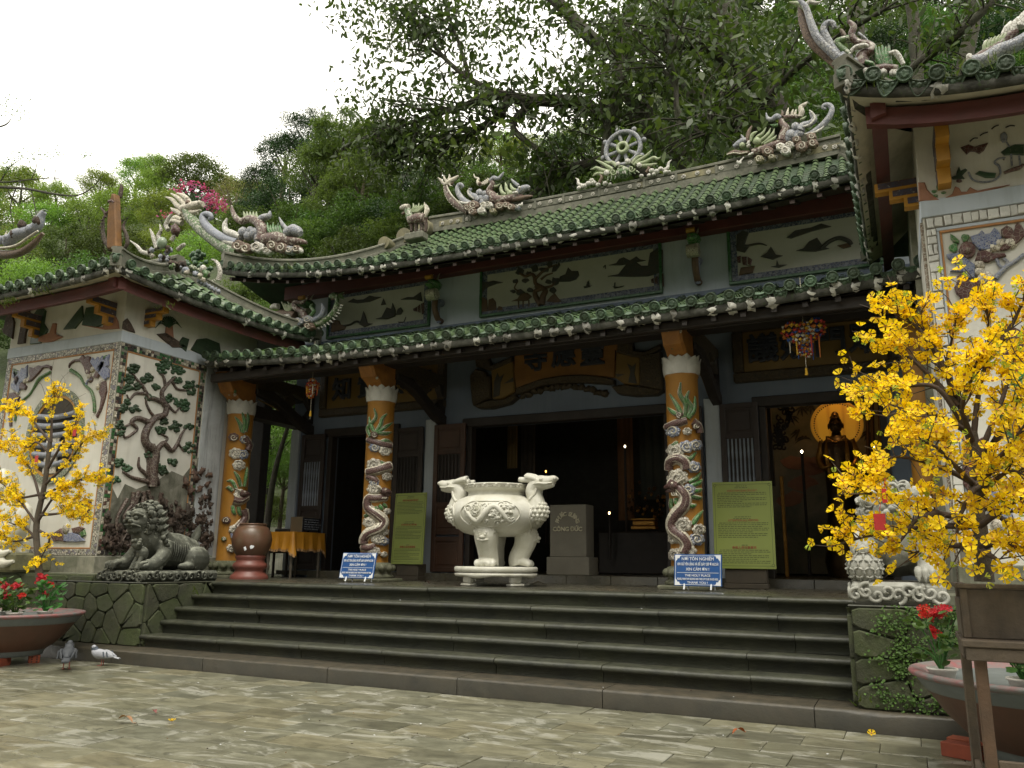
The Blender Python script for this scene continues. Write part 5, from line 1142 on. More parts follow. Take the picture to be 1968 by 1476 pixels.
column(COLX[0],Zcol0,.2236,[([(400,900),(440,960),(430,1010)],[.04,.04]),([(310,1430),(360,1440),(410,1410)],[.05,.05]),([(395,1520),(400,1600),(340,1680)],[.045,.05])],[(308,895,42,m_scale),(405,915,40,m_cloudb),(325,1035,55,m_cloud),(390,1045,48,m_cloudb),(355,1135,52,m_cloud),(365,1385,50,m_cloud),(320,1690,50,m_cloud),(330,1740,46,m_cloudb),(290,1850,40,m_cloud),(245,1610,36,m_scale),(225,1770,22,m_greenc)],[[(390,860),(402,760),(372,650)],[(380,850),(360,775),(320,720)],[(410,850),(432,740),(418,660)],[(330,1340),(295,1275),(250,1272)],[(370,1320),(345,1240),(312,1190)],[(400,1320),(420,1200),(425,1150)],[(300,1360),(270,1330),(245,1330)],[(300,1480),(310,1540),(330,1560)],[(350,1490),(360,1550),(385,1560)]],(385,1380,1))
column(COLX[3],Zcol2,.3118,[],[],[],(-900,900,1))if False else None
b = MB(); b.lathe([(CR_,1.1),(CR_,3.9)],24,(COLX[3],CY,0)); part('column',b,m_colpaint,hall)
b = MB(); b.box((at(466,900,Y=10.9).x,10.9,ZT),(at(500,900,Y=10.9).x,11.1,4.4),b=.01); part('rear_post',b,m_dark,hall)
b = MB(); b.box((-9.75,9.7,3.42),(-9.45,11.2,3.62),b=.01); b.box((-9.9,9.6,3.9),(-9.5,11.2,4.12),b=.01); part('side_tie_beam',b,m_dark,hall)
# ================================================================== ROOF DRAGONS (mosaic figures along the ridges)
class Fig:
 """a figure standing in its own vertical plane (constant Y), built thick"""
 def __init__(s,parent,name,label,ox,oy,sc,Y,first=None,ry=0.0):
  s.ox,s.oy,s.sc,s.Y = ox,oy,sc,Y; s.par = parent; s.root = None; s.name = name; s.label = label
  c = at(ox,oy,Y=Y); s.m = (c-Vector((0,0,EYE))).dot(_f)/FPX*sc  # metres per traced unit
 def p(s,q,dy=0.0):
  v = at(s.ox+q[0]*s.sc,s.oy+q[1]*s.sc,Y=s.Y); return v+Vector((0,-dy,0))
 def _put(s,nm,b,mt):
  if s.root is None:s.root = part(s.name,b,mt,s.par,s.label)
  else:part(nm,b,mt,s.root)
 def body(s,nm,pts,w,mt,dy=0.0,n=10,flat=1.0):
  P = cr([s.p(q,dy)for q in pts],6); b = MB(); b.tube(P,rads([v*s.m for v in w],len(P)),n=n,fdir=(0,-1,0),flat=flat); s._put(nm,b,mt)
 def spikes(s,nm,pts,h,mt,dy=0.0,wd=.3,side=1,n=None):
  P = cr([(q[0],q[1],0)for q in pts],6); n = n or len(P)
  for i in range(n):
   t = i/max(1,n-1)*(len(P)-1.001); j = int(t); a = P[j].lerp(P[j+1],t-j); tg = (P[j+1]-P[j]).normalized(); nr = Vector((-tg.y,tg.x,0))*side
   b = MB(); b.tube([s.p(a,dy),s.p(a+nr*h*.6+tg*h*.12,dy),s.p(a+nr*h+tg*h*.35,dy)],[h*wd*s.m,h*wd*.7*s.m,.003],n=6,fdir=(0,-1,0),flat=.6); s._put(nm,b,mt)
 def ball(s,nm,c,r,mt,dy=0.0,th=None,jit=.15,seed=0,asp=1.0):
  b = MB(); r = r*s.m; b.ball(s.p(c,dy),(r,th or r*.8,r*asp),jit=jit,seed=seed,n=10,k=7); s._put(nm,b,mt)
 def spiral(s,nm,c,r,mt,dy=0.0,w=.16,turns=1.5,ph=0):
  P = [s.p(q,dy)for q in spiral(c,r,turns,24,ph)]; b = MB(); b.tube(P,rads([r*w*s.m,r*w*.6*s.m],len(P)),n=6); s._put(nm,b,mt)
 def cloud(s,c,r,mt,dy=0.05,line=None,seed=0,asp=.8):
  poly = scallop(c[0],c[1],r,6,.14,seed,asp); P = [s.p(q,dy-.06)for q in poly]; b = MB(); b.prism(P,(0,-1,0),.09,bev=.022,back=True); s._put('cloud',b,mt)
  s.spiral('cloud_swirl',c,r*.6,line or m_ivory,dy=dy+.035,ph=seed)
def ridge_dragon(F,mir=False):
 pass
m_gsc = mat('green_white_scale_mosaic',(.10,.16,.06),(.16,.2,.10),rough=.4,bump=.6,mosaic=(26,(.05,.08,.03),.08,[(.34,.35,.26),(.12,.2,.07),(.42,.42,.34),(.08,.15,.05)]))
m_msc = mat('maroon_white_scale_mosaic',(.09,.04,.035),(.2,.16,.13),rough=.4,bump=.6,mosaic=(30,(.20,.17,.13),.06,[(.085,.032,.028),(.09,.04,.03),(.36,.33,.27),(.06,.025,.022)]))
m_gsm = mat('grey_white_mosaic',(.30,.31,.32),(.2,.21,.23),rough=.45,bump=.6,mosaic=(34,(.10,.10,.11),.07,[(.30,.31,.33),(.38,.38,.37),(.22,.235,.27)]))
m_brn = mat('brown_mosaic',(.17,.115,.075),(.11,.075,.05),rough=.5,bump=.6,mosaic=(36,(.06,.035,.025),.07,None))
m_wm = mat('white_mosaic',(.60,.585,.53),(.46,.45,.40),rough=.45,bump=.6,mosaic=(28,(.25,.23,.18),.06,None))
m_lg = mat('pale_green_mosaic',(.20,.27,.12),(.30,.33,.2),rough=.4,bump=.5,mosaic=(30,(.36,.35,.26),.06,None))
# -- large dragon at the left corner of the upper roof
F = Fig(hall,'corner_dragon','large mosaic dragon at the left corner of the upper roof',0,130,.315,10.45)
F.body('body',[(1460,1130),(1400,1110),(1320,1060),(1230,990),(1165,920),(1135,870)],[34,33,30,27,24,20],m_gsc)
F.spikes('spike',[(1420,1140),(1300,1080),(1200,1000),(1130,930),(1105,880)],42,m_ivory,side=1,n=14)
for pts in([(1120,870),(1080,840),(1050,805),(1012,790)],[(1140,850),(1110,815),(1080,790),(1042,768)],[(1160,835),(1140,800),(1115,780),(1080,765)],[(1110,900),(1085,880),(1060,870),(1042,855)],[(1110,930),(1080,915),(1060,920),(1015,960)],[(1110,950),(1060,935),(1030,950)]):F.body('mane',pts,[13,13,10,3],m_ivory)
F.body('snout',[(1120,860),(1160,850),(1200,838),(1238,832)],[22,24,20,14],m_ivory); F.body('jaw',[(1130,875),(1170,885),(1200,880),(1225,868)],[14,14,10,5],m_ivory)
F.ball('eye',(1160,830),14,m_brn,dy=.06); F.ball('brow',(1148,800),11,m_ivory,dy=.03); F.ball('nostril',(1228,830),12,m_ivory,dy=.05)
for x in(1180,1192,1204):F.body('fang',[(x,872),(x+3,886),(x+2,900)],[7,5,1],m_ivory)
F.body('curl',[(1460,1075),(1380,1050),(1310,1010),(1262,960),(1248,920),(1262,900),(1290,902),(1300,920),(1285,930)],[22,24,22,20,18,15,13,10,8],m_greyc,dy=.04)
F.body('fin',[(1450,1085),(1400,1072),(1340,1050)],[14,12,4],m_wm,dy=.08)
F.body('coil',[(1480,1040),(1430,1020),(1390,1000),(1385,960),(1398,925)],[16,18,15,12,4],m_wm,dy=.05)
for i,(x,y,r)in enumerate(((1490,1010,26),(1525,1030,26),(1560,1015,28),(1590,1045,28),(1535,1000,22),(1470,1035,22))):F.ball('scale_mass',(x,y),r,m_gsm,dy=.03,seed=i)
F.body('neck',[(1600,1060),(1610,1000),(1580,950),(1530,925),(1480,940),(1445,920),(1425,880),(1418,845)],[30,26,22,18,16,13,10,4],m_msc,dy=.02)
F.body('fin',[(1570,960),(1600,920),(1640,905),(1648,875)],[16,18,14,4],m_gsm)
F.body('neck',[(1620,1060),(1690,1050),(1750,1060),(1820,1075)],[32,34,30,16],m_msc,dy=.03)
for k in range(6):F.body('flame',[(1690+k*9,1040),(1650+k*14,1000-k*4),(1640+k*18,950+(k%2)*16)],[9,8,2],m_greenc,dy=.04)
for k in range(5):F.body('flame',[(1500+k*18,925),(1492+k*18,900),(1486+k*20,878)],[8,7,2],m_lg,dy=.0)
F.body('head',[(1760,1020),(1800,1000),(1830,1010),(1846,1020)],[24,28,24,14],m_gsm,dy=.05); F.ball('eye',(1800,1010),12,m_greenc,dy=.10); F.body('horn',[(1760,990),(1735,960),(1715,920)],[10,9,3],m_gsm,dy=.05)
F.body('jaw',[(1770,1060),(1820,1065),(1860,1070),(1885,1076)],[18,16,12,6],m_msc,dy=.06); F.body('fang',[(1765,1030),(1760,1050),(1770,1060)],[9,8,2],m_wm,dy=.10); F.body('fang',[(1850,1120),(1862,1135),(1850,1142)],[10,10,3],m_wm,dy=.10)
for i,(x,y,r,mt)in enumerate(((1480,1100,46,m_brn),(1530,1115,40,m_brn),(1600,1110,44,m_wm),(1655,1130,30,m_wm),(1690,1100,40,m_brn),(1745,1115,42,m_brn),(1790,1125,34,m_gsm),(1835,1120,30,m_brn))):F.cloud((x,y),r,mt,dy=.10+.01*(i%3),seed=i)
# -- dragon at the left end of the main ridge, and its mirror-like fellow at the right end
F = Fig(hall,'ridge_dragon','mosaic dragon at the left end of the main ridge',780,320,.1423,13.9)
F.body('body',[(850,610),(760,560),(660,490),(590,410),(555,330),(545,270)],[50,46,42,36,30,24],m_msc)
F.body('body_edge',[(800,560),(720,490),(640,410),(590,330),(568,270)],[16,14,12,12,10],m_ivory,dy=.05)
F.spikes('spike',[(740,610),(640,540),(560,450),(520,360),(505,250)],62,m_ivory,side=1,n=14)
for pts in([(540,250),(500,220),(470,180),(432,150)],[(560,230),(540,190),(520,160),(512,115)],[(590,230),(580,180),(590,140),(585,105)]):F.body('mane',pts,[20,20,16,5],m_ivory)
F.body('snout',[(550,240),(600,200),(650,170),(710,125)],[34,36,30,12],m_ivory); F.body('jaw',[(570,250),(610,240),(650,215)],[18,16,8],m_brn); F.body('beard',[(600,240),(610,265),(640,275)],[14,10,3],m_ivory,dy=.04)
F.body('curl',[(940,530),(840,500),(760,430),(720,360),(712,300),(735,258),(770,262),(785,285),(770,300)],[40,42,38,34,30,26,24,18,12],m_gsm,dy=.05)
F.body('fin',[(960,520),(860,530),(790,515),(750,495)],[22,20,14,5],m_wm,dy=.12)
F.body('coil',[(1010,480),(960,430),(900,400),(875,360),(910,310)],[40,44,34,28,12],m_gsm,dy=.06); F.body('coil_edge',[(960,460),(900,420),(868,370),(890,320)],[14,14,12,8],m_wm,dy=.10)
for i,(x,y,r)in enumerate(((1010,370,50),(1080,380,42),(1020,450,52),(1100,450,56),(1050,500,50),(980,500,40))):F.ball('scale_mass',(x,y),r,m_gsm,dy=.05,seed=i)
F.body('neck',[(1230,470),(1180,400),(1130,350),(1160,290),(1180,230),(1140,190)],[70,56,44,40,36,26],m_msc,dy=.03)
F.body('crest_head',[(1150,210),(1200,170),(1260,180),(1310,130),(1338,82)],[24,30,26,20,5],m_gsm,dy=.05)
for k in range(5):F.body('crest',[(1160-k*20,205+k*12),(1130-k*20,190+k*10),(1110-k*22,160+k*16)],[12,11,3],m_ivory,dy=.03)
F.body('whisker',[(1060,240),(1000,250),(975,210),(985,170),(940,150),(922,105)],[18,22,20,15,10,4],m_ivory,dy=.02); F.ball('pearl',(1015,245),26,m_brn,dy=.06)
F.body('fin',[(1210,280),(1240,280),(1290,245)],[14,18,4],m_lg,dy=.05)
F.body('back',[(1180,440),(1300,470),(1420,450),(1520,430),(1600,420)],[60,56,54,44,26],m_msc,dy=.06)
for pts in([(1370,400),(1320,370),(1300,310),(1305,260)],[(1440,370),(1385,340),(1370,280),(1360,230)],[(1510,340),(1470,330),(1440,290),(1430,245)],[(1390,420),(1320,430),(1260,420),(1252,375)]):F.body('flame',pts,[24,26,20,5],m_lg,dy=.06)
F.ball('cheek',(1430,390),44,m_lg,dy=.08); F.body('head',[(1540,370),(1600,330),(1660,310),(1690,320)],[46,48,40,26],m_gsm,dy=.08); F.body('horn',[(1540,280),(1480,230),(1440,185)],[24,20,8],m_gsm,dy=.06); F.ball('eye',(1580,330),18,m_wm,dy=.17); F.body('fang',[(1490,400),(1540,395),(1550,410)],[14,20,8],m_wm,dy=.16)
F.body('jaw',[(1480,470),(1560,460),(1650,440),(1740,425)],[26,30,26,10],m_brn,dy=.10); F.body('fang',[(1560,560),(1600,555),(1612,520)],[16,20,6],m_wm,dy=.14)
for i,(x,y,r,mt)in enumerate(((880,590,66,m_brn),(960,560,80,m_brn),(950,650,64,m_brn),(1100,560,62,m_wm),(1160,560,62,m_wm),(1070,640,62,m_wm),(1310,570,74,m_brn),(1400,560,58,m_brn),(1470,590,60,m_brn),(1540,590,48,m_gsm),(1220,640,50,m_ridgey))):F.cloud((x,y),r,mt,dy=.14+.012*(i%3),seed=i)
F = Fig(hall,'ridge_dragon','mosaic dragon at the right end of the main ridge',1380,180,.1321,13.9)
F.body('back',[(500,880),(650,830),(800,770),(940,720),(1040,660)],[60,66,60,54,40],m_msc,dy=.03)
F.body('head',[(240,800),(300,760),(370,710),(420,690)],[34,50,48,30],m_gsm,dy=.06); F.body('horn',[(430,720),(440,640),(460,560),(500,488)],[26,30,26,10],m_brn,dy=.05); F.body('ear',[(380,700),(370,660),(345,625)],[22,16,5],m_gsm,dy=.08)
F.ball('eye',(370,800),40,m_lg,dy=.14); F.body('jaw',[(160,920),(250,890),(350,900),(470,890)],[22,36,34,24],m_brn,dy=.10); F.body('lip',[(150,940),(250,915),(350,925),(450,905)],[9,9,9,8],m_ivory,dy=.15)
for q in([(450,800),(470,760),(480,740)],[(490,800),(450,830),(440,835)],[(540,920),(480,945),(465,935)],[(300,1040),(340,1075),(350,1040),(400,980)]):F.body('fang',q,[18,22,6],m_wm,dy=.16)
for pts in([(480,720),(500,640),(540,600),(585,575)],[(520,740),(580,660),(650,610),(710,515)],[(560,760),(650,690),(730,620),(775,525)],[(640,760),(740,690),(800,620),(830,535)],[(680,760),(760,720),(820,680),(860,630)]):F.body('flame',pts,[16,26,24,5],m_lg,dy=.07)
F.ball('cheek',(580,730),56,m_lg,dy=.10)
F.body('neck',[(930,700),(960,600),(990,520),(940,460),(920,390)],[64,60,54,46,36],m_msc,dy=.04); F.body('crest_head',[(920,380),(860,360),(790,400),(730,380),(705,300)],[30,46,36,24,6],m_gsm,dy=.06); F.body('horn',[(930,350),(945,300),(930,260)],[24,18,5],m_brn,dy=.05)
F.body('crest',[(960,360),(1060,350),(1180,350)],[26,30,24],m_msc,dy=.04)
for x in(1010,1080,1125):F.body('crest_spike',[(x,340),(x+6,290),(x+20,225 if x<1050 else 245)],[22,18,5],m_ivory,dy=.05)
F.body('tail',[(1200,360),(1220,290),(1210,220),(1260,180),(1305,140)],[34,40,36,28,8],m_ivory,dy=.05); F.body('fin',[(1200,400),(1250,380),(1290,345)],[16,20,5],m_lg,dy=.05); F.body('fin',[(880,480),(830,490),(765,475)],[24,24,6],m_greenc,dy=.06)
F.body('coil',[(1200,560),(1240,490),(1340,460),(1400,400),(1370,330),(1335,295)],[60,50,46,44,32,10],m_gsm,dy=.06); F.body('coil_edge',[(1250,530),(1350,490),(1415,410),(1385,330),(1340,290)],[12,14,14,12,8],m_wm,dy=.12)
F.body('curl',[(1290,620),(1400,570),(1520,480),(1620,360),(1660,250),(1620,190),(1550,190),(1530,230),(1580,245)],[30,40,44,40,36,34,30,22,14],m_gsm,dy=.05)
F.body('fin',[(1270,640),(1400,620),(1500,570),(1555,520)],[12,18,16,5],m_wm,dy=.13)
for i,(x,y,r)in enumerate(((1130,500,60),(1060,620,80),(1180,600,66),(1030,670,60),(1140,640,60))):F.ball('scale_mass',(x,y),r,m_gsm,dy=.05,seed=i)
for i,(x,y,r,mt)in enumerate(((740,890,92,m_brn),(930,830,76,m_wm),(1000,890,82,m_wm),(1060,800,70,m_wm),(1160,730,70,m_brn),(1230,830,96,m_brn),(1370,680,76,m_brn),(1390,780,84,m_brn),(620,1010,70,m_ridgey),(800,980,60,m_ridgey))):F.cloud((x,y),r,mt,dy=.14+.012*(i%3),seed=i)
# -- Dharma wheel on the ridge
Wc = at(1198,286,Y=13.92); mw = (Wc-Vector((0,0,EYE))).dot(_f)/FPX; Rw = 37.5*mw
b = MB(); n = 48; vs = []
for i in range(n):
 a = 2*math.pi*i/n
 for rr_,yy in((Rw,.05),(Rw*1.01,-.05),(Rw*.93,-.075),(Rw*.86,-.06),(Rw*.82,-.05),(Rw*.82,.05)):vs.append((Wc.x+math.cos(a)*rr_,Wc.y+yy,Wc.z+math.sin(a)*rr_))
b.add(vs,[(i*6+j,i*6+(j+1)%6,((i+1)%n)*6+(j+1)%6,((i+1)%n)*6+j)for i in range(n)for j in range(6)],0,True)
wheel = part('dharma_wheel',b,m_gsm,hall,'grey mosaic eight spoked wheel at the middle of the ridge')
b = MB(); vs = []; n = 28
for i in range(n):
 a = 2*math.pi*i/n
 for rr_,yy in((Rw*.33,.05),(Rw*.33,-.08),(Rw*.17,-.08),(Rw*.17,.05)):vs.append((Wc.x+math.cos(a)*rr_,Wc.y+yy,Wc.z+math.sin(a)*rr_))
b.add(vs,[(i*4+j,i*4+(j+1)%4,((i+1)%n)*4+(j+1)%4,((i+1)%n)*4+j)for i in range(n)for j in range(4)],0,True); part('hub',b,m_lg,wheel)
for k in range(8):
 a = k*math.pi/4+.24; d = Vector((math.cos(a),0,math.sin(a))); b = MB()
 b.tube([Wc+d*Rw*.30,Wc+d*Rw*.86],[Rw*.085,Rw*.11],n=8,fdir=(0,-1,0),flat=.7); part('spoke',b,m_gsm,wheel)
 b = MB(); b.ball(Wc+d*Rw*1.13,(Rw*.13,.05,Rw*.13),n=10,k=7); part('rim_knob',b,m_gsm,wheel)
F = Fig(hall,'wheel_base','dragon mask with flames and clouds under the wheel',1090,230,.12195,13.86)
F.ball('mask',(900,850),110,m_gsc,dy=.06,asp=.75,jit=.3)
for pts in([(720,790),(640,740),(560,690),(450,635)],[(780,740),(720,680),(660,680),(580,655)],[(680,820),(560,800),(470,760),(430,770),(365,785)],[(580,860),(480,850),(400,890)],[(1050,720),(1140,640),(1260,560),(1340,470)],[(1100,700),(1230,670),(1360,600),(1420,620),(1475,590)],[(1180,730),(1300,720),(1420,690)],[(1020,700),(1100,600),(1190,560)]):F.body('flame',pts,[30,32,26,22,6],m_lg,dy=.0)
for pts in([(520,1010),(560,930),(530,880)],[(1260,850),(1300,790),(1280,760)]):F.body('claw',pts,[26,24,10],m_brn,dy=.05)
for k in range(5):F.body('tooth',[(820+k*32,860),(825+k*32,890),(815+k*34,910)],[12,10,3],m_wm,dy=.15)
for sx in(760,1045):F.spiral('curl',(sx,870-(sx>900)*50),55,m_lg,dy=.13,w=.26)
F.ball('brow',(880,790),44,m_lg,dy=.12,asp=.5); F.ball('pearl',(1150,740),40,m_wm,dy=.06); F.ball('pearl',(640,860),46,m_wm,dy=.06); F.ball('pearl',(820,720),36,m_wm,dy=.06); F.ball('pearl',(970,680),46,m_wm,dy=.06)
for k in range(9):F.body('beard',[(680+k*55,930-k*10),(670+k*60,980-k*14),(640+k*66,1020-k*18)],[16,12,4],m_gsc,dy=.11)
for i,(x,y,r)in enumerate(((200,1090,40),(280,1060,50),(350,1020,50),(430,1010,46),(400,970,40),(500,1040,44),(610,1020,44),(690,1030,30),(1180,900,36),(1340,820,46),(1420,830,46),(1480,790,40),(1380,870,36),(1560,840,40),(1620,830,24),(1300,890,34))):F.ball('cloud_pearl',(x,y),r,m_wm,dy=.04,seed=i,asp=.8)
F.body('tail',[(240,1040),(180,1010),(170,950),(135,920)],[30,26,18,6],m_wm); F.body('tail',[(1500,800),(1580,760),(1600,680),(1650,630)],[24,26,18,5],m_wm)
# -- small unicorn on the hip ridge
F = Fig(hall,'ridge_unicorn','small mosaic unicorn on the hip ridge',600,200,.3557,12.9)
F.body('torso',[(525,630),(570,620),(610,620)],[24,28,24],m_msc)
for x in(535,560,590,612):F.body('leg',[(x,640),(x+3,665),(x,690)],[11,9,8],m_rock)
F.body('neck',[(530,615),(520,585),(510,565)],[20,18,15],m_gsc); F.body('head',[(525,560),(500,560),(480,565)],[16,16,9],m_ivory,dy=.02); F.body('jaw',[(515,578),(495,590),(484,592)],[9,8,4],m_brn)
for k in range(5):F.body('mane',[(535+k*8,585),(548+k*12,560),(545+k*16,535+(k%2)*10)],[8,7,2],m_lg)
for k in range(3):F.body('tail',[(608,610),(614+k*6,575),(606+k*8,532+k*8)],[9,8,2],m_ivory)
F.spikes('spike',[(540,610),(580,598),(615,602)],16,m_ivory,side=-1,n=7)
b = MB(); c = at(800,452,Y=12.9); b.box((c.x-.22,12.78,c.z-.12),(c.x+.22,13.02,c.z+.03),b=.02); part('pedestal',b,m_ridge,F.root)
# ---- ornaments of the left pavilion roof
F = Fig(pavL,'corner_dragon','upswept dragon at the far front corner of the left pavilion roof',0,130,.315,6.9)
F.body('keel',[(-120,1130),(20,1140),(120,1130),(200,1080),(262,1010)],[26,24,22,18,10],m_brn); F.body('edge',[(-100,1100),(20,1110),(120,1095),(190,1050),(255,1005)],[8,8,8,7,5],m_ivory,dy=.06)
F.body('body',[(40,1080),(100,1020),(180,1000),(230,960),(250,910),(270,880)],[26,34,32,28,22,14],m_greyc)
for i,(x,y)in enumerate(((150,965),(200,990),(100,1020),(60,1050),(240,940),(20,1060))):F.ball('scale_mass',(x,y),26,m_greyc if i%2 else m_rock,dy=.04,seed=i,jit=.5)
for k in range(6):F.body('flame',[(215+k*8,920-k*6),(225+k*9,890-k*4),(232+k*12,868+(k%2)*8)],[8,7,2],m_gsc)
for k in range(5):F.body('flame',[(40+k*20,1050-k*6),(36+k*22,1020-k*8),(44+k*25,995-k*6)],[8,7,2],m_ivory)
F = Fig(pavL,'ridge_finial','upturned ochre faced ridge end with dark dragon edges at the near corner of the left pavilion',180,330,.15584,6.86)
c0 = F.p((285,930));
P = [F.p(q)for q in[(230,975),(225,880),(232,620),(245,480),(262,380),(285,300),(320,300),(330,380),(330,500),(340,640),(345,880),(355,975)]]
b = MB(); b.prism(P,(0,-1,0),.09,bev=.015,back=True); F._put('post',b,mat('rusty_ochre_face',(.22,.10,.02),(.13,.06,.015),scale=6,rough=.7,bump=.3,stain=(.05,.03,.02),samt=.5,sscale=4))
for pts,w in(([(200,960),(130,860),(100,740),(100,620),(110,540)],[22,26,22,18,8]),([(350,960),(400,880),(385,760),(350,680),(370,600)],[18,22,20,18,8]),([(310,310),(320,240),(330,180),(315,140)],[24,26,20,5]),([(130,560),(120,500),(90,460),(60,430)],[14,16,12,4]),([(120,520),(170,480),(180,430)],[14,14,4]),([(225,960),(205,800),(170,690),(200,560)],[14,13,11,5])):F.body('dragon_edge',pts,w,m_rock,dy=-.02)
F.spikes('spike',[(120,880),(80,740),(85,600)],34,m_rock,side=1,n=8); F.spikes('spike',[(215,940),(205,780),(190,680)],18,m_ivory,side=1,n=8); F.body('brow',[(250,400),(290,390),(320,410)],[20,18,14],m_maroon,dy=.08); F.ball('mask',(285,450),40,m_ivory,dy=.05,jit=.4); F.ball('mask',(300,340),26,m_ivory,dy=.05,jit=.4)
F = Fig(pavL,'ridge_group','dark ceramic dragon and lotus group with a pale green ball on the left pavilion ridge',180,330,.15584,8.3)
rr = random.Random(5)
for k in range(46):
 t = rr.random(); x = lerp(700,1450,t); y = lerp(1000,1330,t)+rr.uniform(-60,50)-(120 if t<.35 else 0)*rr.random(); F.ball('ceramic_leaf',(x,y),rr.uniform(18,38),rr.choice((m_rock,m_rock,m_greyc,m_gsc,m_ivory)),dy=rr.uniform(-.05,.12),jit=.8,seed=k)
F.ball('pale_ball',(905,905),64,mat('pale_green_glaze',(.22,.27,.19),(.15,.2,.13),scale=6,rough=.25),dy=.1,jit=0,asp=1.05)
for pts in([(780,950),(740,820),(720,760),(690,700)],[(820,860),(800,790),(830,720),(815,650)],[(960,850),(990,790),(980,740)],[(690,1010),(600,990),(540,920),(450,850)],[(920,720),(890,660),(930,560),(960,520)],[(1040,960),(1110,900),(1100,890)],[(1540,1340),(1560,1240),(1540,1150),(1500,1100),(1450,1080)]):F.body('dragon_horn',pts,[26,24,18,6],m_chip)
F.ball('maroon_leaf',(1010,720),60,m_maroon,jit=.7); F.ball('bird',(1390,1210),40,m_wm,dy=.06); F.body('bird_body',[(1390,1230),(1420,1280),(1400,1330)],[26,30,20],m_greenc,dy=.05)
F.spikes('crest',[(1460,1340),(1540,1290),(1560,1200),(1540,1140)],24,m_wm,side=1,n=12)
for k in range(7):F.ball('pebble',(1300+k*40,1350+k*22),26,m_greyc,jit=.6,seed=k)
F = Fig(pavL,'corner_dragon','small dragon at the rear corner of the left pavilion roof, tail curled up',380,440,.20325,10.6)
F.body('tail',[(1060,930),(1180,880),(1270,810),(1310,730),(1320,660)],[30,28,26,22,18],m_gsc); F.spikes('spike',[(1130,920),(1230,880),(1310,800),(1345,720)],34,m_wm,side=1,n=11); F.body('head',[(1330,650),(1290,630),(1250,640)],[24,28,18],m_gsc); F.body('jaw',[(1300,655),(1262,668)],[12,6],m_brn)
for k in range(4):F.body('mane',[(1330,630),(1350+k*8,615+k*14),(1385,600+k*22)],[8,7,2],m_gsc)
F.body('fin',[(1120,870),(1180,830),(1205,770),(1190,715)],[22,22,20,8],m_greyc,dy=.05); F.body('neck',[(1030,850),(1000,790),(930,750),(930,700),(1000,700),(1050,655)],[34,26,22,20,16,5],m_msc,dy=.03); F.body('fin',[(1080,830),(1110,780),(1080,740),(1100,710)],[18,18,14,5],m_greenc,dy=.03)
for i,(x,y)in enumerate(((1070,870),(1080,930),(980,890))):F.cloud((x,y),52,m_gsm if i!=1 else m_brn,dy=.08,seed=i)
for i,(x,y)in enumerate(((860,880),(900,890),(830,860),(880,850))):F.ball('flower',(x,y),34,m_wm,dy=.08,seed=i,jit=.4)
for k in range(5):F.body('flame',[(860,800),(830+k*22,740-k*4),(800+k*30,690+(k%2)*16)],[16,14,4],m_lg,dy=.02)
F.body('claw',[(920,820),(800,800),(720,810),(650,780)],[36,34,24,10],m_brn,dy=.0); F.body('head',[(780,740),(740,740),(712,750)],[26,26,16],m_wm,dy=.05)
# ---- ornaments of the right pavilion roof
Z1r = lambda F:F
F = Fig(pavR,'corner_dragon','mosaic dragon with tail swept up at the near corner of the right pavilion roof',1560,0,.2073,6.95)
F.body('keel',[(330,690),(200,560),(60,430),(-20,330),(-80,180),(-110,60)],[46,50,56,56,46,20],m_brn,flat=.5); F.body('tail',[(420,640),(300,600),(180,500),(60,380),(0,250),(-50,100),(-120,20)],[40,44,42,38,34,28,14],m_gsm,dy=.05)
F.spikes('spike',[(250,640),(100,520),(-20,400),(-90,260),(-120,140)],50,m_wm,side=1,n=9)
F.body('mane',[(-40,120),(-90,60),(-150,30),(-210,20)],[26,26,20,6],m_lg); F.body('mane',[(-60,60),(-20,20),(40,30),(90,10)],[24,22,16,6],m_wm)
F.body('curl',[(260,560),(200,480),(140,380),(115,300),(150,245),(200,250),(215,290)],[34,36,36,32,30,26,20],m_gsm,dy=.05)
F.body('coil',[(360,540),(270,470),(240,420),(310,390),(350,370)],[30,34,36,34,24],m_gsc,dy=.04); F.body('horn',[(310,360),(280,310),(265,295)],[20,16,6],m_brn,dy=.04)
F.body('neck',[(470,640),(470,540),(560,480),(520,430),(430,410),(370,350),(390,270),(345,215)],[60,56,40,34,30,30,30,16],m_msc,dy=.03)
F.body('saddle',[(370,530),(420,490),(500,475),(530,490)],[18,22,20,10],m_wm,dy=.09); F.body('whisker',[(430,320),(500,370),(550,430)],[14,10,5],m_gsm,dy=.02)
for k in range(5):F.body('flame',[(640+k*22,630),(610+k*26,560-k*6),(590+k*32,450+(k%2)*14)],[20,22,8],m_greenc,dy=.05)
F.body('fang',[(850,640),(810,570),(770,530),(720,540)],[18,24,26,14],m_wm,dy=.07); F.body('back',[(560,680),(680,660),(800,660)],[44,46,30],m_msc,dy=.04); F.body('fin',[(500,620),(560,640),(590,670)],[20,22,8],m_greenc,dy=.08)
for i,(x,y,r)in enumerate(((290,570,46),(340,590,50),(390,620,48),(310,640,44),(440,700,44),(500,700,36),(660,715,40),(760,715,36))):F.ball('scale_mass',(x,y),r,m_wm if i>3 else m_gsm,dy=.06,seed=i,jit=.5)
F = Fig(pavR,'ridge_dragon','mosaic dragon climbing the roof ridge of the right pavilion',1560,0,.2073,8.0)
F.body('body',[(1480,600),(1600,580),(1740,500),(1850,460),(1960,400),(2100,300)],[50,60,62,60,56,50],m_gsm,dy=.05); F.body('back',[(1500,570),(1620,500),(1740,420),(1820,340),(1900,280)],[44,50,46,40,30],m_msc)
for k in range(6):F.body('flame',[(1600+k*34,500-k*16),(1600+k*36,440-k*16),(1630+k*36,380-k*14)],[16,18,5],m_lg,dy=.03)
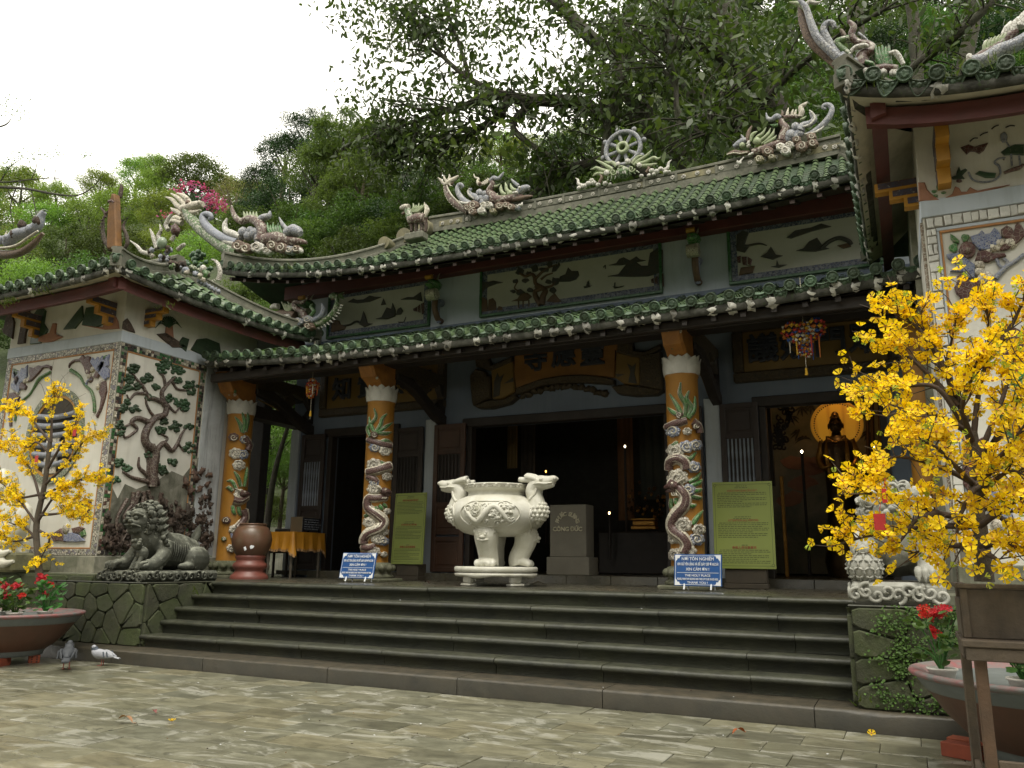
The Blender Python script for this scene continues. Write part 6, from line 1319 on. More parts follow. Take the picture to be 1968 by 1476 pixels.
F.body('horn',[(1600,440),(1615,390),(1640,370)],[16,16,6],m_wm); F.body('crest',[(1790,330),(1820,260),(1850,200)],[36,34,12],m_wm); F.body('crest',[(1860,300),(1890,220),(1920,160)],[36,34,14],m_wm); F.body('crest',[(1930,250),(1960,160),(1990,100)],[40,36,16],m_wm); F.body('head',[(1470,560),(1465,520),(1485,510)],[30,28,10],m_wm)
# ---- small grey gallery with columns behind the left pavilion
gal = thing('side_gallery','small grey shrine gallery with pale columns behind the left pavilion ridge','shrine',(-12.2,12.6,0))
for px in(358,393):
 q = at(px,520,Y=12.6); b = MB(); b.lathe([(.13,3.4),(.11,3.6),(.11,6.25),(.14,6.35)],16,(q.x,12.6,0)); part('pillar',b,m_bluelight,gal)
q0,q1 = at(330,500,Y=12.9),at(410,500,Y=12.9); b = MB(); b.box((q0.x-.2,12.8,3.3),(q1.x,13.4,6.2)); part('wall',b,m_dark,gal)
b = MB(); b.box((q0.x-.3,12.35,3.2),(q1.x+.1,13.4,3.42),b=.02); part('base',b,m_bluelight,gal); b = MB(); b.prism([(q0.x-.5,13.6,6.3),(q0.x-.5,12.1,6.3),(q0.x-.5,12.9,6.75)],(1,0,0),q1.x-q0.x+.7,bev=.03,back=True); part('roof',b,m_maroon,gal)
for px,py,r in((375,500,.16),(352,512,.14),(385,490,.12),(395,515,.13)):
 b = MB(); p = at(px,py,Y=12.3)
 for k in range(9):b.ball(p+Vector((rr.uniform(-r,r),rr.uniform(-.1,.1),rr.uniform(-r,r))),r*.4,jit=.5,seed=k,n=7,k=5)
 tag(part('potted_bonsai',b,m_greendk,gal),kind=None)
 # ================================================================== THINGS ON THE TERRACE
m_marble = mat('white_carved_marble',(.66,.65,.58),(.56,.55,.48),scale=3,rough=.45,bump=.15,bs=60,stain=(.34,.33,.2),samt=.4,sscale=3,streak=(.4,.39,.29),stamt=.35)
m_marbled = mat('weathered_grey_marble',(.42,.415,.37),(.30,.30,.26),scale=5,rough=.6,bump=.3,bs=50,stain=(.10,.105,.075),samt=.55,sscale=4,up=(.5,.5,.45),upamt=.3)
m_lionold = mat('blackened_lichen_stone',(.085,.088,.066),(.030,.033,.024),scale=6,rough=.75,bump=.5,bs=40,stain=(.018,.02,.014),samt=.6,sscale=3,up=(.30,.31,.25),upamt=.75,fleck=(.33,.34,.28),famt=.22,fscale=14)
def fuse(o,vox,sm=3):
 """melt the overlapping pieces of a carving into one continuous skin"""
 r_ = o.modifiers.new('fuse','REMESH'); r_.mode = 'VOXEL'; r_.voxel_size = vox; r_.use_smooth_shade = True
 if sm:s_ = o.modifiers.new('soften','SMOOTH'); s_.factor = .5; s_.iterations = sm
 return o
 # ---- censer
CX,CYc = -4.60,9.10
cen = thing('censer','large white marble incense urn with two dragon head handles on a round low stand','incense urn',(CX,CYc,ZT))
b = MB(); b.lathe([(.50,ZT+.165),(.515,ZT+.18),(.515,ZT+.215),(.50,ZT+.228),(.05,ZT+.228)],56,(CX,CYc,0)); b.lathe([(.46,ZT+.155),(.46,ZT+.166)],48,(CX,CYc,0)); stand = part('stand',b,m_marble,cen)
b = MB(); n = 64; vs = []
for i in range(n):
 a = 2*math.pi*i/n; dz = .028*abs(math.cos(a*2))**.5+.01*math.cos(a*8)
 for rr_,z in((.46,.158),(.505,.150),(.512,.135),(.50,.128-.0-dz*.8),(.47,.125-dz),(.44,.15)):vs.append((CX+math.cos(a)*rr_,CYc+math.sin(a)*rr_,ZT+z))
b.add(vs,[(i*6+j,i*6+(j+1)%6,((i+1)%n)*6+(j+1)%6,((i+1)%n)*6+j)for i in range(n)for j in range(6)],0,True); part('apron',b,m_marble,stand)
for a in(R(-118),R(-28),R(62),R(152)):
 b = MB(); c,s_ = math.cos(a),math.sin(a); M = Matrix.Translation((CX+c*.40,CYc+s_*.40,ZT))@Matrix.Rotation(a+math.pi/2,4,'Z')
 b.box((-.10,-.06,0),(.10,.06,.03),b=.012,M=M); b.box((-.075,-.045,.03),(.075,.045,.14),b=.02,M=M); part('stand_foot',b,m_marble,stand)
BZ = ZT+.228
prof = [(.05,.36),(.25,.365),(.42,.41),(.53,.49),(.578,.57),(.59,.64),(.575,.71),(.53,.77),(.47,.815),(.40,.845),(.365,.862),(.36,.90),(.372,.915),(.40,.925),(.415,.94),(.415,.985),(.405,1.0),(.35,1.0),(.33,.98),(.33,.88),(.40,.80),(.05,.60)]
b = MB(); b.lathe([(r_,BZ+z)for r_,z in prof],72,(CX,CYc,0)); bowl = part('bowl',b,m_marble,cen)
b = MB(); b.lathe([(.05,BZ+.93),(.34,BZ+.93)],40,(CX,CYc,0)); part('ash',b,mat('grey_ash',(.3,.29,.26),rough=1),bowl)
def bowlr(z):
 for(r0,z0),(r1,z1)in zip(prof[:10],prof[1:10]):
  if z0<=z<=z1:return lerp(r0,r1,(z-z0)/(z1-z0))
 return .5
def BP(th,z,out=0.0):
 r_ = bowlr(z)+out; return Vector((CX+math.cos(th)*r_,CYc+math.sin(th)*r_,BZ+z))
view = math.atan2(-CYc,-CX)  # direction towards the viewer
for j in range(4):  # one carved field on each side
 t0 = view-.18+j*math.pi/2; rr = random.Random(j)
 P = [BP(t0+.66*math.cos(q)*(1 if abs(math.cos(q))<.99 else 1),.615+.150*max(-1,min(1,1.25*math.sin(q))),.006)for q in np.linspace(0,2*math.pi,49)]
 b = MB(); b.tube(P,.010,n=6); fld = part('carved_border',b,m_marble,bowl)
 P = cr([BP(t0+.60*u,.615+.085*math.sin(u*5.2+.6),.004)for u in np.linspace(-.9,.95,12)],5); b = MB(); b.tube(P,[.016,.034,.040,.036,.030,.012],n=8); part('carved_dragon',b,m_marble,fld)
 for q in range(26):
  u,v = rr.uniform(-.92,.92),rr.uniform(-.85,.85)
  if u*u+v**4>.95:continue
  c = (t0+.62*u,.615+.135*v); rs = rr.uniform(.03,.06); P = []
  for i in range(16):
   k = i/15; a = q+8.5*k; P.append(BP(c[0]+rs*(1-k)*math.cos(a)/.5,c[1]+rs*(1-k)*math.sin(a),.004+.012*k))
  b = MB(); b.tube(P,[.012,.010,.013],n=6); part('carved_cloud',b,m_marble,fld)
 for q in range(12):
  u,v = rr.uniform(-.85,.85),rr.uniform(-.8,.8); b = MB(); b.ball(BP(t0+.6*u,.615+.13*v,0),(.03,.03,.024),n=8,k=6,jit=.5,seed=q); part('carved_boss',b,m_marble,fld)
 for q in range(16):
  u,v = rr.uniform(-.85,.85),rr.uniform(-.8,.8); P = [BP(t0+.6*u+dx*.12,.615+.13*v+dz_*.05,.006)for dx,dz_ in((0,0),(.35,.35*(-1)**q),(.8,.2*(-1)**q))]; b = MB(); b.tube(cr(P,4),[.014,.010,.003],n=6); part('carved_leaf',b,m_marble,fld)
b = MB(); rk = .4165
for i in range(36):
 a = view+2*math.pi*i/36; w_ = 2*math.pi/36
 def seg(a0,a1,z0,z1):
  vs = []
  for aa in(a0,(a0+a1)/2,a1):
   for rr_ in(rk-.004,rk+.006):
    for z in(z0,z1):vs.append((CX+math.cos(aa)*rr_,CYc+math.sin(aa)*rr_,BZ+z))
  b.add(vs,[(2,3,7,6),(6,7,11,10),(1,5,7,3),(5,9,11,7),(0,2,6,4),(4,6,10,8),(0,1,3,2),(8,10,11,9)])
 if i%2==0:seg(a,a+w_*1.6,.982,.989); seg(a,a+w_*.14,.948,.980); seg(a+w_*.4,a+w_*1.3,.944,.951); seg(a+w_*1.16,a+w_*1.3,.953,.970); seg(a+w_*.5,a+w_*1.14,.965,.972)
 else:seg(a,a+w_*.9,.944,.951); seg(a+w_*.76,a+w_*.9,.953,.980)
part('key_pattern',b,mat('shadowed_marble_groove',(.36,.34,.27),(.28,.27,.2),scale=8,rough=.7),bowl)  # raised key strips; shade of carved grooves is put into their darker marble
def cabriole(az,lean=0):
 c,s_ = math.cos(az),math.sin(az); ux = Vector((c,s_,0)); tx = Vector((-s_,c,0)); O = Vector((CX,CYc,BZ))
 def P(o_,z,t=0.0):return O+ux*o_+Vector((0,0,z))+tx*t
 b = MB(); b.tube(cr([P(.33,.47),P(.38,.36),P(.34,.22),P(.28,.10),P(.30,.02)],6),[.13,.15,.125,.12,.13],n=14)
 b.ball(P(.40,.40),(.13,.13,.11)); b.ball(P(.35,.05),(.12,.12,.05))
 for t in(-.085,-.03,.03,.085):b.tube([P(.34,.05,t),P(.42,.045,t*1.15),P(.425,.025,t*1.15)],[.04,.045,.03],n=9); b.ball(P(.425,.035,t*1.15),.038)
 leg = fuse(part('leg',b,m_marble,cen),.012,2)
 b = MB()
 for t in(-.035,.035):b.ball(P(.515,.375,t),.018); b.ball(P(.50,.395,t),(.03,.03,.018))
 b.ball(P(.525,.345),(.04,.04,.025)); b.tube([P(.50,.315,-.07),P(.535,.305,0),P(.50,.315,.07)],[.012,.018,.012],n=7)
 fc = part('lion_face',b,m_marble,leg)
 for k in range(9):
  a = -1.5+3.0*k/8; b = MB(); b.ball(P(.47-.03*abs(math.sin(a)),.40+.075*math.cos(a),.115*math.sin(a)),.03,jit=.3,seed=k); part('mane_curl',b,m_marble,leg)
for az in(view-.33,view+1.30,view+3.2):cabriole(az)
def handle(sx):
 O = Vector((CX,CYc,BZ)); ux = Vector((sx,-.10*sx if sx>0 else .0,0)).normalized(); ty = Vector((0,0,1)).cross(ux)
 def P(o_,z,t=0.0):
  if z>.80:z = .80+(z-.80)*.62; o_+=.07*min(1,(z-.80)/.15)
  return O+ux*o_+Vector((0,0,z))+ty*t
 b = MB(); b.ball(P(.60,.66),(.13,.125,.13)); b.tube(cr([P(.58,.70),P(.53,.86),P(.47,.98),P(.50,1.10),P(.58,1.13)],6),[.125,.10,.095,.095,.085],n=14)
 b.ball(P(.56,1.13),(.11,.095,.095)); b.tube(cr([P(.58,1.155),P(.68,1.165),P(.745,1.185),P(.775,1.17)],5),[.075,.06,.052,.03],n=12); b.tube(cr([P(.56,1.09),P(.66,1.075),P(.745,1.09)],5),[.06,.045,.03],n=10)
 h = fuse(part('dragon_handle',b,m_marble,cen),.012,2)
 b = MB()
 for t in(-1,1):
  b.ball(P(.60,1.185,.07*t),.026); b.ball(P(.765,1.20,.03*t),.022); b.tube(cr([P(.50,1.10,.08*t),P(.58,1.11,.095*t),(P(.66,1.10,.07*t)),P(.74,1.12,.045*t)]),[.014,.016,.014,.008],n=7)
  b.tube([P(.74,1.15,.028*t),P(.745,1.115,.028*t)],[.012,.004],n=6)
 part('face_detail',b,m_marble,h)
 for k,(t,z0,l_)in enumerate(((-.05,1.17,1),(.0,1.19,1.15),(.05,1.17,1),(.03,1.13,.9),(-.03,1.13,.9))):
  b = MB(); b.tube(cr([P(.54,z0,t),P(.48,z0+.05*l_,t*1.3),P(.40-.03*k%2,z0+.085*l_,t*1.5),P(.385,z0+.07*l_,t*1.5)],5),[.034,.036,.034,.018],n=9); part('mane',b,m_marble,h)
 for k in range(5):
  t = -.08+.04*k; b = MB(); b.tube(cr([P(.50+.015*abs(k-2),.80,t*1.3),P(.575-.01*abs(k-2),.90,t),P(.545,1.02,t*.9)],5),[.020,.022,.014],n=7); part('neck_fold',b,m_marble,h)
 for i in range(5):
  for k in range(9):
   a = -1.9+3.8*(k+.5*(i%2))/8; e = -.9+.42*i
   d = Vector((math.cos(e)*math.cos(a),math.cos(e)*math.sin(a),math.sin(e)))
   if d.x<-.15:continue
   b = MB(); c = P(.60+d.x*.118,.66+d.z*.118,d.y*.113); b.ball(c,(.027,.027,.027),n=8,k=5); part('scale',b,m_marble,h)
handle(-1); handle(1)
# ---- stele
ste = thing('donation_stele','plain grey stone block with arched lettering standing in the middle doorway','stone stele',(-4.38,11.05,.972))
m_ste = mat('grey_cement_block',(.17,.155,.12),(.135,.125,.095),scale=4,rough=.75,bump=.15)
b = MB(); b.box((-4.66,10.93,1.225),(-4.10,11.25,1.965),b=.008); part('slab',b,m_ste,ste)
b = MB(); b.box((-4.70,10.90,.973),(-4.05,11.28,1.224),b=.008); part('base',b,m_ste,ste)
m_let = mat('pale_painted_letters',(.5,.46,.33),(.42,.39,.28),scale=20,rough=.7)
arc = 'PHƯỚC SƯƠNG'
for i,ch in enumerate(arc):
 if ch==' ':continue
 a = R(158-136*i/(len(arc)-1)); c = Vector((-4.385+.165*math.cos(a),10.925,1.665+.165*math.sin(a)))
 text('letter',ch,.078,c,m_let,ste,ext=.004,M=Matrix.Translation(c)@Matrix.Rotation(-(a-math.pi/2),4,'Y')@Matrix.Rotation(R(90),4,'X'),bold=.0035)
text('letters','CÔNG ĐỨC',.082,Vector((-4.385,10.925,1.615)),m_let,ste,ext=.004,bold=.0035)
# ---- blue signs
m_sign = mat('blue_sign_enamel',(.018,.085,.27),(.015,.07,.22),scale=3,rough=.35,bump=.05)
m_wl = mat('white_lettering',(.72,.74,.76),(.66,.68,.7),scale=10,rough=.5)
def blue_sign(label,c,rz,lean,w_=.53,h_=.345):
 o = thing('notice_sign',label,'sign',c,'blue notice signs at the columns')
 M = Matrix.Translation(c)@Matrix.Rotation(rz,4,'Z')@Matrix.Translation((0,0,.05))@Matrix.Rotation(-lean,4,'X')
 b = MB(); b.box((-w_/2,0,0),(w_/2,.016,h_),b=.005,M=M); pl = part('panel',b,m_sign,o)
 for x in(-w_*.28,w_*.28):
  b = MB(); b.tube([M@Vector((x,.03,.10)),M@Vector((x,-.008,-.04)),Vector((0,0,0))+Vector((M@Vector((x,.0,0))).xy.to_3d())+Vector((0,0,c[2]))][:2],.011,n=8); b.tube([M@Vector((x,.018,.2)),(Matrix.Translation(c)@Matrix.Rotation(rz,4,'Z'))@Vector((x,.16,.004))],.010,n=8); part('foot',b,m_wl,o)
 T = M@Matrix.Rotation(R(90),4,'X')
 for s_,sz,z,wd in(('NƠI TÔN NGHIÊM',.047,.292,.92),('XIN GIỮ YÊN LẶNG VÀ ĐỂ GIÀY DÉP Ở NGOÀI',.042,.235,.60),('XIN CẢM ƠN !',.044,.180,.9),('THE HOLY PLACE',.034,.113,1.05),('PLEASE, MAINTAIN SILENCE AND TAKE UP YOUR SHOES HERE.',.031,.075,.56),('THANK YOU !',.034,.036,1.05)):
  me = text_mesh(s_,sz,.0012,.0004); mw_ = max(v.co.x for v in me.vertices)-min(v.co.x for v in me.vertices); wd = min(wd,.455/mw_); me.materials.clear(); me.materials.append(m_wl)
  inst('lettering',me,pl,T@Matrix.Translation((0,z,.0035))@Matrix.Diagonal((wd,1,1,1)))
 b = MB(); e = .0022
 for x0,z0,x1,z1 in((-.20,.325,.20,.329),(-.20,.014,.20,.018),(-.25,.05,-.246,.29),(.246,.05,.25,.29),(-.23,.142,.23,.146)):b.box((x0,-e,z0),(x1,.001,z1),M=M)
 part('border_line',b,m_wl,pl)
 for sx in(-1,1):
  for sz in(0,1):
   b = MB(); zz = lambda v:v if sz==0 else h_-v
   pts = [(.254,.008),(.18,.010),(.20,.026),(.205,.045),(.225,.045),(.232,.062),(.245,.075),(.252,.09)]
   b.prism([M@Vector((sx*x,-.0005,zz(z)))for x,z in pts],M.to_3x3()@Vector((0,-1,0)),.002); part('corner_ornament',b,m_wl,pl)
blue_sign('blue notice sign on the terrace beside the left dragon column',(-6.62,8.98,ZT),R(4),R(13)); blue_sign('blue notice sign on the terrace before the right dragon column',(-2.09,8.98,ZT),R(-3),R(9))
# ---- green notice boards
m_gboard = mat('yellow_green_board',(.30,.36,.085),(.26,.32,.075),scale=2,rough=.4,bump=.04)
m_gtxt = mat('grey_print',(.10,.125,.04),(.09,.11,.04),scale=30,rough=.7); m_rtxt = mat('red_print',(.38,.13,.05),(.34,.11,.05),scale=30,rough=.7)
def notice(label,c,rz,lean,w_,h_,seed):
 o = thing('notice_board',label,'notice board',c,'green notice boards by the doors')
 B = Matrix.Translation(c)@Matrix.Rotation(rz,4,'Z')
 b = MB(); b.box((-w_*.36,-.10,0),(w_*.36,.16,.06),M=B,b=.006); b.box((-w_*.34,-.08,.06),(w_*.34,.14,.24),M=B,b=.008); st = part('bench',b,mat('grey_brown_bench',(.075,.06,.04),(.05,.042,.03),scale=5,rough=.7),o)
 M = B@Matrix.Translation((0,-.105,.235))@Matrix.Rotation(-lean,4,'X')
 b = MB(); b.box((-w_/2,0,0),(w_/2,.02,h_),b=.003,M=M); pl = part('panel',b,m_gboard,o)
 rr = random.Random(seed); b = MB()
 e = .0016
 for x0,z0,x1,z1 in((-.46,.03,.46,.034),(-.46,.966,.46,.970),(-.463,.05,-.457,.95),(.457,.05,.463,.95)):b.box((x0*w_,-e,z0*h_),(x1*w_,0.0005,z1*h_),M=M)
 part('border_line',b,m_gtxt,pl)
 b = MB(); z = .915
 for sx in(-1,1):
  for zz in(.04,.96):b.tube([M@Vector((sx*.455*w_+.016*math.cos(a),-.001,zz*h_+.016*math.sin(a)))for a in np.linspace(0,6.283,13)],.0022,n=4)
 part('corner_ring',b,m_gtxt,pl)
 b = MB()
 def line(z,x0,x1,th=.0075):
  x = x0
  while x<x1:
   wl = rr.uniform(.02,.075); xe = min(x+wl,x1); b.box((x*w_,-e,z*h_),(xe*w_,.0005,z*h_+th*h_),M=M); x = xe+.012
 for blk in((.945,2,-.12,.12),(.865,9,-.42,.42),(.585,2,-.16,.16),(.515,9,-.42,.42),(.262,1,-.06,.06),(.205,8,-.42,.42)):
  z = blk[0]
  for k in range(blk[1]):line(z,blk[2]+(.0 if k else .02),blk[3]-(rr.uniform(.0,.45)if k%3==2 else rr.uniform(0,.04))); z-=.0205
 tag(part('small_print',b,m_gtxt,pl),kind='stuff')
 T = M@Matrix.Rotation(R(90),4,'X')
 for s_,z in(('KHÁCH THAM QUAN CẦN LƯU Ý',.893),('ATTENTION ALL VISITORS',.547),('参观人员注意事项',.236)):
  me = text_mesh(s_,.034*h_,.0012,.0006); me.materials.clear(); me.materials.append(m_rtxt); mw_ = max(v.co.x for v in me.vertices)-min(v.co.x for v in me.vertices); inst('lettering',me,pl,T@Matrix.Translation((0,z*h_,.0025))@Matrix.Diagonal((min(1,.5*w_/mw_),1,1,1)))
notice('narrower yellow green notice board leaning by the left column',(-6.93,10.78,ZT),R(-4),R(3),.60,1.09,1); notice('wide yellow green notice board in front of the right door leaf',(-1.80,10.32,ZT),R(4),R(4),.72,1.06,2)
# ---- table with cloth, box and chair
m_cloth = mat('ochre_satin_cloth',(.44,.20,.014),(.34,.145,.012),scale=4,rough=.45,bump=.1); m_fringe = mat('pale_fringe',(.45,.26,.12),(.38,.22,.1),scale=20,rough=.9)
tx0,tx1,ty0,ty1,tz = -9.27,-8.70,10.12,10.88,1.575
tb = thing('side_table','small dark table with turned legs under the ochre cloth','table',((tx0+tx1)/2,(ty0+ty1)/2,ZT))
b = MB(); b.box((tx0,ty0,tz-.05),(tx1,ty1,tz-.012),b=.006); part('tabletop',b,m_dark,tb)
for x in(tx0+.05,tx1-.05):
 for y in(ty0+.05,ty1-.05):
  b = MB(); b.lathe([(.018,ZT),(.022,ZT+.05),(.017,ZT+.10),(.030,ZT+.15),(.032,ZT+.18),(.018,ZT+.21),(.026,ZT+.28),(.024,ZT+.5),(.03,tz-.05)],12,(x,y,0)); part('leg',b,mat('turned_grey_wood',(.10,.085,.06),(.07,.06,.045),scale=6,rough=.6),tb)
b = MB(); ring = []; per = [(tx0-.012,ty0-.012),(tx1+.012,ty0-.012),(tx1+.012,ty1+.012),(tx0-.012,ty1+.012)]; n = 22
for k in range(4):
 a,c = per[k],per[(k+1)%4]
 for i in range(n):ring.append((lerp(a[0],c[0],i/n),lerp(a[1],c[1],i/n),i/n,k))
m = len(ring); vs = []
nrm = [(0,-1),(1,0),(0,1),(-1,0)]
for j in range(6):
 t = j/5
 for x,y,u,k in ring:
  cor = max(0,1-min(u,1-u)/.09); drop = (.27+.10*cor+.012*math.sin(u*19+k))*t; fl = (.020*math.sin(u*21+k*2)+.014*math.sin(u*47))*t+.015*t+.05*cor*t
  vs.append((x+nrm[k][0]*fl,y+nrm[k][1]*fl,tz+.004-drop))
b.add(vs,[(j*m+i,(j+1)*m+i,(j+1)*m+(i+1)%m,j*m+(i+1)%m)for j in range(5)for i in range(m)],0,True); b.add(vs[:m],[list(range(m))])
cl = part('tablecloth',b,m_cloth); cl.parent = None; tag(cl,'ochre satin cloth with pale fringe draped over the side table','tablecloth')
b = MB(); low = vs[-m:]
for i in range(m):
 a,c = Vector(low[i]),Vector(low[(i+1)%m])
 for q in(.15,.55):p = a.lerp(c,q); b.add([p,a.lerp(c,q+.3),a.lerp(c,q+.3)-Vector((0,0,.035)),p-Vector((0,0,.035))],[(0,1,2,3)])
tag(part('fringe',b,m_fringe,cl),kind='stuff')
bx = thing('donation_box','brown box with a dark lettered plate on the ochre tablecloth','box',(-8.82,10.5,tz))
b = MB(); b.box((-9.0,10.38,tz+.005),(-8.74,10.76,tz+.25),b=.006); part('body',b,mat('brown_card',(.12,.09,.05),(.09,.07,.04),scale=3),bx)
b = MB(); b.box((-8.739,10.36,tz+.01),(-8.728,10.80,tz+.24),b=.003); plt = part('plate',b,mat('black_plate',(.012,.014,.02),rough=.3),bx); b = MB(); rr = random.Random(2)
for k in range(5):
 y = 10.40
 while y<10.74:l_ = rr.uniform(.03,.08); b.box((-8.7285,y,tz+.20-k*.037),(-8.7265,y+l_,tz+.213-k*.037)); y+=l_+.015
tag(part('plate_print',b,mat('faded_print',(.22,.23,.26)),plt),kind='stuff')
ch = thing('chair','dark chair half hidden behind the urn and table','chair',(-9.55,10.6,ZT))
b = MB(); b.box((-9.70,10.45,1.25),(-9.36,10.8,1.29),b=.01); part('seat',b,m_dark,ch)
b = MB(); b.box((-9.70,10.80,1.30),(-9.36,10.83,1.66),b=.02); part('backrest',b,m_dark,ch)
for x in(-9.68,-9.40):
 for y in(10.47,10.78):b = MB(); b.box((x,y,ZT),(x+.03,y+.03,1.25)); part('leg',b,m_dark,ch)
 # ---- ceramic urn
ux_,uy_ = -8.60,9.12; urn = thing('ceramic_urn','tall brown glazed urn painted with lotus flowers on a reddish pedestal','urn',(ux_,uy_,ZT))
b = MB(); b.lathe([(.20,1.20),(.235,1.24),(.275,1.34),(.285,1.43),(.262,1.53),(.22,1.60),(.188,1.62),(.192,1.635),(.20,1.645),(.19,1.655),(.16,1.65),(.15,1.60)],40,(ux_,uy_,0)); ub = part('body',b,mat('brown_urn_glaze',(.13,.058,.036),(.09,.05,.03),scale=5,rough=.35,bump=.15,stain=(.10,.085,.04),samt=.4,sscale=4),urn)
b = MB(); b.lathe([(.265,ZT),(.27,ZT+.03),(.255,ZT+.06),(.215,ZT+.10),(.205,ZT+.13),(.235,ZT+.16),(.245,ZT+.19),(.235,ZT+.22),(.20,ZT+.25),(.195,ZT+.28),(.215,ZT+.31),(.21,ZT+.335),(.19,ZT+.345)],40,(ux_,uy_,0)); part('pedestal',b,mat('reddish_pedestal',(.20,.062,.045),(.14,.05,.038),scale=5,rough=.45,bump=.15),urn)
def onurn(x,y,l_=.004):
 z = at(x,y,Y=uy_).z; r_ = .27 if z<1.45 else .25; p,n_ = oncyl(x,y,ux_,uy_,r_+l_); return p
for pts,mt in(([(480,1050),(484,1046),(489,1050),(486,1054),(481,1055)],m_wl),([(468,1052),(472,1050),(474,1056),(470,1059)],m_wl),([(466,1026),(476,1024),(486,1030),(478,1036),(468,1033)],m_greenc),([(488,1036),(492,1032),(494,1040),(490,1042)],m_greenc),([(458,1034),(464,1030),(468,1040),(462,1044)],m_maroon)):
 b = MB(); P = [onurn(*q)for q in pts]; c = sum(P,Vector())/len(P); k = len(P); b.add(P+[c+Vector((0,-.006,0))],[(i,(i+1)%k,k)for i in range(k)]); part('painted_lotus',b,mt,ub)
 # ---- guardian lions
def lion(name,label,o,L_,mt,dark):
 """seated guardian lion facing -Y; o = centre of the front edge of its base"""
 ox,oy,oz = o; W_,BH = .64 if not dark else .78,.165 if not dark else .13
 t = thing(name,label,'lion statue',o,'guardian lions')
 V = lambda x,y,z:Vector((ox+x,oy+y,oz+z))
 b = MB(); b.box((ox-W_/2,oy,oz),(ox+W_/2,oy+L_,oz+BH),b=.03); base = part('base',b,mt,t); rr = random.Random(3)
 for k in range(9):
  x = -W_/2+W_*(k+.5)/9; z = BH*(.42+.16*(k%2)); c = V(x,-.004,z); P = [c+Vector((rs*math.cos(a),-.012-.012*(1-rs/.075),rs*math.sin(a)))for rs,a in[(.062*(1-i/20),1.2*k+8*i/20)for i in range(20)]]; b = MB(); b.tube(P,[.017,.014,.016],n=6); part('carved_cloud',b,mt,base)
 for k in range(10):
  y = .06+(L_-.1)*k/10; sx = -1 if not dark else 1; c = V(sx*(W_/2+.002),y,BH*(.45+.12*(k%2))); P = [c+Vector((sx*.01,rs*math.cos(a),rs*math.sin(a)))for rs,a in[(.055*(1-i/18),k+8*i/18)for i in range(18)]]; b = MB(); b.tube(P,[.016,.013,.015],n=6); part('carved_cloud',b,mt,base)
 b = MB()
 if not dark:
  b.tube(cr([V(0,.75,BH+.20),V(0,.55,BH+.34),V(0,.34,BH+.42),V(0,.27,BH+.56)],5),[.22,.25,.24,.19],n=14); b.ball(V(0,.27,BH+.36),(.20,.20,.26))
  for sx,hz,fy in((-1,.24,.13),(1,.05,.10)):
   b.tube(cr([V(.17*sx,.34,BH+.44),V(.235*sx,.26,BH+.30),V(.225*sx,fy+.05,BH+hz+.05),V(.215*sx,fy,BH+hz)],5),[.10,.095,.085,.09],n=10); b.ball(V(.215*sx,fy-.02,BH+hz+.0),(.095,.10,.06))
   b.ball(V(.22*sx,.62,BH+.16),(.14,.22,.18)); b.ball(V(.25*sx,.42,BH+.06),(.08,.12,.06))
  hd = V(.02,.20,BH+.52)
 else:
  b.tube(cr([V(0,1.02,BH+.20),V(0,.80,BH+.24),V(0,.55,BH+.27),V(0,.36,BH+.40),V(0,.30,BH+.52)],5),[.20,.23,.22,.22,.18],n=14)
  for sx,fy in((-1,.10),(1,.12)):
   b.tube(cr([V(.20*sx,.44,BH+.34),V(.26*sx,.36,BH+.18),V(.26*sx,.22,BH+.07),V(.25*sx,fy,BH+.06)],5),[.10,.095,.085,.08],n=10); b.ball(V(.25*sx,fy-.03,BH+.05),(.09,.09,.05)); b.ball(V(.24*sx,.92,BH+.14),(.13,.20,.17)); b.ball(V(.28*sx,.72,BH+.05),(.08,.13,.05))
  hd = V(.0,.22,BH+.60)
 b.ball(hd,(.165,.17,.155)); b.ball(hd+Vector((0,-.13,-.035)),(.115,.09,.07)); b.ball(hd+Vector((0,-.10,-.12)),(.10,.085,.045)); b.ball(hd+Vector((0,-.04,.09)),(.13,.12,.07))
 body = fuse(part('body',b,mt,t),.014,3)
 b = MB()
 for sx in(-1,1):
  b.ball(hd+Vector((.07*sx,-.155,.035)),.032); b.tube(cr([hd+Vector((.03*sx,-.175,.055)),hd+Vector((.08*sx,-.165,.085)),hd+Vector((.135*sx,-.10,.06))]),[.02,.024,.012],n=7); b.ball(hd+Vector((.045*sx,-.215,-.01)),.028); b.tube(cr([hd+Vector((0,-.22,-.055)),hd+Vector((.07*sx,-.19,-.05)),hd+Vector((.12*sx,-.12,-.075))]),[.014,.016,.010],n=7)
  b.tube(cr([hd+Vector((.15*sx,-.03,.06)),hd+Vector((.20*sx,-.05,.10)),hd+Vector((.21*sx,-.03,.03))]),[.03,.035,.012],n=8)
 b.ball(hd+Vector((0,-.215,.02)),(.04,.03,.025)); face = part('face',b,mt,body)
 b = MB()
 for k in range(5):b.box(tuple(hd+Vector((-.05+.021*k,-.195,-.095))),tuple(hd+Vector((-.033+.021*k,-.175,-.072))),b=.004)
 part('teeth',b,mt,face)
 # mane: rows of big curls round the head and down the back of the neck
 for k in range(26):
  a = -2.35+4.7*(k%13)/12; lay = k//13; rr_ = .185+.035*lay
  c = hd+Vector((rr_*math.sin(a),.0+.10*lay,rr_*math.cos(a)*1.02)); b = MB(); b.ball(c,(.052,.052,.052),n=10,k=7)
  P = [c+Vector((q*math.cos(g),-.05,q*math.sin(g)))for q,g in[(.04*(1-i/14),k+8*i/14)for i in range(14)]]; b.tube(P,.010,n=5); part('mane_curl',b,mt,body)
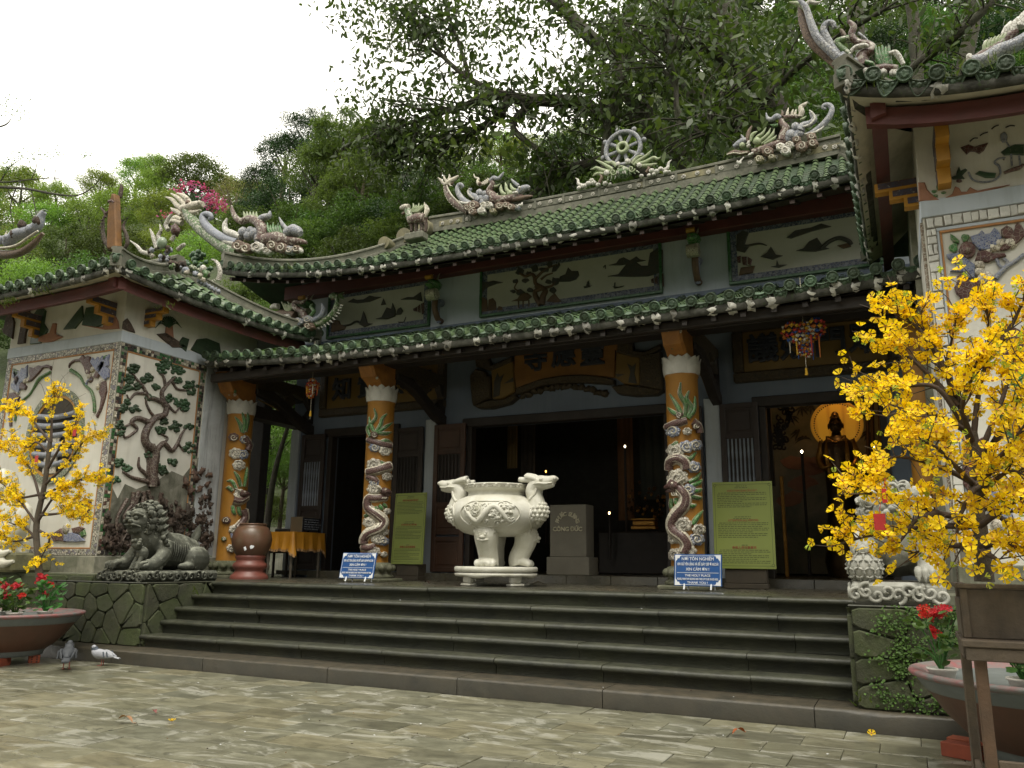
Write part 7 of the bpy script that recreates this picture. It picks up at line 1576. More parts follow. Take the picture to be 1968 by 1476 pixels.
 for sx in(-1,1):
  for k in range(7):
   b = MB(); c = hd+Vector((.205*sx+.01*sx*math.sin(k),.10+.02*k,.10-.085*k)); b.ball(c,(.06,.055,.05),n=10,k=7,jit=.2,seed=k); b.tube([c+Vector((.05*sx,-.03,-.02)),c+Vector((.06*sx,.01,.01)),c+Vector((.05*sx,.04,.03))],[.014,.016,.008],n=6); part('mane_lock',b,mt,body)
 for sx,pz,py in(((-1,.24,.10),(1,.05,.06))if not dark else((-1,.05,.06),(1,.05,.08))):
  for q in range(4):
   x = .215*sx+(-.066+.044*q); b = MB(); b.tube(cr([V(x,py+.03,BH+pz+.045),V(x,py-.04,BH+pz+.03),V(x,py-.055,BH+pz-.015)]),[.026,.03,.022],n=8); b.tube([V(x,py-.055,BH+pz+.01),V(x,py-.075,BH+pz-.025),V(x,py-.06,BH+pz-.055)],[.013,.011,.002],n=6); part('claw',b,mt,body)
 if not dark:
  c = V(-.215,.11,BH+.105); b = MB(); b.ball(c,.125,n=20,k=14); bl = part('ball',b,mt,t)
  for i in range(5):
   for k in range(10):
    e = -1.0+.5*i; a = 6.283*(k+.5*(i%2))/10; d = Vector((math.cos(e)*math.cos(a),math.cos(e)*math.sin(a),math.sin(e)))
    if d.y>.3:continue
    s1 = d.cross(Vector((0,0,1))).normalized(); s2 = d.cross(s1)
    for g in range(3):
     g_ = g*2.094+.5; v = s1*math.cos(g_)+s2*math.sin(g_); b = MB(); b.tube([c+d*.122+v*.004,c+d*.132+v*.022,c+d*.122+v*.042],[.004,.011,.003],n=5); part('lattice',b,mt,bl)
 else:
 # cub and carved straps seen on the flank
  for k in range(9):b = MB(); a = k/8; b.ball(V(.30,.30+.10*math.sin(a*3.1),BH+.04+.36*a),.035,jit=.3,seed=k); part('collar_bead',b,mt,body)
  for k in range(16):b = MB(); b.tube(cr([V(.21,.52+.035*k,BH+.36-.004*k),V(.245,.50+.036*k,BH+.24),V(.235,.47+.037*k,BH+.12)]),[.010,.012,.004],n=5); part('hair_strand',b,mt,body)
  for k in range(9):b = MB(); b.ball(V(.04,.45+.065*k,BH+.47-.012*k),.042,jit=.5,seed=k); part('spine_curl',b,mt,body)
  cub = MB(); cub.ball(V(.20,.10,BH+.20),(.07,.08,.09)); cub.ball(V(.20,.02,BH+.30),.06); cub.tube([V(.17,.06,BH+.16),V(.16,.0,BH+.02)],.028,n=8); cub.tube([V(.24,.06,BH+.16),V(.25,.0,BH+.02)],.028,n=8); part('cub',cub,mt,body)
  for k in range(8):b = MB(); b.ball(V(.20+.055*math.cos(k),.0+.03*math.sin(k),BH+.33+.03*math.sin(k*1.7)),.025); part('cub_curl',b,mt,body)
 for k in range(5):b = MB(); yb = (.92 if not dark else 1.08); b.tube(cr([V(0,yb-.10,BH+.20),V(-.03+.02*k,yb,BH+.32+.03*k),V(-.06+.03*k,yb+.01,BH+.48+.03*k)]),[.04,.04,.01],n=7); part('tail_lock',b,mt,body)
 return t
lionL = lion('stone_lion','blackened mossy stone lion resting on the left plinth',(-8.60,6.97,ZT+.005),1.18,m_lionold,True)
lionR = lion('stone_lion','pale carved stone lion with a ball under its paw on the right plinth',(-.095,6.74,ZT+.005),.98,m_marbled,False)
# ---- left: pale stone figure and mossy block behind the yellow tree
wl = thing('pale_stone_figure','pale stone figure mostly hidden behind the left yellow tree','statue',(-11.1,7.0,.95))
b = MB(); b.ball((-11.15,7.05,1.55),(.32,.28,.5),jit=.3,seed=2); b.ball((-10.9,7.0,1.25),(.34,.25,.28),jit=.3,seed=4); b.ball((-11.2,7.0,2.1),.22,jit=.3,seed=6); b.tube(cr([(-10.8,6.95,1.2),(-10.55,6.9,1.5),(-10.5,6.9,1.75),(-10.65,6.9,1.8)]),[.10,.12,.10,.06],n=9); fuse(part('body',b,m_marble,wl),.02,3)
for k in range(8):b = MB(); b.tube(cr([(-11.35+.1*k,6.78,2.0-.12*k),(-11.2+.1*k,6.72,1.9-.12*k),(-11.05+.1*k,6.76,2.0-.13*k)]),[.05,.06,.02],n=8); part('drapery_fold',b,m_marble,wl)
b = MB(); b.box((-11.7,6.75,.95),(-10.35,7.3,1.2),b=.03); part('block',b,mat('yellow_lichen_block',(.22,.21,.11),(.10,.10,.06),scale=9,rough=.9,bump=.7,bs=30,stain=(.04,.045,.02),samt=.5,sscale=6),wl)
b = MB(); b.box((-13.2,6.95,0),(-9.05,7.2,.945),b=.01); bw = solo('low_wall',b,m_mossstone,'low mossy wall behind the left bowl planter','wall',(-11,7,0))
stone_face(bw,(-13.2,6.95,0.0),(1,0,0),4.15,.93,9,3,77,nrm=(0,-1,0),d=.02)
# ---- lanterns of folded coloured cloth
LC = [mat('flag_'+n_,c,mulc(c,.85),scale=4,rough=.7)for n_,c in(('blue',(.03,.10,.36)),('yellow',(.62,.36,.02)),('red',(.42,.04,.03)),('white',(.6,.57,.5)),('orange',(.5,.16,.03)))]
def lantern(label,c,r_,seed,warm):
 o = thing('cloth_lantern',label,'lantern',c); c = Vector(c); rr = random.Random(seed); cols = LC if not warm else[LC[4],LC[2],LC[1],LC[4],LC[2],LC[3]]
 b = MB(); b.tube([c+Vector((0,0,.7)),c+Vector((0,0,-.45 if not warm else-.5))],.004,n=5); part('cord',b,m_ivory,o)
 spots = ([(-.62,.25,.5),(0,.35,.42),(.62,.42,.5),(-.2,-.1,.42),(.3,.0,.40),(0,-.55,.34),(.15,-.95,.26),(-.15,-.8,.26)]if not warm else[(0,.3,.5),(-.25,0,.45),(.3,.05,.45),(0,-.25,.4),(0,-.95,.42)])
 for sx,sz,sr in spots:
  b = MB(); cc = c+Vector((sx*r_,rr.uniform(-.2,.2)*r_,sz*r_)); R_ = sr*r_
  for i in range(5):
   for k in range(9):
    e0,e1 = -1.5+.6*i,-1.5+.6*(i+1); a0,a1 = 6.283*(k+.5*(i%2))/9,6.283*(k+1+.5*(i%2))/9; am = (a0+a1)/2
    S = lambda e,a,k_ = 1.0:cc+Vector((math.cos(e)*math.cos(a),math.cos(e)*math.sin(a),math.sin(e)))*R_*k_
    b.add([S(e0,am,.9),S((e0+e1)/2,a1),S(e1,am,.9),S((e0+e1)/2,a0),S((e0+e1)/2,am,1.22)],[(0,1,4),(1,2,4),(2,3,4),(3,0,4)],m=rr.randrange(len(cols)))
  part('cloth_ball',b,cols,o)
 for k in range(6):
  a = k*1.05; p = c+Vector((math.cos(a)*r_*.75,math.sin(a)*r_*.4,-.1*r_)); b = MB(); b.tube([p,p-Vector((0,0,r_*rr.uniform(.7,1.2)))],[.012,.022,.006],n=6); part('tassel',b,rr.choice(cols),o)
 b = MB(); b.tube([c-Vector((0,0,.38)),c-Vector((0,0,.46))],[.012,.02],n=6); part('bell',b,LC[1],o)
lantern('bunch of blue yellow and red cloth balls before the right name board',at(1545,645,Y=9.35),.21,4,False); lantern('small orange and red cloth lantern by the left name board',at(600,742,Y=9.35),.14,9,True)
# ================================================================== INSIDE THE HALL
m_gold = mat('gilded_carving',(.48,.25,.05),(.30,.14,.03),scale=20,rough=.35,bump=.5,bs=50,metal=.7)
m_bronze = mat('dark_bronze',(.10,.055,.02),(.06,.035,.015),scale=8,rough=.4,metal=.6)
mur = thing('painted_mural','dim painted bamboo and cloud mural behind the statue in the right doorway','mural',(-.9,15.2,.97))
b = MB(); b.box((-2.6,15.2,1.0),(.4,15.25,4.3)); part('panel',b,mat('cloud_mural',(.40,.33,.22),(.13,.15,.12),scale=1.1,rough=.9,bump=0,stain=(.06,.075,.06),samt=.6,sscale=.8),mur)
MW = Wall((0,-1,0),Y=15.19)
for k,(x,y)in enumerate([(1540,782),(1560,778),(1535,830),(1545,842),(1660,800),(1575,772),(1520,800),(1670,830),(1650,775)]):
 for q in range(5):MW.stem('bamboo_leaf',[(x,y),(x+9*math.cos(q*.7+k),y+3+7*math.sin(q*.7+k)),(x+17*math.cos(q*.7+k),y+9+10*math.sin(q*.7+k))],[.012,.016,.003],m_ink,mur,out=.005)
for x in(1675,1690,1666):MW.stem('bamboo_stem',[(x,768),(x+2,850),(x+5,1000)],[.03,.03],m_sepia,mur,out=.01)
for k,(x,y)in enumerate([(1530,890),(1560,900),(1540,930),(1580,890),(1520,960)]):MW.rel('mural_rock',blobpoly(x,y,26,14,9,.35,k),m_pink,mur,depth=.01)
hx = at(1608,816,Y=14.0)
st = thing('buddha_statue','standing dark bronze deity before a glowing orange halo in the right doorway','statue',(hx.x,13.9,.97))
def halomat():
 q = NT('lit_halo_disc'); tc = q.n('ShaderNodeTexCoord'); g_ = q.n('ShaderNodeTexGradient',gradient_type='RADIAL'); mp = q.n('ShaderNodeMapping'); q.l(tc.outputs['Object'],mp.inputs[0]); mp.inputs['Rotation'].default_value = (R(90),0,0); q.l(mp.outputs[0],g_.inputs[0])
 rays = q.ramp(q.math('FRACT',q.math('MULTIPLY',g_.outputs['Fac'],72)),[(.3,(.55,.26,.02)),(.5,(.42,.18,.015)),(.7,(.55,.26,.02))]); q.l(rays,q.b.inputs['Base Color']); q.b.inputs['Roughness'].default_value = .6
 q.l(rays,q.b.inputs['Emission Color']); q.b.inputs['Emission Strength'].default_value = .16; return q.mat
m_halo = halomat()
b = MB(); b.lathe([(.001,-.012),(.36,-.012),(.36,.012)],64,(0,0,0),M=Matrix.Translation(hx)@Matrix.Rotation(R(90),4,'X')); hal = part('halo',b,m_halo,st);
b = MB()
for(ra,rb)in((.36,.405),):b.lathe([(ra,-.02),(ra,.012),(rb,.012),(rb,-.02)],64,(0,0,0),M=Matrix.Translation(hx)@Matrix.Rotation(R(90),4,'X'))
part('halo_rim',b,mat('halo_rim',(.45,.2,.02),emit=((.5,.22,.02),.12)),hal)
for k in range(56):a = 6.283*k/56; b = MB(); b.ball(hx+Vector((math.cos(a)*.345,-.016,math.sin(a)*.345)),(.013,.006,.013),n=6,k=4); part('halo_dot',b,m_maroon,hal)
sx_,sy_ = hx.x,13.72; zt = hx.z-.05
b = MB(); b.lathe([(.26,.97),(.30,1.2),(.24,1.6),(.20,2.2),(.21,2.6),(.25,zt-.42),(.235,zt-.30),(.16,zt-.22),(.075,zt-.17),(.07,zt-.12)],22,(sx_,sy_,0)); b.ball((sx_,sy_-.01,zt+.0),(.105,.115,.145)); b.ball((sx_,sy_,zt+.15),(.06,.06,.07)); bd = part('body',b,m_bronze,st)
b = MB(); b.ball((sx_,sy_-.12,zt-.01),(.02,.02,.025)); b.ball((sx_-.045,sy_-.105,zt+.02),(.02,.01,.008)); b.ball((sx_+.045,sy_-.105,zt+.02),(.02,.01,.008)); b.tube([(sx_-.03,sy_-.108,zt-.06),(sx_,sy_-.115,zt-.065),(sx_+.03,sy_-.108,zt-.06)],.008,n=6)
for s_ in(-1,1):b.ball((sx_+.108*s_,sy_,zt-.02),(.015,.025,.05))
part('face',b,m_bronze,bd)
b = MB(); b.tube(cr([(sx_-.07,sy_-.08,zt+.10),(sx_,sy_-.11,zt+.15),(sx_+.07,sy_-.08,zt+.10)]),.016,n=7); b.ball((sx_,sy_-.10,zt+.11),.018); part('crown',b,m_gold,bd)
for s_ in(-1,1):
 b = MB(); b.tube(cr([(sx_+.20*s_,sy_,zt-.26),(sx_+.27*s_,sy_-.03,zt-.55),(sx_+.20*s_,sy_-.17,zt-.70),(sx_+.08*s_,sy_-.24,zt-.66)]),[.07,.065,.05,.035],n=9); part('arm',b,m_gold,bd)
 b = MB(); b.tube(cr([(sx_+.12*s_,sy_-.13,zt-.20),(sx_+.15*s_,sy_-.20,zt-.5),(sx_+.12*s_,sy_-.22,zt-.9)]),[.03,.035,.02],n=8); part('robe_edge',b,m_gold,bd)
for k in range(5):b = MB(); w_ = .12-.012*k; b.tube(cr([(sx_-w_,sy_-.19,zt-.24-.03*k),(sx_,sy_-.23,zt-.31-.045*k),(sx_+w_,sy_-.19,zt-.24-.03*k)]),.012,n=6); part('necklace',b,m_gold,bd)
lp = bpy.data.lights.new('altar_lamp','POINT'); lp.energy = 5; lp.color = (1,.55,.18); lp.shadow_soft_size = .06; lo = bpy.data.objects.new('altar_lamp',lp); COL.objects.link(lo); lo.location = (hx.x+.12,13.5,4.15)
def candle(label,p,zb,col=(1,.85,.6),st_=9.0,r_=.022):
 o = thing('candle',label,'candle',(p.x,p.y,zb)); b = MB(); b.lathe([(r_*1.5,zb),(r_,zb+.05),(r_,p.z-.03)],10,(p.x,p.y,0)); part('stick',b,m_dark,o)
 b = MB(); b.ball((p.x,p.y,p.z),(.016,.016,.024),n=8,k=6); part('flame',b,mat('candle_flame_%.1f'%st_,(1,.8,.5),emit=(col,st_)),o)
candle('tall lit candle left of the statue in the right doorway',at(1541,868,Y=13.3),1.0); candle('lit candle right of the statue behind the yellow blossoms',at(1681,861,Y=13.3),1.0); candle('tall thin candle in the middle doorway beside the golden altar',at(1201,858,Y=13.3),1.0,st_=5); candle('small glowing lamp low in the middle doorway',at(1171,986,Y=13.0),1.2,(1,.5,.2),7.0); candle('dim orange lamp far inside the middle doorway',at(1049,906,Y=14.5),1.5,(1,.5,.1),2.5)
# carved dark screen hanging in the right doorway, altar and gilded group in the middle one
scn = thing('carved_screen','dark openwork carved screen at the left of the right doorway','screen',(-1.45,12.6,2.6)); rr = random.Random(6)
for k in range(40):
 t = rr.random(); p = at(lerp(1497,1524,rr.random())-14*t,lerp(776,862,t),Y=12.6); b = MB(); b.tube([p+Vector((.05*math.cos(k+q*.5)*(1-q/14),0,.05*math.sin(k+q*.5)*(1-q/14)))for q in range(13)],.016,n=6); part('scroll',b,m_dark,scn)
b = MB(); q0 = at(1482,800,Y=12.6); b.box((q0.x-.25,12.55,2.3),(q0.x,12.65,3.6)); part('frame',b,m_dark,scn)
post = thing('gilt_post','thin gilded post just inside the right doorway','post',(-1.4,12.7,.97)); q0 = at(1500,900,Y=12.7); b = MB(); b.box((q0.x-.02,12.68,.97),(q0.x+.03,12.74,2.45),b=.005); part('shaft',b,m_gold,post)
alt = thing('golden_altar','tiered gilded altar stand low in the middle doorway','altar',(-3.5,13.2,.97)); a0,a1 = at(1216,1018,Y=13.2),at(1262,995,Y=13.2)
b = MB(); b.box((a0.x-.6,13.15,.97),(a1.x+.5,13.9,a0.z-.03),b=.02); part('table',b,m_dark,alt)
for k,(i0,h0,h1)in enumerate(((0,0,.055),(.03,.065,.14),(0,.15,.185))):b = MB(); b.box((a0.x+i0,13.1,a0.z+h0),(a1.x-i0*.3,13.3,a0.z+h1),b=.01); part('tier',b,m_gold,alt)
for k in range(60):
 t = rr.random(); b = MB(); p = Vector((lerp(a0.x-.2,a1.x+.3,rr.random()),13.25+rr.uniform(-.1,.2),a0.z+.2+.75*t*(1-abs(rr.random()-.5)))); b.ball(p,rr.uniform(.012,.035),jit=.8,seed=k,n=7,k=5); part('gilded_figure',b,rr.choice((m_bronze,m_bronze,m_gold)),alt)
for lab,px,y0,y1,w_,Yd,mt in(('pale cloth hanging left inside the middle doorway',985,800,900,.20,13.5,m_board),('faded scroll hanging in the middle doorway above the urn',1015,815,930,.30,14.5,mat('dim_scroll',(.10,.085,.065),(.06,.05,.04),scale=4)),('orange brown curtain right inside the middle doorway',1200,800,1000,.30,14.6,mat('orange_curtain',(.20,.09,.03),(.13,.06,.02),scale=3)),('dark green painted panel inside the middle doorway',1252,800,960,.5,14.9,mat('dim_green_panel',(.05,.055,.04),(.03,.035,.03),scale=2))):
 p0,p1 = at(px,y0,Y=Yd),at(px,y1,Y=Yd); b = MB(); n = 10; vs = []
 for i in range(n+1):
  x = p0.x-w_/2+w_*i/n
  for z in(p0.z+.5,p1.z):vs+=[(x,Yd+.03*math.sin(i*1.9),z),(x,Yd+.03*math.sin(i*1.9)+.015,z)]
 b.add(vs,[(i*4+j,i*4+(j+2)%4 if j in(0,)else i*4+2,(i+1)*4+2,(i+1)*4+j)for i in range(n)for j in(0,)]+[(i*4+1,(i+1)*4+1,(i+1)*4+3,i*4+3)for i in range(n)],0,True); solo('hanging_cloth',b,mt,lab,'hanging',(p0.x,Yd,p0.z))
 # ================================================================== PLANTS IN POTS, BIRDS, LITTER
m_petal = leafmat('yellow_petal',(.86,.62,.010),(.80,.52,.008),var=.18,trans=.35,rough=.6,scale=9,hue=.012)
m_bud = leafmat('yellow_green_bud',(.42,.44,.05),(.30,.36,.05),var=.25,trans=.3,rough=.6,scale=9)
m_twig = mat('brown_twig',(.075,.05,.034),(.04,.028,.02),scale=20,rough=.8,bump=.4); m_trunk = mat('grey_brown_bark',(.10,.08,.055),(.05,.04,.028),scale=14,rough=.85,bump=.7,bs=40,bdist=.02)
m_heart = mat('rust_flower_heart',(.35,.14,.02))
def flower_mb(r_,cup,bud=False):
 b = MB(); n = 5 if not bud else 4
 for k in range(n):
  a = 6.283*k/n; ca = lambda q,s_:(math.cos(a+q)*s_,math.sin(a+q)*s_)
  b.add([(0,0,0),(*ca(-.42,r_*.55),cup*r_*.3),(*ca(-.50,r_*.92),cup*r_*.75),(*ca(0,r_*1.02),cup*r_*.62),(*ca(.50,r_*.92),cup*r_*.75),(*ca(.42,r_*.55),cup*r_*.3)],[(0,1,2,3),(0,3,4,5)],0)
 if not bud:b.tube([(0,0,0),(0,0,r_*.25)],[r_*.16,r_*.22],n=5,m=1)
 return b
FM = [flower_mb(.034,.35),flower_mb(.036,.7),flower_mb(.030,1.1),flower_mb(.020,2.0,True)]
FME = [mesh_from('blossom',f,[m_petal if i<3 else m_bud,m_heart])for i,f in enumerate(FM)]
def rotto(d,roll):
 return Vector((0,0,1)).rotation_difference(Vector(d)).to_matrix().to_4x4()@Matrix.Rotation(roll,4,'Z')
def blossom_tree(name,label,loc,trunk,limbs,Y,seed,nf,fs=1.0,bare=()):
 rr = random.Random(seed); o = thing(name,label,'blossom tree',loc)
 W3 = lambda L:[at(x,y,Y=q[0]if(q:=[*rest])else Y)for x,y,*rest in L]
 b = MB(); P = cr(W3(trunk),6); b.tube(P,rads([.045,.036,.034,.028,.024],len(P)),n=10); tr = part('trunk',b,m_trunk,o)
 fl = []
 for L in limbs:
  P = cr(W3(L),6); k = len(P); b = MB(); b.tube(P,rads([.018,.012,.006,.003],k),n=6); part('branch',b,m_twig,tr)
  tot = sum((P[i+1]-P[i]).length for i in range(k-1)); ntw = int(tot/.034)
  tw = MB()
  for q in range(ntw):
   t = (.25+.75*(q+rr.random())/ntw)*(k-1.001); i = int(t); p = P[i].lerp(P[i+1],t-i)
   d = ((P[i+1]-P[i]).normalized()*.6+Vector((rr.gauss(0,.55),rr.gauss(0,.5),rr.gauss(.28,.5)))).normalized(); ln = rr.uniform(.06,.24)
   e = p+d*ln; mid = p+d*ln*.5+Vector((rr.gauss(0,.012),rr.gauss(0,.012),rr.gauss(0,.012))); tw.tube([p,mid,e],[.0035,.0026,.0015],n=4,cap=False)
   for z in range(rr.randint(3,7)):
    c = p.lerp(e,rr.uniform(.3,1.05))+Vector((rr.gauss(0,.02),rr.gauss(0,.02),rr.gauss(0,.02)))
    fl.append((c,(d*.3+Vector((rr.gauss(0,.6),rr.gauss(-.35,.6),rr.gauss(.25,.6)))).normalized(),rr.uniform(0,6),rr.choice((0,0,1,1,2,2,3)),rr.uniform(.8,1.2)*fs))
  part('twigs',tw,m_twig,tr)['kind'] = 'stuff'
 for L in bare:
  b = MB(); b.tube(cr(W3(L),4),[.004,.003,.0015],n=4); part('bare_twig',b,m_twig,tr)
 rr.shuffle(fl); fl = fl[:nf]; fl.sort(key=lambda f:(f[0]-camo.location).length if 0<(984+FPX*(f[0]-camo.location).dot(_r)/(f[0]-camo.location).dot(_f))<1968 else 99)
 stuff = [MB(),MB()]
 for i,(c,d,ro,ty,sc_)in enumerate(fl):
  M = Matrix.Translation(c)@rotto(d,ro)@Matrix.Scale(sc_,4)
  if i<290:inst('blossom',FME[ty],o,M)
  else:s_ = stuff[ty==3]; f = FM[ty]; s_.add([M@Vector(p)for p in f.v],f.f); s_.m[-len(f.f):] = f.m
 for s_,mt,nm in((stuff[0],m_petal,'blossoms'),(stuff[1],m_bud,'buds')):
  if s_.v:tag(part(nm,s_,[mt,m_heart],o),kind='stuff')
 return o
TRY = 4.55
treeR = blossom_tree('apricot_blossom_tree','tall yellow apricot blossom tree in the wooden box at the right edge',(.32,TRY,1.05),[(1892,1118),(1886,1040),(1876,960),(1878,890),(1868,830)],[[(1878,900),(1858,830),(1840,760),(1800,690),(1775,630),(1765,585)],[(1870,850),(1880,760),(1895,690),(1900,620),(1890,560)],[(1878,890),(1920,840),(1968,790),(2040,700),(2060,600)],[(1868,1000,4.5),(1800,985,4.4),(1740,965,4.3),(1680,950,4.25),(1612,950,4.2)],[(1855,820),(1800,745,4.5),(1730,745,4.5),(1690,752,4.5),(1638,768,4.5)],[(1840,780),(1770,705),(1725,672),(1685,668)],[(1872,1010),(1790,1012,4.4),(1720,1022,4.3),(1662,1032,4.3),(1622,1040,4.3)],[(1890,1000),(1960,960),(2030,930)],[(1876,930),(1800,895,4.4),(1720,878,4.3),(1690,905,4.3)],[(1884,960,4.4),(1905,900,4.2),(1945,850,4.1),(1980,800,4.0)],[(1895,690),(1935,640),(1962,590),(1985,545)],[(1874,1050),(1810,1050,4.4),(1745,1065,4.35)],[(1860,830),(1805,800,4.4),(1745,790,4.35),(1700,800,4.3)],[(1880,880,4.5),(1925,770,4.5),(1950,700,4.5),(2000,650,4.5)],[(1880,960,4.6),(1930,1000,4.55),(1970,1030,4.5),(2010,1050,4.5)],[(1860,810),(1820,720,4.6),(1830,650,4.65),(1840,600,4.65)],[(1880,940,4.4),(1840,900,4.15),(1800,860,4.0),(1770,850,4.0)],[(1880,920,4.7),(1920,900,4.8),(1960,880,4.85),(2020,850,4.9)],[(1800,985,4.4),(1760,1000,4.25),(1730,1040,4.2),(1710,1060,4.2)],[(1840,760),(1790,660),(1740,610),(1712,590)],[(1885,980),(1930,950),(1950,920),(1975,900)],[(1868,850),(1850,780,4.3),(1870,720,4.2),(1880,680,4.2)],[(1884,1010,4.45),(1925,985,4.3),(1968,985,4.2)],[(1886,1050,4.45),(1930,1045,4.3),(1975,1060,4.2)],[(1880,970,4.45),(1910,925,4.25),(1950,905,4.15),(1990,930,4.1)],[(1878,930,4.4),(1860,960,4.2),(1840,1010,4.15),(1850,1060,4.15)],[(1890,1060,4.4),(1915,1075,4.25),(1925,1085,4.2)],[(1905,860),(1940,800,4.4),(1968,740,4.3),(1990,690,4.3)]],TRY,3,3600,.80)
treeL = blossom_tree('apricot_blossom_tree','smaller yellow apricot blossom tree before the round window at the left edge',(-8.86,6.1,.5),[(78,1150),(74,1080),(70,1010),(86,930),(96,850)],[[(72,1010),(40,965),(10,935),(-30,900)],[(80,970),(60,905),(30,872),(-10,850)],[(88,930),(130,890),(165,845),(200,832)],[(92,900),(120,852),(140,825),(152,790)],[(97,850),(60,805),(40,790),(12,785)],[(98,850),(100,800),(104,765),(108,748)],[(78,990),(120,985),(150,965),(168,985)],[(72,1040),(50,1015),(20,1005),(-20,985)],[(85,950),(130,930),(175,918),(196,925)],[(76,1020),(95,1035),(80,1070),(75,1078)],[(80,950),(20,960),(-40,960)],[(94,870),(70,850),(50,860),(20,830)],[(80,960),(110,950),(130,985),(160,1000)],[(74,1000),(100,960),(125,940),(150,935)],[(70,1030),(30,1040),(0,1035),(-30,1020)]],6.1,9,2300,.82,bare=[[(105,770),(98,730),(104,690)],[(110,770),(125,735),(118,720)],[(120,790),(140,770),(165,756)],[(90,770),(80,740),(70,735)],[(108,760),(118,730),(132,715)]])
m_envelope = mat('red_paper',(.48,.025,.02),(.40,.02,.02),rough=.5)
for lab,x,y,Y_,w_,h_ in(('red envelope hanging high in the left yellow tree',143,832,5.95,.055,.075),('red envelope hanging low in the left yellow tree',70,882,5.9,.055,.075),('thin red envelope hanging above the white lion',1700,953,4.15,.022,.065),('red envelope hanging before the face of the white lion',1691,1003,4.15,.05,.075)):
 p = at(x,y,Y=Y_); b = MB(); b.box((p.x-w_/2,p.y-.002,p.z-h_/2),(p.x+w_/2,p.y+.002,p.z+h_/2)); b.tube([p+Vector((0,0,h_/2)),p+Vector((.01,0,h_/2+.05))],.0015,n=4); solo('red_envelope',b,m_envelope,lab,'envelope',p)
 # ---- wooden stand and box at the right edge
m_wood = mat('weathered_grey_wood',(.115,.085,.055),(.055,.042,.03),scale=5,rough=.75,bump=.5,bs=35,stain=(.03,.024,.018),samt=.5,sscale=3,streak=(.16,.13,.09),stamt=.3); m_woodr = mat('reddish_post_wood',(.12,.066,.032),(.07,.04,.022),scale=6,rough=.7,bump=.4,stain=(.04,.028,.018),samt=.5)
stn = thing('wooden_stand','tall weathered wooden stand carrying the planter box at the right edge','stand',(.6,4.45,0))
xa,xb,ya,yb,zt = .19,1.05,4.20,4.78,.835
for x,y,mt,w_ in((xa+.03,ya+.02,m_woodr,.048),(xa,yb-.06,m_wood,.045),(xb-.05,ya+.02,m_wood,.048),(xb-.05,yb-.06,m_wood,.045)):b = MB(); b.box((x,y,0),(x+w_,y+w_,zt-.03),b=.006); part('leg',b,mt,stn)
for k in range(4):b = MB(); b.box((xa-.012,ya-.02+k*.148,zt-.028),(xb+.02,ya+.124+k*.148,zt+rnd.uniform(-.003,.002)),b=.004); part('plank',b,m_wood,stn)
b = MB(); b.box((xa+.0,ya-.012,zt-.085),(xb,ya+.016,zt-.029),b=.004); part('rail',b,m_wood,stn); b = MB(); b.box((xa-.006,ya+.07,zt-.085),(xa+.02,yb-.07,zt-.03),b=.004); part('rail',b,m_wood,stn)
b = MB(); b.box((xa+.08,ya+.025,.30),(xb-.05,ya+.05,.345),b=.004); part('rail',b,m_wood,stn); b = MB(); b.box((xa+.012,ya+.06,.20),(xa+.035,yb-.06,.25),b=.004); part('rail',b,m_wood,stn)
box = thing('planter_box','dark wooden planter box on the tall stand holding the yellow tree','planter',(.6,4.48,zt)); z0,z1 = zt+.003,1.055
for lo,hi in(((.215,4.30,z0),(1.0,4.325,z1-.004)),((.215,4.70,z0),(1.0,4.725,z1-.004)),((.19,4.32,z0+.001),(.214,4.72,z1-.05)),((1.0,4.32,z0),(1.02,4.72,z1-.01))):b = MB(); b.box(lo,hi,b=.003); part('side_board',b,m_wood,box)
for x,y in((.195,4.285),(.195,4.70),(.985,4.285)):b = MB(); b.box((x,y,z0),(x+.03,y+.03,z1),b=.004); part('corner_post',b,m_wood,box)
b = MB(); b.box((.18,4.27,z1),(1.03,4.335,z1+.02),b=.004); part('top_rail',b,m_wood,box); b = MB(); b.box((.18,4.336,z1),(.23,4.74,z1+.02),b=.004); part('top_rail',b,m_wood,box)
b = MB(); b.box((.22,4.33,z0),(.99,4.70,z1-.02)); part('soil',b,m_soil,box)
# ---- bowl planters on hollow bricks
m_bowl = mat('brown_painted_bowl',(.105,.048,.030),(.075,.038,.026),scale=3,rough=.55,bump=.15,stain=(.05,.035,.022),samt=.4,sscale=2); m_bband = mat('grey_painted_rim',(.135,.15,.145),(.10,.115,.115),scale=4,rough=.6,bump=.15,stain=(.07,.08,.075),samt=.4)
m_brim = mat('grey_rim_with_red_flakes',(.155,.165,.155),(.12,.13,.125),scale=4,rough=.6,bump=.2,stain=(.35,.035,.04),samt=.6,sscale=6); m_brick = mat('red_hollow_brick',(.30,.075,.03),(.22,.055,.025),scale=9,rough=.85,bump=.4,orand=.15); m_hole = mat('dark_brick_hole',(.03,.012,.008))
def brick(label,x,y,z,rz):
 o = thing('brick',label,'brick',(x,y,z),'hollow bricks under the bowl planters',rz); b = MB(); b.box((-.055,-.11,0),(.055,.11,.085),b=.005); part('body',b,m_brick,o,local=True)
 b = MB()
 for i in(-1,1):
  for j in(0,1,2):b.tube([(i*.024,-.1105,.017+j*.025),(i*.024,-.1115,.017+j*.025)],.0095,n=8)
 part('holes',b,m_hole,o,local=True)['kind'] = 'stuff'  # flat dark discs; the shade inside the holes is put into their colour
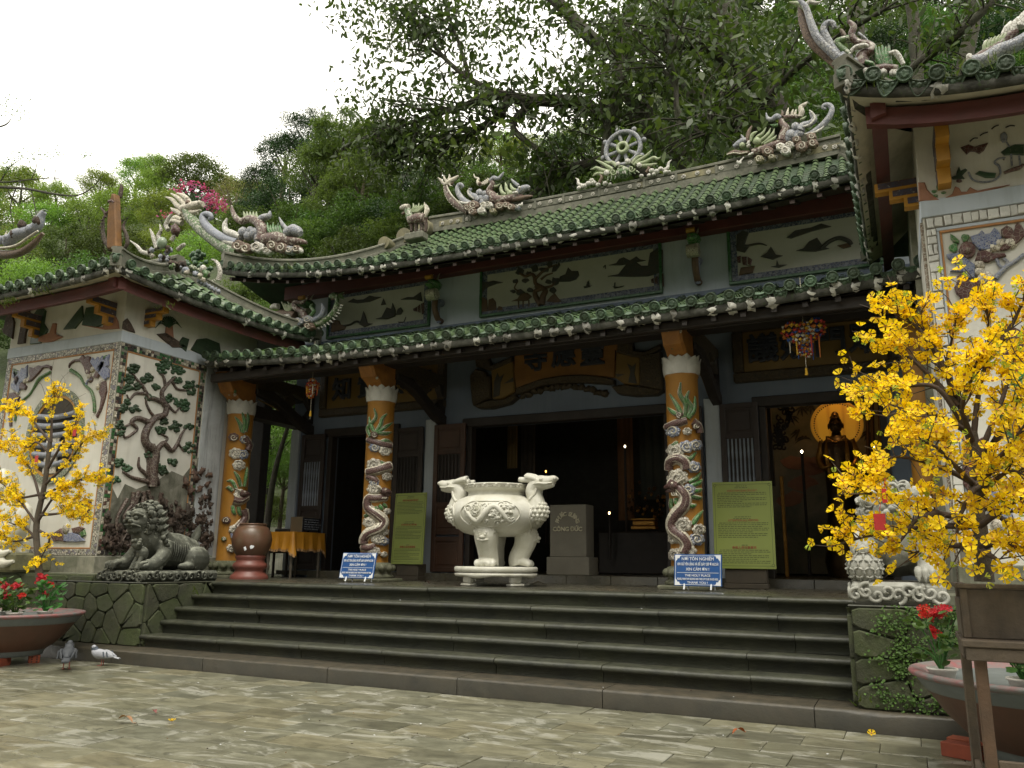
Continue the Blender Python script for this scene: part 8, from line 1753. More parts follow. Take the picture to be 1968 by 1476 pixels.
def planter(label,cx,cy,red):
 o = thing('bowl_planter',label,'planter',(cx,cy,.087),'wide bowl planters'); b = MB(); b.lathe([(.36,.088),(.37,.12),(.40,.145),(.48,.20),(.58,.30),(.65,.40),(.675,.43)],56,(cx,cy,0)); part('bowl',b,m_bowl,o)
 b = MB(); b.lathe([(.30,.086),(.375,.0865),(.38,.115),(.402,.147)],56,(cx,cy,0)); part('foot',b,m_bband,o)
 b = MB(); b.lathe([(.676,.431),(.70,.46),(.72,.49),(.725,.505)],56,(cx,cy,0)); part('band',b,m_bband,o)
 b = MB(); b.lathe([(.724,.504),(.755,.515),(.765,.53),(.758,.543),(.735,.548),(.68,.535),(.64,.50),(.62,.46)],56,(cx,cy,0)); part('rim',b,m_brim,o)
 b = MB(); b.lathe([(.001,.475),(.64,.465)],40,(cx,cy,0)); part('soil',b,m_soil,o); return o
plR = planter('wide grey rimmed bowl planter behind the wooden stand',.70,5.78,False); plL = planter('wide red flaked bowl planter holding the left yellow tree',-9.13,6.0,True)
for lab,a in(('hollow brick under the near left side of the bowl behind the stand',(.20,6.02,0,1.1)),('second hollow brick behind it under the same bowl',(.24,6.2,.0,1.2)),('upright hollow brick under the bowl seen between the stand legs',(.55,5.45,0,.1)),('hollow brick furthest right under the bowl behind the stand',(.82,5.47,0,-.1)),('hollow brick under the right side of the left bowl',(-8.87,5.80,0,.5)),('hollow brick under the front of the left bowl by the photo edge',(-9.25,5.74,0,.2)),('stacked brick under the back of the left bowl',(-8.9,6.2,0,1.0))):brick(lab,*a)
m_bleaf = leafmat('begonia_leaf',(.045,.12,.025),(.07,.16,.035),var=.3,trans=.25,rough=.4,scale=6); m_red = leafmat('red_petal',(.52,.02,.03),(.40,.015,.03),var=.25,trans=.25,rough=.5,scale=9,hue=.01)
m_wpot = mat('white_plastic_pot',(.62,.60,.55),(.5,.48,.44),scale=6,rough=.45)
def roundleaf(b,c,d,r_,m=0):
 M = Matrix.Translation(c)@rotto(d,rnd.uniform(0,6)); vs = [M@Vector((0,0,-.15*r_))]
 for k in range(8):a = 6.283*k/8; vs.append(M@Vector((math.cos(a)*r_*(1 if k else .6),math.sin(a)*r_*.85,.05*r_*math.cos(2*a))))
 b.add(vs,[(0,1+k,1+(k+1)%8)for k in range(8)],m)
def begonia(label,x,y,z,s_,seed,pot=True):
 o = thing('begonia',label,'potted plant',(x,y,z),'red begonias in the bowl planters'); rr = random.Random(seed)
 if pot:b = MB(); b.lathe([(.055,z),(.075,z+.085),(.085,z+.09),(.085,z+.10),(.07,z+.10),(.066,z+.08)],20,(x,y,0)); part('pot',b,m_wpot,o)
 st_,lf = MB(),MB()
 for k in range(20):
  a = rr.uniform(0,6.28); e = Vector((x+math.cos(a)*rr.uniform(.04,.17)*s_,y+math.sin(a)*rr.uniform(.04,.17)*s_,z+.10+rr.uniform(.05,.30)*s_)); p0 = Vector((x,y,z+.07)); st_.tube(cr([p0,p0.lerp(e,.5)+Vector((0,0,.04)),e],3),.004,n=4)
  for q in range(3):roundleaf(lf,e+Vector((rr.gauss(0,.03),rr.gauss(0,.03),rr.gauss(0,.03))),(rr.gauss(0,.5),rr.gauss(-.3,.5),1),rr.uniform(.024,.044))
 part('stems',st_,m_bleaf,o); part('leaves',lf,m_bleaf,o)['kind'] = 'stuff'
 for k in range(5):
  a = rr.uniform(0,6.28); c = Vector((x+math.cos(a)*rr.uniform(.03,.15)*s_,y+math.sin(a)*rr.uniform(.03,.15)*s_-.04,z+.12+rr.uniform(.14,.34)*s_)); f = MB()
  for q in range(9):
   M = Matrix.Translation(c+Vector((rr.gauss(0,.016),rr.gauss(0,.016),rr.gauss(0,.016))))@rotto((rr.gauss(0,.6),rr.gauss(-.5,.6),.6),q); g = FM[1]; f.add([M@(Vector(p)*.62)for p in g.v],g.f)
  part('flower',f,[m_red],o)
 return o
for i,(lab,x,y,s_)in enumerate((('red begonia in a white pot at the right of the left bowl',-8.62,5.72,.8),('red begonia in a white pot in front of the trunk in the left bowl',-9.0,5.45,.85),('red begonia in a tilted white pot by the left photo edge',-9.3,5.45,.8),('red begonia between two white pots in the left bowl',-8.78,5.56,.85),('tall red begonia right behind the left yellow trunk',-8.60,6.05,1.05),('red begonia behind the left yellow trunk',-8.95,5.85,1.05),('red begonia spilling over the left rim of the right bowl',.12,5.58,1.0),('red begonia in a white pot seen between the stand legs',.50,5.30,1.0),('red begonia at the right photo edge in the right bowl',.80,5.25,1.05))):begonia(lab,x,y,.47,s_,60+i)
# ---- ferny creeper over the right plinth
iv = MB(); rr = random.Random(21)
for k in range(260):
 u = rr.random(); v = rr.random(); x = lerp(-.28,.42,u); z = lerp(.17,.84,v)
 if noise.noise(Vector((x*4.5,3,z*4.5)))<-.02+.3*(v-.7):continue
 p = Vector((x,6.62,z))
 for q in range(12):roundleaf(iv,p+Vector((rr.gauss(0,.032),-abs(rr.gauss(0,.012)),rr.gauss(0,.03))),(rr.gauss(0,.6),-1,rr.gauss(.6,.5)),rr.uniform(.006,.013))
iv_o = tag(solo('creeper',iv,leafmat('creeper_leaf',(.075,.12,.02),(.05,.085,.015),var=.35,trans=.25,scale=7),'small leaved green creeper over the right plinth front','plant',(0,6.6,.5)),kind='stuff')
# moss tufts and weeds on ledges and tile gaps
wd = MB()
for c,n_,sp_ in((at(1900,125,Y=6.75),26,.10),(at(1830,150,Y=6.75),14,.08),(at(385,1075,Y=8.2),30,.10),(at(560,515,Y=10.1),30,.12),(at(85,560,Y=6.75),40,.12),(at(20,580,Y=6.75),40,.14),(at(1685,170,Y=6.75),10,.05),(at(320,590,X=-9.06),16,.08),(at(372,1140,Y=7.3),8,.03),(at(1655,1345,Y=6.65),10,.04)):
 for k in range(n_):
  p = c+Vector((rr.gauss(0,sp_),rr.gauss(0,.03),rr.gauss(0,.03))); d = Vector((rr.gauss(0,.5),rr.gauss(-.3,.4),1)).normalized(); l_ = rr.uniform(.04,.10); s1 = d.orthogonal().normalized()*.007; wd.add([p-s1,p+s1,p+d*l_+Vector((0,-.02,-.01))],[(0,1,2)])
tag(solo('weeds',wd,leafmat('weed_leaf',(.06,.11,.02),(.10,.13,.03),var=.3,scale=8),'small weeds growing in the eaves and ledges','weeds',(0,7,3)),kind='stuff')
# ---- pigeons
def pigeon(label,x,y,rz,body,wing,neck,s_=1.0):
 o = thing('pigeon',label,'pigeon',(x,y,0),'pigeons on the paving',rz); b = MB()
 b.tube(cr([(0,.14,.105),(0,.05,.12),(0,-.03,.13),(0,-.075,.155),(0,-.085,.19)],5),rads([.018,.05,.058,.044,.026],21),n=12); b.ball((0,-.095,.205),(.024,.028,.024)); bd = fuse(part('body',b,body,o,local=True),.006,2)
 b = MB(); b.tube([(0,.12,.105),(0,.17,.09),(0,.215,.08)],[.03,.034,.03],n=8,flat=.25,fdir=(0,0,1)); part('tail',b,wing,bd,local=True)
 for sx in(-1,1):
  b = MB(); b.tube(cr([(.045*sx,-.04,.135),(.055*sx,.03,.13),(.045*sx,.10,.115),(.03*sx,.165,.10)],4),[.03,.042,.03,.006],n=8,flat=.35,fdir=(1,0,0)); part('wing',b,body,bd,local=True)
  for k in(0,1):b = MB(); b.tube([(.066*sx,.05+.04*k,.16),(.068*sx,.065+.04*k,.10)],.007,n=5); part('wing_bar',b,neck,bd,local=True)
  b = MB(); b.tube([(.02*sx,.02,.09),(.022*sx,.025,.008)],.005,n=6)
  for k in(-1,0,1):b.tube([(.022*sx,.02,.006),(.022*sx+.012*k,-.018,.004)],.003,n=4)
  part('leg',b,mat('pink_foot',(.3,.09,.07)),o,local=True)
 b = MB(); b.tube(cr([(0,-.05,.15),(0,-.082,.18),(0,-.09,.2)]),.036,n=9); part('neck',b,neck,bd,local=True); b = MB(); b.tube([(0,-.118,.203),(0,-.14,.196)],[.007,.002],n=6); part('beak',b,m_dark,bd,local=True)
 o.scale = (s_,)*3
pg = mat('pale_grey_plumage',(.36,.37,.40),(.30,.31,.34),scale=20); pdk = mat('dark_slate_plumage',(.055,.06,.068),(.04,.044,.05),scale=20); pnk = mat('dark_neck_plumage',(.075,.085,.12),(.05,.07,.07),scale=20)
pigeon('pale grey pigeon with dark wing bars by the kerb',-8.02,6.36,R(-65),pg,pg,pnk,.95); pigeon('dark slate pigeon beside the left bowl planter',-8.05,5.98,R(-130),pdk,pdk,pdk,1.25)
# ---- fallen leaves and petals
m_lv = [leafmat('fallen_'+n_,c,mulc(c,.7),var=.2,trans=.1,scale=12)for n_,c in(('orange',(.45,.17,.03)),('olive',(.20,.16,.035)),('tan',(.28,.19,.085)),('dark',(.05,.035,.022)),('pink',(.34,.15,.10)),('yellow',(.50,.36,.04)))]
def fallen(label,x,y,z,l_,col,rz,group='fallen leaves',roll=.25):
 b = MB(); n = 7; vs = []
 for i in range(n+1):
  t = i/n; w_ = .36*l_*math.sin(math.pi*t**.85)**.9+.002; cz = .02*math.sin(t*3.1)*l_/.1+.004
  vs+=[(-w_/2,(t-.5)*l_,cz+w_*roll),(0,(t-.5)*l_,cz),(w_/2,(t-.5)*l_,cz+w_*roll*.5)]
 b.add(vs,[(i*3+j,i*3+j+1,i*3+j+4,i*3+j+3)for i in range(n)for j in range(2)],0,True); b.tube([(0,-.5*l_,.004),(.01,-.68*l_,.006)],.002,n=4)
 o = bpy.data.objects.new('fallen_leaf',mesh_from('fallen_leaf',b,m_lv[col])); COL.objects.link(o); o.location = (x,y,z); o.rotation_euler = (rnd.uniform(-.1,.1),rnd.uniform(-.15,.15),rz); tag(o,label,'leaf',group)
def onstep(x,y):
 for z,y0,y1 in((0,0,KERBY),(RISE,KERBY,6.93),*[(RISE*(i+2),NOSE[i],NOSE[i+1]if i<4 else 11)for i in range(5)]):
  p = at(x,y,Z=z+.002)
  if p is not None and y0-.03<=p.y<=y1+.03:return Vector((p.x,min(max(p.y,y0+.03),y1-.02),z+.014))
 return None
for lab,x,y,l_,c,rz in(('bright orange leaf on the second step below the marble urn',868,1247,.16,0,1.9),('curled olive leaf on the second step left of the orange one',732,1238,.15,1,1.7),('olive leaf on the paving at the foot of the kerb',457,1290,.15,1,1.3),('pale tan leaf on the third step toward the right',1155,1229,.13,2,1.8),('orange brown leaf on the paving below the right end of the steps',1420,1414,.13,0,2.2),('pinkish curled leaf out on the open paving at lower left',240,1390,.14,4,1.2),('small pink brown leaf on the paving right of the curled pink one',297,1373,.08,4,.6),('tan leaf on the top step below the left blue sign',545,1142,.12,2,1.5),('thin tan leaf on the top step right of the left blue sign',620,1143,.11,2,1.2),('dark crumpled leaf on the terrace right of the left blue sign',820,1123,.13,3,.5),('dark leaf at the right foot of the marble urn',1035,1127,.16,3,1.4),('dark leaf on the fourth step left of the urn axis',918,1184,.14,3,1.2),('yellow leaf beside a dark leaf on the fourth step',838,1180,.12,5,1.9),('dark leaf beside a yellow leaf on the fourth step',862,1181,.13,3,1.3),('dark leaf on the fourth step right of the middle',1185,1193,.12,3,.9),('tan leaf on the kerb stone at left',463,1254,.12,2,1.2),('tan leaf on the third step at far left',376,1188,.12,2,1.1),('tan leaf on the fourth step at left',465,1167,.09,2,1.7),('dark leaf on the terrace in front of the wide green board',1465,1140,.12,3,1.4),('pink leaf scraps on the kerb below the urn',905,1291,.12,4,1.5),('brown leaf on the paving close to the kerb at right',1612,1398,.10,4,1.9),('tan litter leaf on the paving below the middle of the kerb',830,1328,.13,2,1.5),('brownish leaf pile on the fifth step left of the urn',750,1150,.14,4,1.4)):
 p = onstep(x,y)
 if p is not None:fallen(lab,p.x,p.y,p.z,l_,c,rz+R(25))
for x,y in((554,1296),(590,1301),(690,1312),(727,1314),(732,1314),(757,1316),(470,1287),(330,1386),(415,1283),(1675,1410)):
 p = at(x,y,Z=.012); o = inst('fallen_blossom',FME[rnd.randrange(3)],None,Matrix.Translation(p)@rotto((rnd.gauss(0,.4),rnd.gauss(-.4,.3),1),rnd.uniform(0,6))@Matrix.Scale(.8,4)); tag(o,'yellow blossom fallen on the paving below the kerb','blossom','fallen yellow blossoms')
b = MB()
for k in range(90):
 p = onstep(rnd.uniform(300,1650),rnd.uniform(1120,1460))
 if p is not None:b.ball(p,(rnd.uniform(.003,.012),rnd.uniform(.003,.008),.003),n=5,k=3,m=rnd.randrange(3))
tag(solo('litter',b,[m_wl,m_lv[3],m_lv[2]],'scattered crumbs and grit on steps and paving','litter',(0,7,0)),kind='stuff')
# ================================================================== HILL AND TREES BEHIND
def np_mesh(name,V,F,mt,nv=4):
 me = bpy.data.meshes.new(name); n = len(F); me.vertices.add(len(V)); me.vertices.foreach_set('co',V.astype(np.float32).ravel()); me.loops.add(n*nv); me.loops.foreach_set('vertex_index',F.astype(np.int32).ravel()); me.polygons.add(n)
 me.polygons.foreach_set('loop_start',np.arange(n,dtype=np.int32)*nv); me.polygons.foreach_set('loop_total',np.full(n,nv,dtype=np.int32)); me.materials.append(mt); me.update(); return me
def leaf_cloud(rng,C,sz,asp,droop,up=.55):
 """diamond leaves at points C"""
 n = len(C); nrm = rng.normal(size=(n,3)); nrm[:,2] = np.abs(nrm[:,2])*.8+up; nrm/=np.linalg.norm(nrm,axis=1)[:,None]
 t = rng.normal(size=(n,3)); t[:,2]-=droop; t-=nrm*(t*nrm).sum(1)[:,None]; t/=np.linalg.norm(t,axis=1)[:,None]+1e-9; s_ = np.cross(nrm,t); L = sz*rng.uniform(.65,1.3,n)[:,None]
 V = np.empty((n,4,3)); V[:,0] = C; V[:,1] = C+t*L*.5+s_*L*asp-nrm*L*.06; V[:,2] = C+t*L; V[:,3] = C+t*L*.5-s_*L*asp-nrm*L*.06
 return V.reshape(-1,3),np.arange(n*4).reshape(n,4)
def crown_pts(rng,n,ncl,R3,cl):
 d = rng.normal(size=(ncl,3)); d/=np.linalg.norm(d,axis=1)[:,None]; d[:,2] = np.where(d[:,2]<-.75,-d[:,2],d[:,2]); rad = rng.uniform(.25,1,ncl)**.45; cc = d*rad[:,None]*np.array(R3); k = rng.integers(0,ncl,n); s_ = rng.uniform(.5,1.25,ncl)*cl
 q = rng.normal(size=(n,3)); q/=np.linalg.norm(q,axis=1)[:,None]; q*=(rng.uniform(0,1,n)**.4)[:,None]; q[:,2]*=.62; return cc[k]+q*s_[k][:,None]
m_lbright = leafmat('bright_hill_leaf',(.17,.235,.05),(.115,.18,.04),var=.38,trans=.45,scale=.5,hue=.03); m_lmid = leafmat('mid_green_leaf',(.075,.125,.03),(.048,.088,.022),var=.42,trans=.4,scale=.5,hue=.03); m_ldark = leafmat('dark_evergreen_leaf',(.030,.060,.022),(.020,.042,.016),var=.4,trans=.3,scale=.5,hue=.02,rough=.4); m_lpale = leafmat('pale_drooping_leaf',(.11,.155,.04),(.07,.11,.03),var=.35,trans=.45,scale=.6,hue=.02); m_lbrown = leafmat('brownish_leaf',(.14,.12,.055),(.09,.08,.04),var=.35,trans=.3,scale=.6)  # bright hill leaf colour is raised to stand for backlight and haze
m_tbark = mat('dark_mossy_bark',(.055,.046,.032),(.028,.025,.018),scale=3,rough=.9,bump=.8,bs=12,bdist=.05,stain=(.035,.055,.012),samt=.5,sscale=1.2); m_tbark2 = mat('pale_brown_bark',(.13,.10,.07),(.075,.058,.04),scale=3,rough=.9,bump=.6,bs=14,bdist=.04,stain=(.04,.05,.018),samt=.4,sscale=1.5)
CR = {}
for ty,(mt,n,ncl,sz,asp,dr,cl)in{'bright':(m_lbright,11000,90,.17,.26,.2,.40),'mid':(m_lmid,11000,90,.17,.26,.4,.38),'dark':(m_ldark,11000,80,.16,.26,.3,.40),'pale':(m_lpale,9000,70,.25,.16,1.3,.38),'brown':(m_lbrown,4500,55,.13,.3,.3,.3)}.items():
 CR[ty] = []
 for v in range(3 if ty!='brown' else 1):
  rng = np.random.default_rng(hash_:=17+v*7+len(ty)); P = crown_pts(rng,n,ncl,(1,1,.8),cl); V,F = leaf_cloud(rng,P,sz/2.6,asp,dr); CR[ty].append(np_mesh('crown',V,F,mt))
TM = []
for v in range(3):
 b = MB(); rr = random.Random(v); b.tube(cr([(0,0,-3),(.03,0,-1.4),(.02*v,.05,-.6),(0,0,.1)],4),[.10,.085,.07,.03],n=7)
 for k in range(6):
  a = k*1.05+v; e = Vector((math.cos(a)*.75,math.sin(a)*.75,rr.uniform(-.2,.55))); s_ = Vector((0,.02,rr.uniform(-1.0,-.4))); b.tube(cr([s_,s_.lerp(e,.5)+Vector((0,0,-.06)),e],4),[.045,.03,.008],n=5)
 TM.append(b)
TME = [mesh_from('trunk',b,m_tbark if i else m_tbark2)for i,b in enumerate(TM)]
HB = []
def tree(kind,label,x,y,Y,rpx,sy=1.0,group='trees on the hillside',hb=True):
 """crown top at sight point (x, y) at depth Y, radius rpx in photo pixels"""
 c = at(x,y+rpx*.8*sy,Y=Y); r_ = rpx*(c-camo.location).dot(_f)/FPX; o = thing('tree',label,'tree',c,group)
 ms = CR[kind]; q = inst('crown',ms[rnd.randrange(len(ms))],o,Matrix.Translation(c)@Matrix.Rotation(rnd.uniform(0,6.28),4,'Z')@Matrix.Diagonal((r_,r_,r_*sy,1))); t_ = inst('trunk',TME[rnd.randrange(3)],o,Matrix.Translation(c)@Matrix.Rotation(rnd.uniform(0,6.28),4,'Z')@Matrix.Scale(r_,4))
 if hb:HB.append((c.x,c.y,c.z-r_*1.15))
 return o
def row(kind,label,pts,Y,r0,r1,**k):
 for x,y in pts:tree(kind if isinstance(kind,str)else rnd.choice(kind),label,x+rnd.uniform(-8,8),y+rnd.uniform(-6,6),Y*rnd.uniform(.94,1.06),rnd.uniform(r0,r1),sy=rnd.uniform(.85,1.15),**k)
 # far left hill
row('bright','pale green tree on the crest of the far left hill',[(-110,318),(-40,320),(40,330),(115,352),(200,335),(262,312),(305,330),(440,345),(495,350)],74,38,52)
tree('mid','round topped taller tree standing above the far left crest',372,296,70,62,.9); tree('bright','feathery treetop on the far crest left of the round topped tree',300,300,72,30,1.2); tree('brown','brownish half bare tree right of the round topped tree',455,338,56,52,.9)
row('bright','yellow green tree on the upper slope of the far left hill',[(-80,380),(10,385),(90,395),(170,375),(240,365),(330,375),(410,390),(500,400)],60,46,62); row(['bright','bright','mid'],'light green tree halfway down the left slope',[(-60,430),(40,440),(130,430),(215,425),(300,440),(390,450),(470,440),(545,450)],46,52,70); row(['bright','mid'],'leafy tree low on the left slope behind the pavilion roof',[(-40,480),(70,500),(180,490),(290,500),(400,505),(500,490),(580,480)],34,60,80); row('mid','tree at the foot of the left slope behind the pavilion',[(-20,560),(120,570),(260,560),(420,560),(520,560)],26,70,90)
# dark trees in the middle
for x,y,Y,r_,kd in((505,318,34,44,'dark'),(548,262,33,52,'dark'),(592,216,32,50,'dark'),(640,250,31,60,'dark'),(560,330,30,66,'dark'),(500,375,30,50,'dark'),(650,330,29,76,'dark'),(720,300,30,76,'mid'),(600,400,27,76,'dark'),(700,400,26,84,'dark'),(780,330,28,80,'dark'),(800,400,25,80,'dark'),(880,380,26,80,'dark'),(840,300,34,76,'mid'),(940,330,30,84,'mid')):tree(kd,'dark evergreen tree behind the left half of the hall roof',x,y,Y,r_)
for x,y,Y,r_ in((660,215,23,62),(610,275,23,60),(700,290,22,66),(640,345,22,60),(735,225,23,52)):tree('pale','pale tree with long drooping leaves in front of the dark evergreens',x,y,Y,r_,1.1)
row('bright','sunlit tree on the distant ridge seen under the big branches',[(850,262),(910,255),(960,262),(1010,268),(1060,255),(1110,240),(1180,205),(1240,170)],62,36,50)
for i,(x0,Y,y0)in enumerate(((900,46,320),(930,38,350),(880,32,400))):row(['mid','mid','bright','dark'],'green tree on the slope behind the hall ridge',[(x0+k*100,y0-k*(28-i*6)+20*(k%2))for k in range(7)],Y,62,80)
for i,Y in enumerate((58,50,44,40,36)):row(['mid','dark','dark','mid'],'tree on the steep shaded slope at upper right',[(1290+k*105+i*22,-70+i*78+30*(k%2))for k in range(8)],Y,66,86)
row(['dark','mid'],'dark tree low behind the right end of the hall roof',[(1340,290),(1430,270),(1530,250),(1640,230),(1760,200),(1880,190),(1990,170)],28,70,88); row(['dark','mid'],'tree on the slope above the right pavilion',[(1700,60),(1800,20),(1900,40),(2000,30),(1760,110),(1860,120),(1960,100)],32,64,80)
for x,y,r_,lab in((470,545,60,'leafy shrub between the left pavilion and the hall'),(430,575,50,'leafy shrub low behind the left pavilion eave'),(520,580,46,'shrub under the left corner of the hall roof')):tree('pale',lab,x,y,16.5,r_,group='shrubs behind the left pavilion')
for x,y,r_,lab in((520,800,60,'bright shrub seen through the side passage left of the hall'),(545,870,46,'lower bright shrub seen through the side passage'),(515,950,40,'dark shrub at the foot of the side passage')):tree('bright',lab,x,y,15.5,r_,group='shrubs in the side passage',hb=False)
b = MB(); p = at(522,900,Y=13.5); b.tube(cr([(p.x,13.5,.2),(p.x-.02,13.5,1.6),(p.x+.1,13.5,3.0),(p.x+.5,13.5,4.4)],5),[.10,.08,.06,.03],n=8); o = thing('tree','thin dark trunk in the side passage left of the hall','tree',(p.x,13.5,0)); part('trunk',b,m_tbark,o)
for k in range(1):inst('crown',CR['mid'][0],o,Matrix.Translation((p.x+.2,13.5,4.9))@Matrix.Scale(1.3,4))
b = MB(); b.box((-18,17.2,-.03),(-9.9,17.4,2.0)); solo('passage_wall',b,m_walldirty,'low grey wall far back in the side passage','wall',(-13,17.3,0))
row(['mid','dark','mid'],'leafy undergrowth tree close behind the left half of the hall roof',[(560+k*62,395+26*(k%2)-k*9)for k in range(9)],20.5,62,80); row(['pale','mid'],'pale leafed tree low behind the corner dragon of the hall',[(470,400),(540,430),(610,420),(680,440),(760,420)],19.5,50,66)
# bougainvillea
o = thing('bougainvillea','bougainvillea with magenta flowers behind the corner dragon','bush',at(400,420,Y=30)); rng = np.random.default_rng(4); inst('crown',CR['dark'][1],o,Matrix.Translation(at(385,400,Y=30))@Matrix.Scale(.9,4))
pts = []
for x,y,n_,s_ in((345,362,46,.22),(363,358,46,.2),(392,362,30,.12),(402,378,90,.26),(412,390,110,.26),(428,398,60,.22),(330,410,16,.12),(318,416,14,.1),(375,352,12,.14)):c = at(x,y,Y=29.2); pts.append(np.array(c)+rng.normal(size=(n_,3))*np.array([s_,.2,s_*.7]))
V,F = leaf_cloud(rng,np.vstack(pts),.17,.35,.2); inst('flowers',np_mesh('flowers',V,F,leafmat('magenta_bract',(.36,.07,.25),(.30,.05,.2),var=.3,trans=.4,scale=4)),o,Matrix.Identity(4))
# hill surface through the tree feet
gx = np.linspace(-150,90,61); gy = np.linspace(17.5,150,40); H_ = np.array(HB); V = []
for y in gy:
 for x in gx:
  d2 = (H_[:,0]-x)**2+(H_[:,1]-y)**2+6; w_ = 1/d2**1.6; z = (w_*H_[:,2]).sum()/w_.sum(); z = z*min(1,max(0,(y-17.5)/8)); V.append((x,y,max(z,-.2)-.1))
F = np.array([(j*61+i,j*61+i+1,(j+1)*61+i+1,(j+1)*61+i)for j in range(39)for i in range(60)]); hill = bpy.data.objects.new('hill',np_mesh('hill',np.array(V),F,mat('undergrowth_ground',(.05,.075,.02),(.03,.045,.014),scale=.8,rough=1,bump=.8,bs=3,bdist=.4,stain=(.05,.04,.02),samt=.4,sscale=.4))); COL.objects.link(hill); tag(hill,kind='structure')
# ---- the great overhanging tree
big = thing('overhanging_tree','great dark tree behind the hall whose mossy limbs and broad leaves hang over the roof','tree',at(1480,330,Y=19.5)); BY = 19.0
limbs = [([(1560,420,20),(1500,300,20),(1440,190,19.5),(1400,60,19.5),(1370,-80,19.5)],[.55,.48,.42,.36,.3]),([(1450,230,19.6),(1360,205,19.2),(1290,170,19),(1230,140,18.8),(1160,90,18.6),(1080,20,18.4),(1020,-60,18.2)],[.34,.3,.26,.22,.2,.18,.16]),([(1560,330,19.6),(1490,200,19.2),(1400,110,19),(1330,80,18.8),(1250,95,18.6),(1180,70,18.5)],[.3,.26,.22,.2,.16,.1]),([(1330,330,19.4),(1250,230,19),(1190,150,18.8),(1200,60,18.8),(1230,-40,18.8)],[.28,.24,.2,.18,.14]),([(1320,300,19.2),(1230,240,19),(1150,215,18.6),(1090,195,18.4),(1020,192,18.2),(950,185,18),(880,205,17.8),(830,215,17.8)],[.26,.24,.21,.18,.17,.14,.09,.05]),([(1300,380,19.2),(1200,315,18.8),(1110,320,18.6),(1070,345,18.6),(1010,385,18.6)],[.24,.2,.17,.14,.06]),([(975,190,18),(960,225,18),(925,248,18),(880,270,17.9),(830,290,17.9),(790,292,17.9),(765,268,17.9)],[.12,.11,.10,.08,.06,.045,.02]),([(900,262,18),(850,262,18),(800,258,18),(770,270,18)],[.07,.05,.035,.015]),([(1030,190,18.2),(985,250,18.1),(1060,300,18.2),(1085,318,18.4)],[.11,.09,.07,.05]),([(960,185,18),(900,150,17.8),(850,110,17.6),(820,60,17.5),(790,30,17.5)],[.11,.08,.06,.045,.02]),([(880,205,17.8),(830,225,17.7),(770,245,17.6),(720,260,17.6)],[.08,.055,.04,.015]),([(900,150,17.8),(880,80,17.6),(860,20,17.5),(850,-30,17.5)],[.07,.05,.04,.03]),([(1190,290,17),(1160,320,17),(1172,210,16.8),(1200,120,16.8)],[.07,.08,.09,.1]),([(1310,250,15.5),(1300,170,15.4),(1280,90,15.2),(1295,0,15)],[.06,.055,.05,.05]),([(1300,170,15.4),(1320,230,15.2),(1360,255,15),(1380,200,15)],[.035,.03,.02,.01]),([(1160,320,17),(1165,260,17),(1190,180,16.8)],[.09,.09,.09]),([(880,210,17.8),(800,212,17.6),(740,195,17.5)],[.05,.04,.015]),([(1500,330,19),(1420,260,18),(1500,160,17),(1600,80,16.5),(1700,20,16)],[.10,.09,.08,.06,.05]),([(1680,200,24),(1760,130,23),(1850,60,22),(1930,-20,22)],[.14,.13,.12,.1]),([(1640,330,26),(1650,150,26),(1640,-40,26)],[.32,.3,.26]),([(1720,330,27),(1760,150,27),(1750,-40,27)],[.22,.2,.18]),([(1840,330,27),(1850,150,27),(1880,-40,27)],[.26,.24,.2])]
b = MB(); rr = random.Random(31); ends = []
for L,w_ in limbs:
 P = cr([at(x,y,Y=Yd)for x,y,Yd in L],6)
 P = [p+Vector((noise.noise(p*.9)*.10,0,noise.noise(p*.9+Vector((9,0,0)))*.12))for p in P]; b.tube(P,rads(w_,len(P)),n=9)
 for i in range(6,len(P)):
  if rr.random()<.55:ends.append((P[i],(P[i]-P[i-1]).normalized(),w_[-1]))
tw = MB(); LP = []
for p,d,w_ in ends:
 for q in range(3):
  dd = (d*.5+Vector((rr.gauss(-.15,.5),rr.gauss(-.2,.45),rr.gauss(.1,.5)))).normalized(); ln = rr.uniform(.6,1.9); e = p+dd*ln+Vector((0,0,-.12*ln)); tw.tube(cr([p,p.lerp(e,.5)+Vector((rr.gauss(0,.12),0,.10)),e],3),[.028,.018,.006],n=5,cap=False)
  for k in range(16):
   c = p.lerp(e,rr.uniform(.25,1.08)); LP.append(c+Vector((rr.gauss(0,.18),rr.gauss(0,.2),rr.gauss(-.05,.18))))
part('trunk',b,m_tbark,big); part('branches',tw,m_tbark,big)['kind'] = 'stuff'
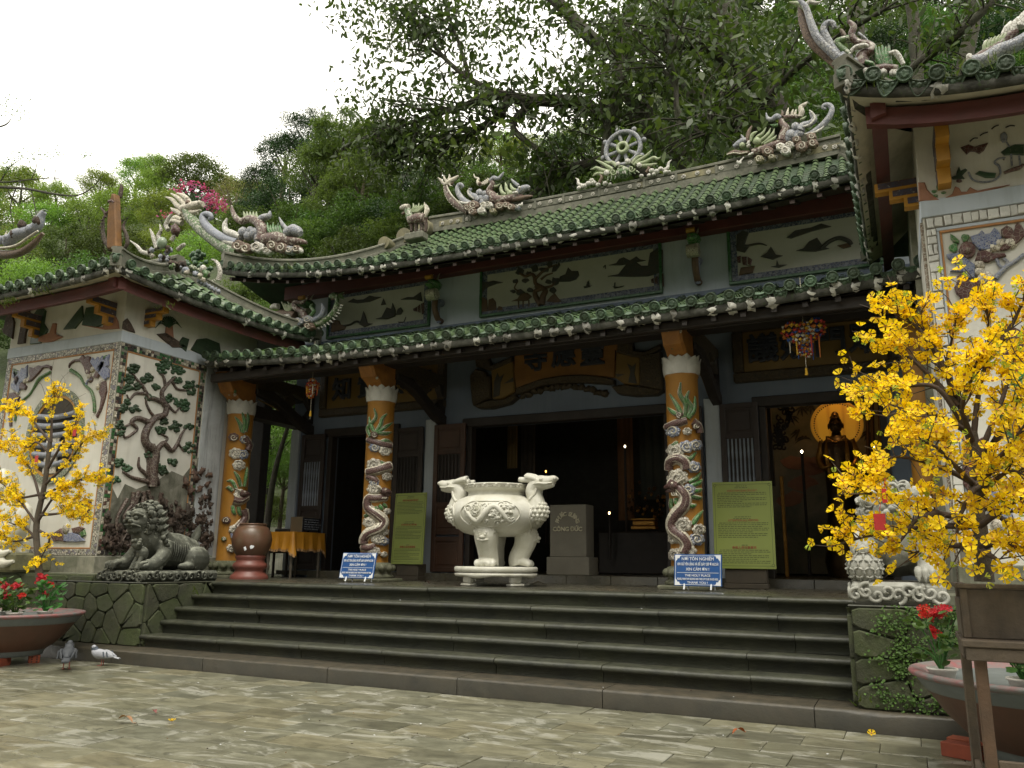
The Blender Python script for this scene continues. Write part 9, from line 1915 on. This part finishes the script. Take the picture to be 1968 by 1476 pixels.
# sprays of leaves filling the canopy against the sky
rng = np.random.default_rng(8); sp = []
for x0,x1,y0,y1,n_ in((640,1100,-30,60,84),(690,1120,40,170,58),(650,900,150,300,30),(1080,1560,-40,190,170),(700,860,200,330,30),(1000,1300,180,330,40),(1240,1560,150,330,46),(610,700,-20,80,16)):
 for k in range(n_):
  x,y = rr.uniform(x0,x1),rr.uniform(y0,y1)
  edge = 612+max(0,60*math.sin(y/45.0))+(y>60)*45-(y>190)*60
  if x<edge+rr.uniform(0,30):continue
  c = np.array(at(x,y,Y=rr.uniform(16.5,20.5))); s_ = rr.uniform(.25,.55); m_ = rr.randint(10,30); sp.append(c+rng.normal(size=(m_,3))*np.array([s_,s_,s_*.6]))
  cc = Vector(c)
LPn = np.vstack([np.array([tuple(p)for p in LP])]+sp)
def bigleaf(P,sz,mt,nm,par):
 n = len(P); nr = rng.normal(size=(n,3)); nr[:,2] = np.abs(nr[:,2])*.6+.25; nr/=np.linalg.norm(nr,axis=1)[:,None]; t = rng.normal(size=(n,3)); t[:,2]-=.9; t-=nr*(t*nr).sum(1)[:,None]; t/=np.linalg.norm(t,axis=1)[:,None]; s_ = np.cross(nr,t); L = (sz*rng.uniform(.6,1.35,n))[:,None]; V = np.empty((n,6,3))
 for i,(a,w_,h)in enumerate(((0,0,0),(.3,.19,.03),(.68,.17,.02),(1,0,-.06),(.68,-.17,.02),(.3,-.19,.03))):V[:,i] = P+t*L*a+s_*L*w_+nr*L*h
 me = np_mesh(nm,V.reshape(-1,3),np.arange(n*6).reshape(n,6),mt,6); return inst(nm,me,par,Matrix.Identity(4))
m_big = leafmat('broad_leaf',(.062,.105,.028),(.040,.075,.022),var=.42,trans=.42,scale=.7,hue=.02,rough=.4)
bigleaf(LPn,.21,m_big,'crown',big)
near = []
for x0,x1,y0,y1,n_ in((830,1010,60,290,26),(1150,1500,60,330,90),(1300,1480,180,330,40),(880,1000,180,320,14)):
 for k in range(n_):near.append(tuple(at(rr.uniform(x0,x1),rr.uniform(y0,y1),Y=rr.uniform(14.5,16.2))))
bigleaf(np.array(near),.26,leafmat('near_broad_leaf',(.10,.155,.045),(.075,.12,.04),var=.3,trans=.45,scale=1.5,rough=.4),'near_leaves',big)
# ---- thin tree at the left edge
lt = thing('thin_tree','thin sparse tree reaching in from the left edge above the far dragon','tree',at(-40,500,Y=12)); b = MB(); LP = []
for L,w_ in(([(-120,420),(-40,365),(40,362),(100,372),(145,376),(175,362),(200,335)],[.06,.05,.035,.03,.02,.012,.005]),([(-60,340),(0,350),(60,345),(105,342),(120,348)],[.03,.025,.018,.012,.006]),([(-80,280),(-20,250),(10,240),(22,228)],[.04,.03,.02,.008]),([(60,345),(70,320),(64,300)],[.012,.01,.005]),([(105,345),(108,325),(124,318)],[.012,.008,.004]),([(0,350),(20,320),(50,300)],[.02,.012,.005]),([(-120,700),(-90,480),(-110,380),(-90,200)],[.16,.12,.1,.06]),([(30,362),(20,400),(28,440)],[.02,.014,.006]),([(60,365),(70,420),(60,470)],[.015,.01,.006])):
 P = cr([at(x,y,Y=12)for x,y in L],5); b.tube(P,rads(w_,len(P)),n=6)
part('trunk',b,m_tbark,lt)
for x,y,sx,sy,n_ in((15,205,26,22,150),(45,225,16,14,40),(50,300,50,16,150),(105,295,20,14,60),(165,296,14,7,34),(15,320,26,14,90),(185,316,10,6,12),(55,190,8,6,8),(20,440,26,30,130),(-10,380,24,24,110),(70,330,30,8,40)):
 for k in range(n_):LP.append(tuple(at(x+rr.gauss(0,sx*.55),y+rr.gauss(0,sy*.55),Y=12+rr.gauss(0,.3))))
V,F = leaf_cloud(rng,np.array(LP),.055,.3,.4); inst('crown',np_mesh('crown',V,F,m_lmid),lt,Matrix.Identity(4))
# ---- unseen trees added behind the viewer to block low sky from porch and steps
P = []; rng = np.random.default_rng(77)
for k in range(26):
 a = lerp(-1.25,1.25,k/25)+rnd.uniform(-.05,.05); rad = 17+rnd.uniform(-2,3); c = np.array((-3+math.sin(a)*rad*1.15,3.5-math.cos(a)*rad,rnd.uniform(3.5,5))); P.append(c+crown_pts(rng,2600,40,(3.6,3.2,6.2),1.3)[:,:3]+np.array((0,0,4.0)))
V,F = leaf_cloud(rng,np.vstack(P),.55,.3,.4); wood = bpy.data.objects.new('woodland',np_mesh('woodland',V,F,m_ldark)); COL.objects.link(wood); tag(wood,'dense unseen trees added behind the viewer to block low sky','woodland',kind='stuff')
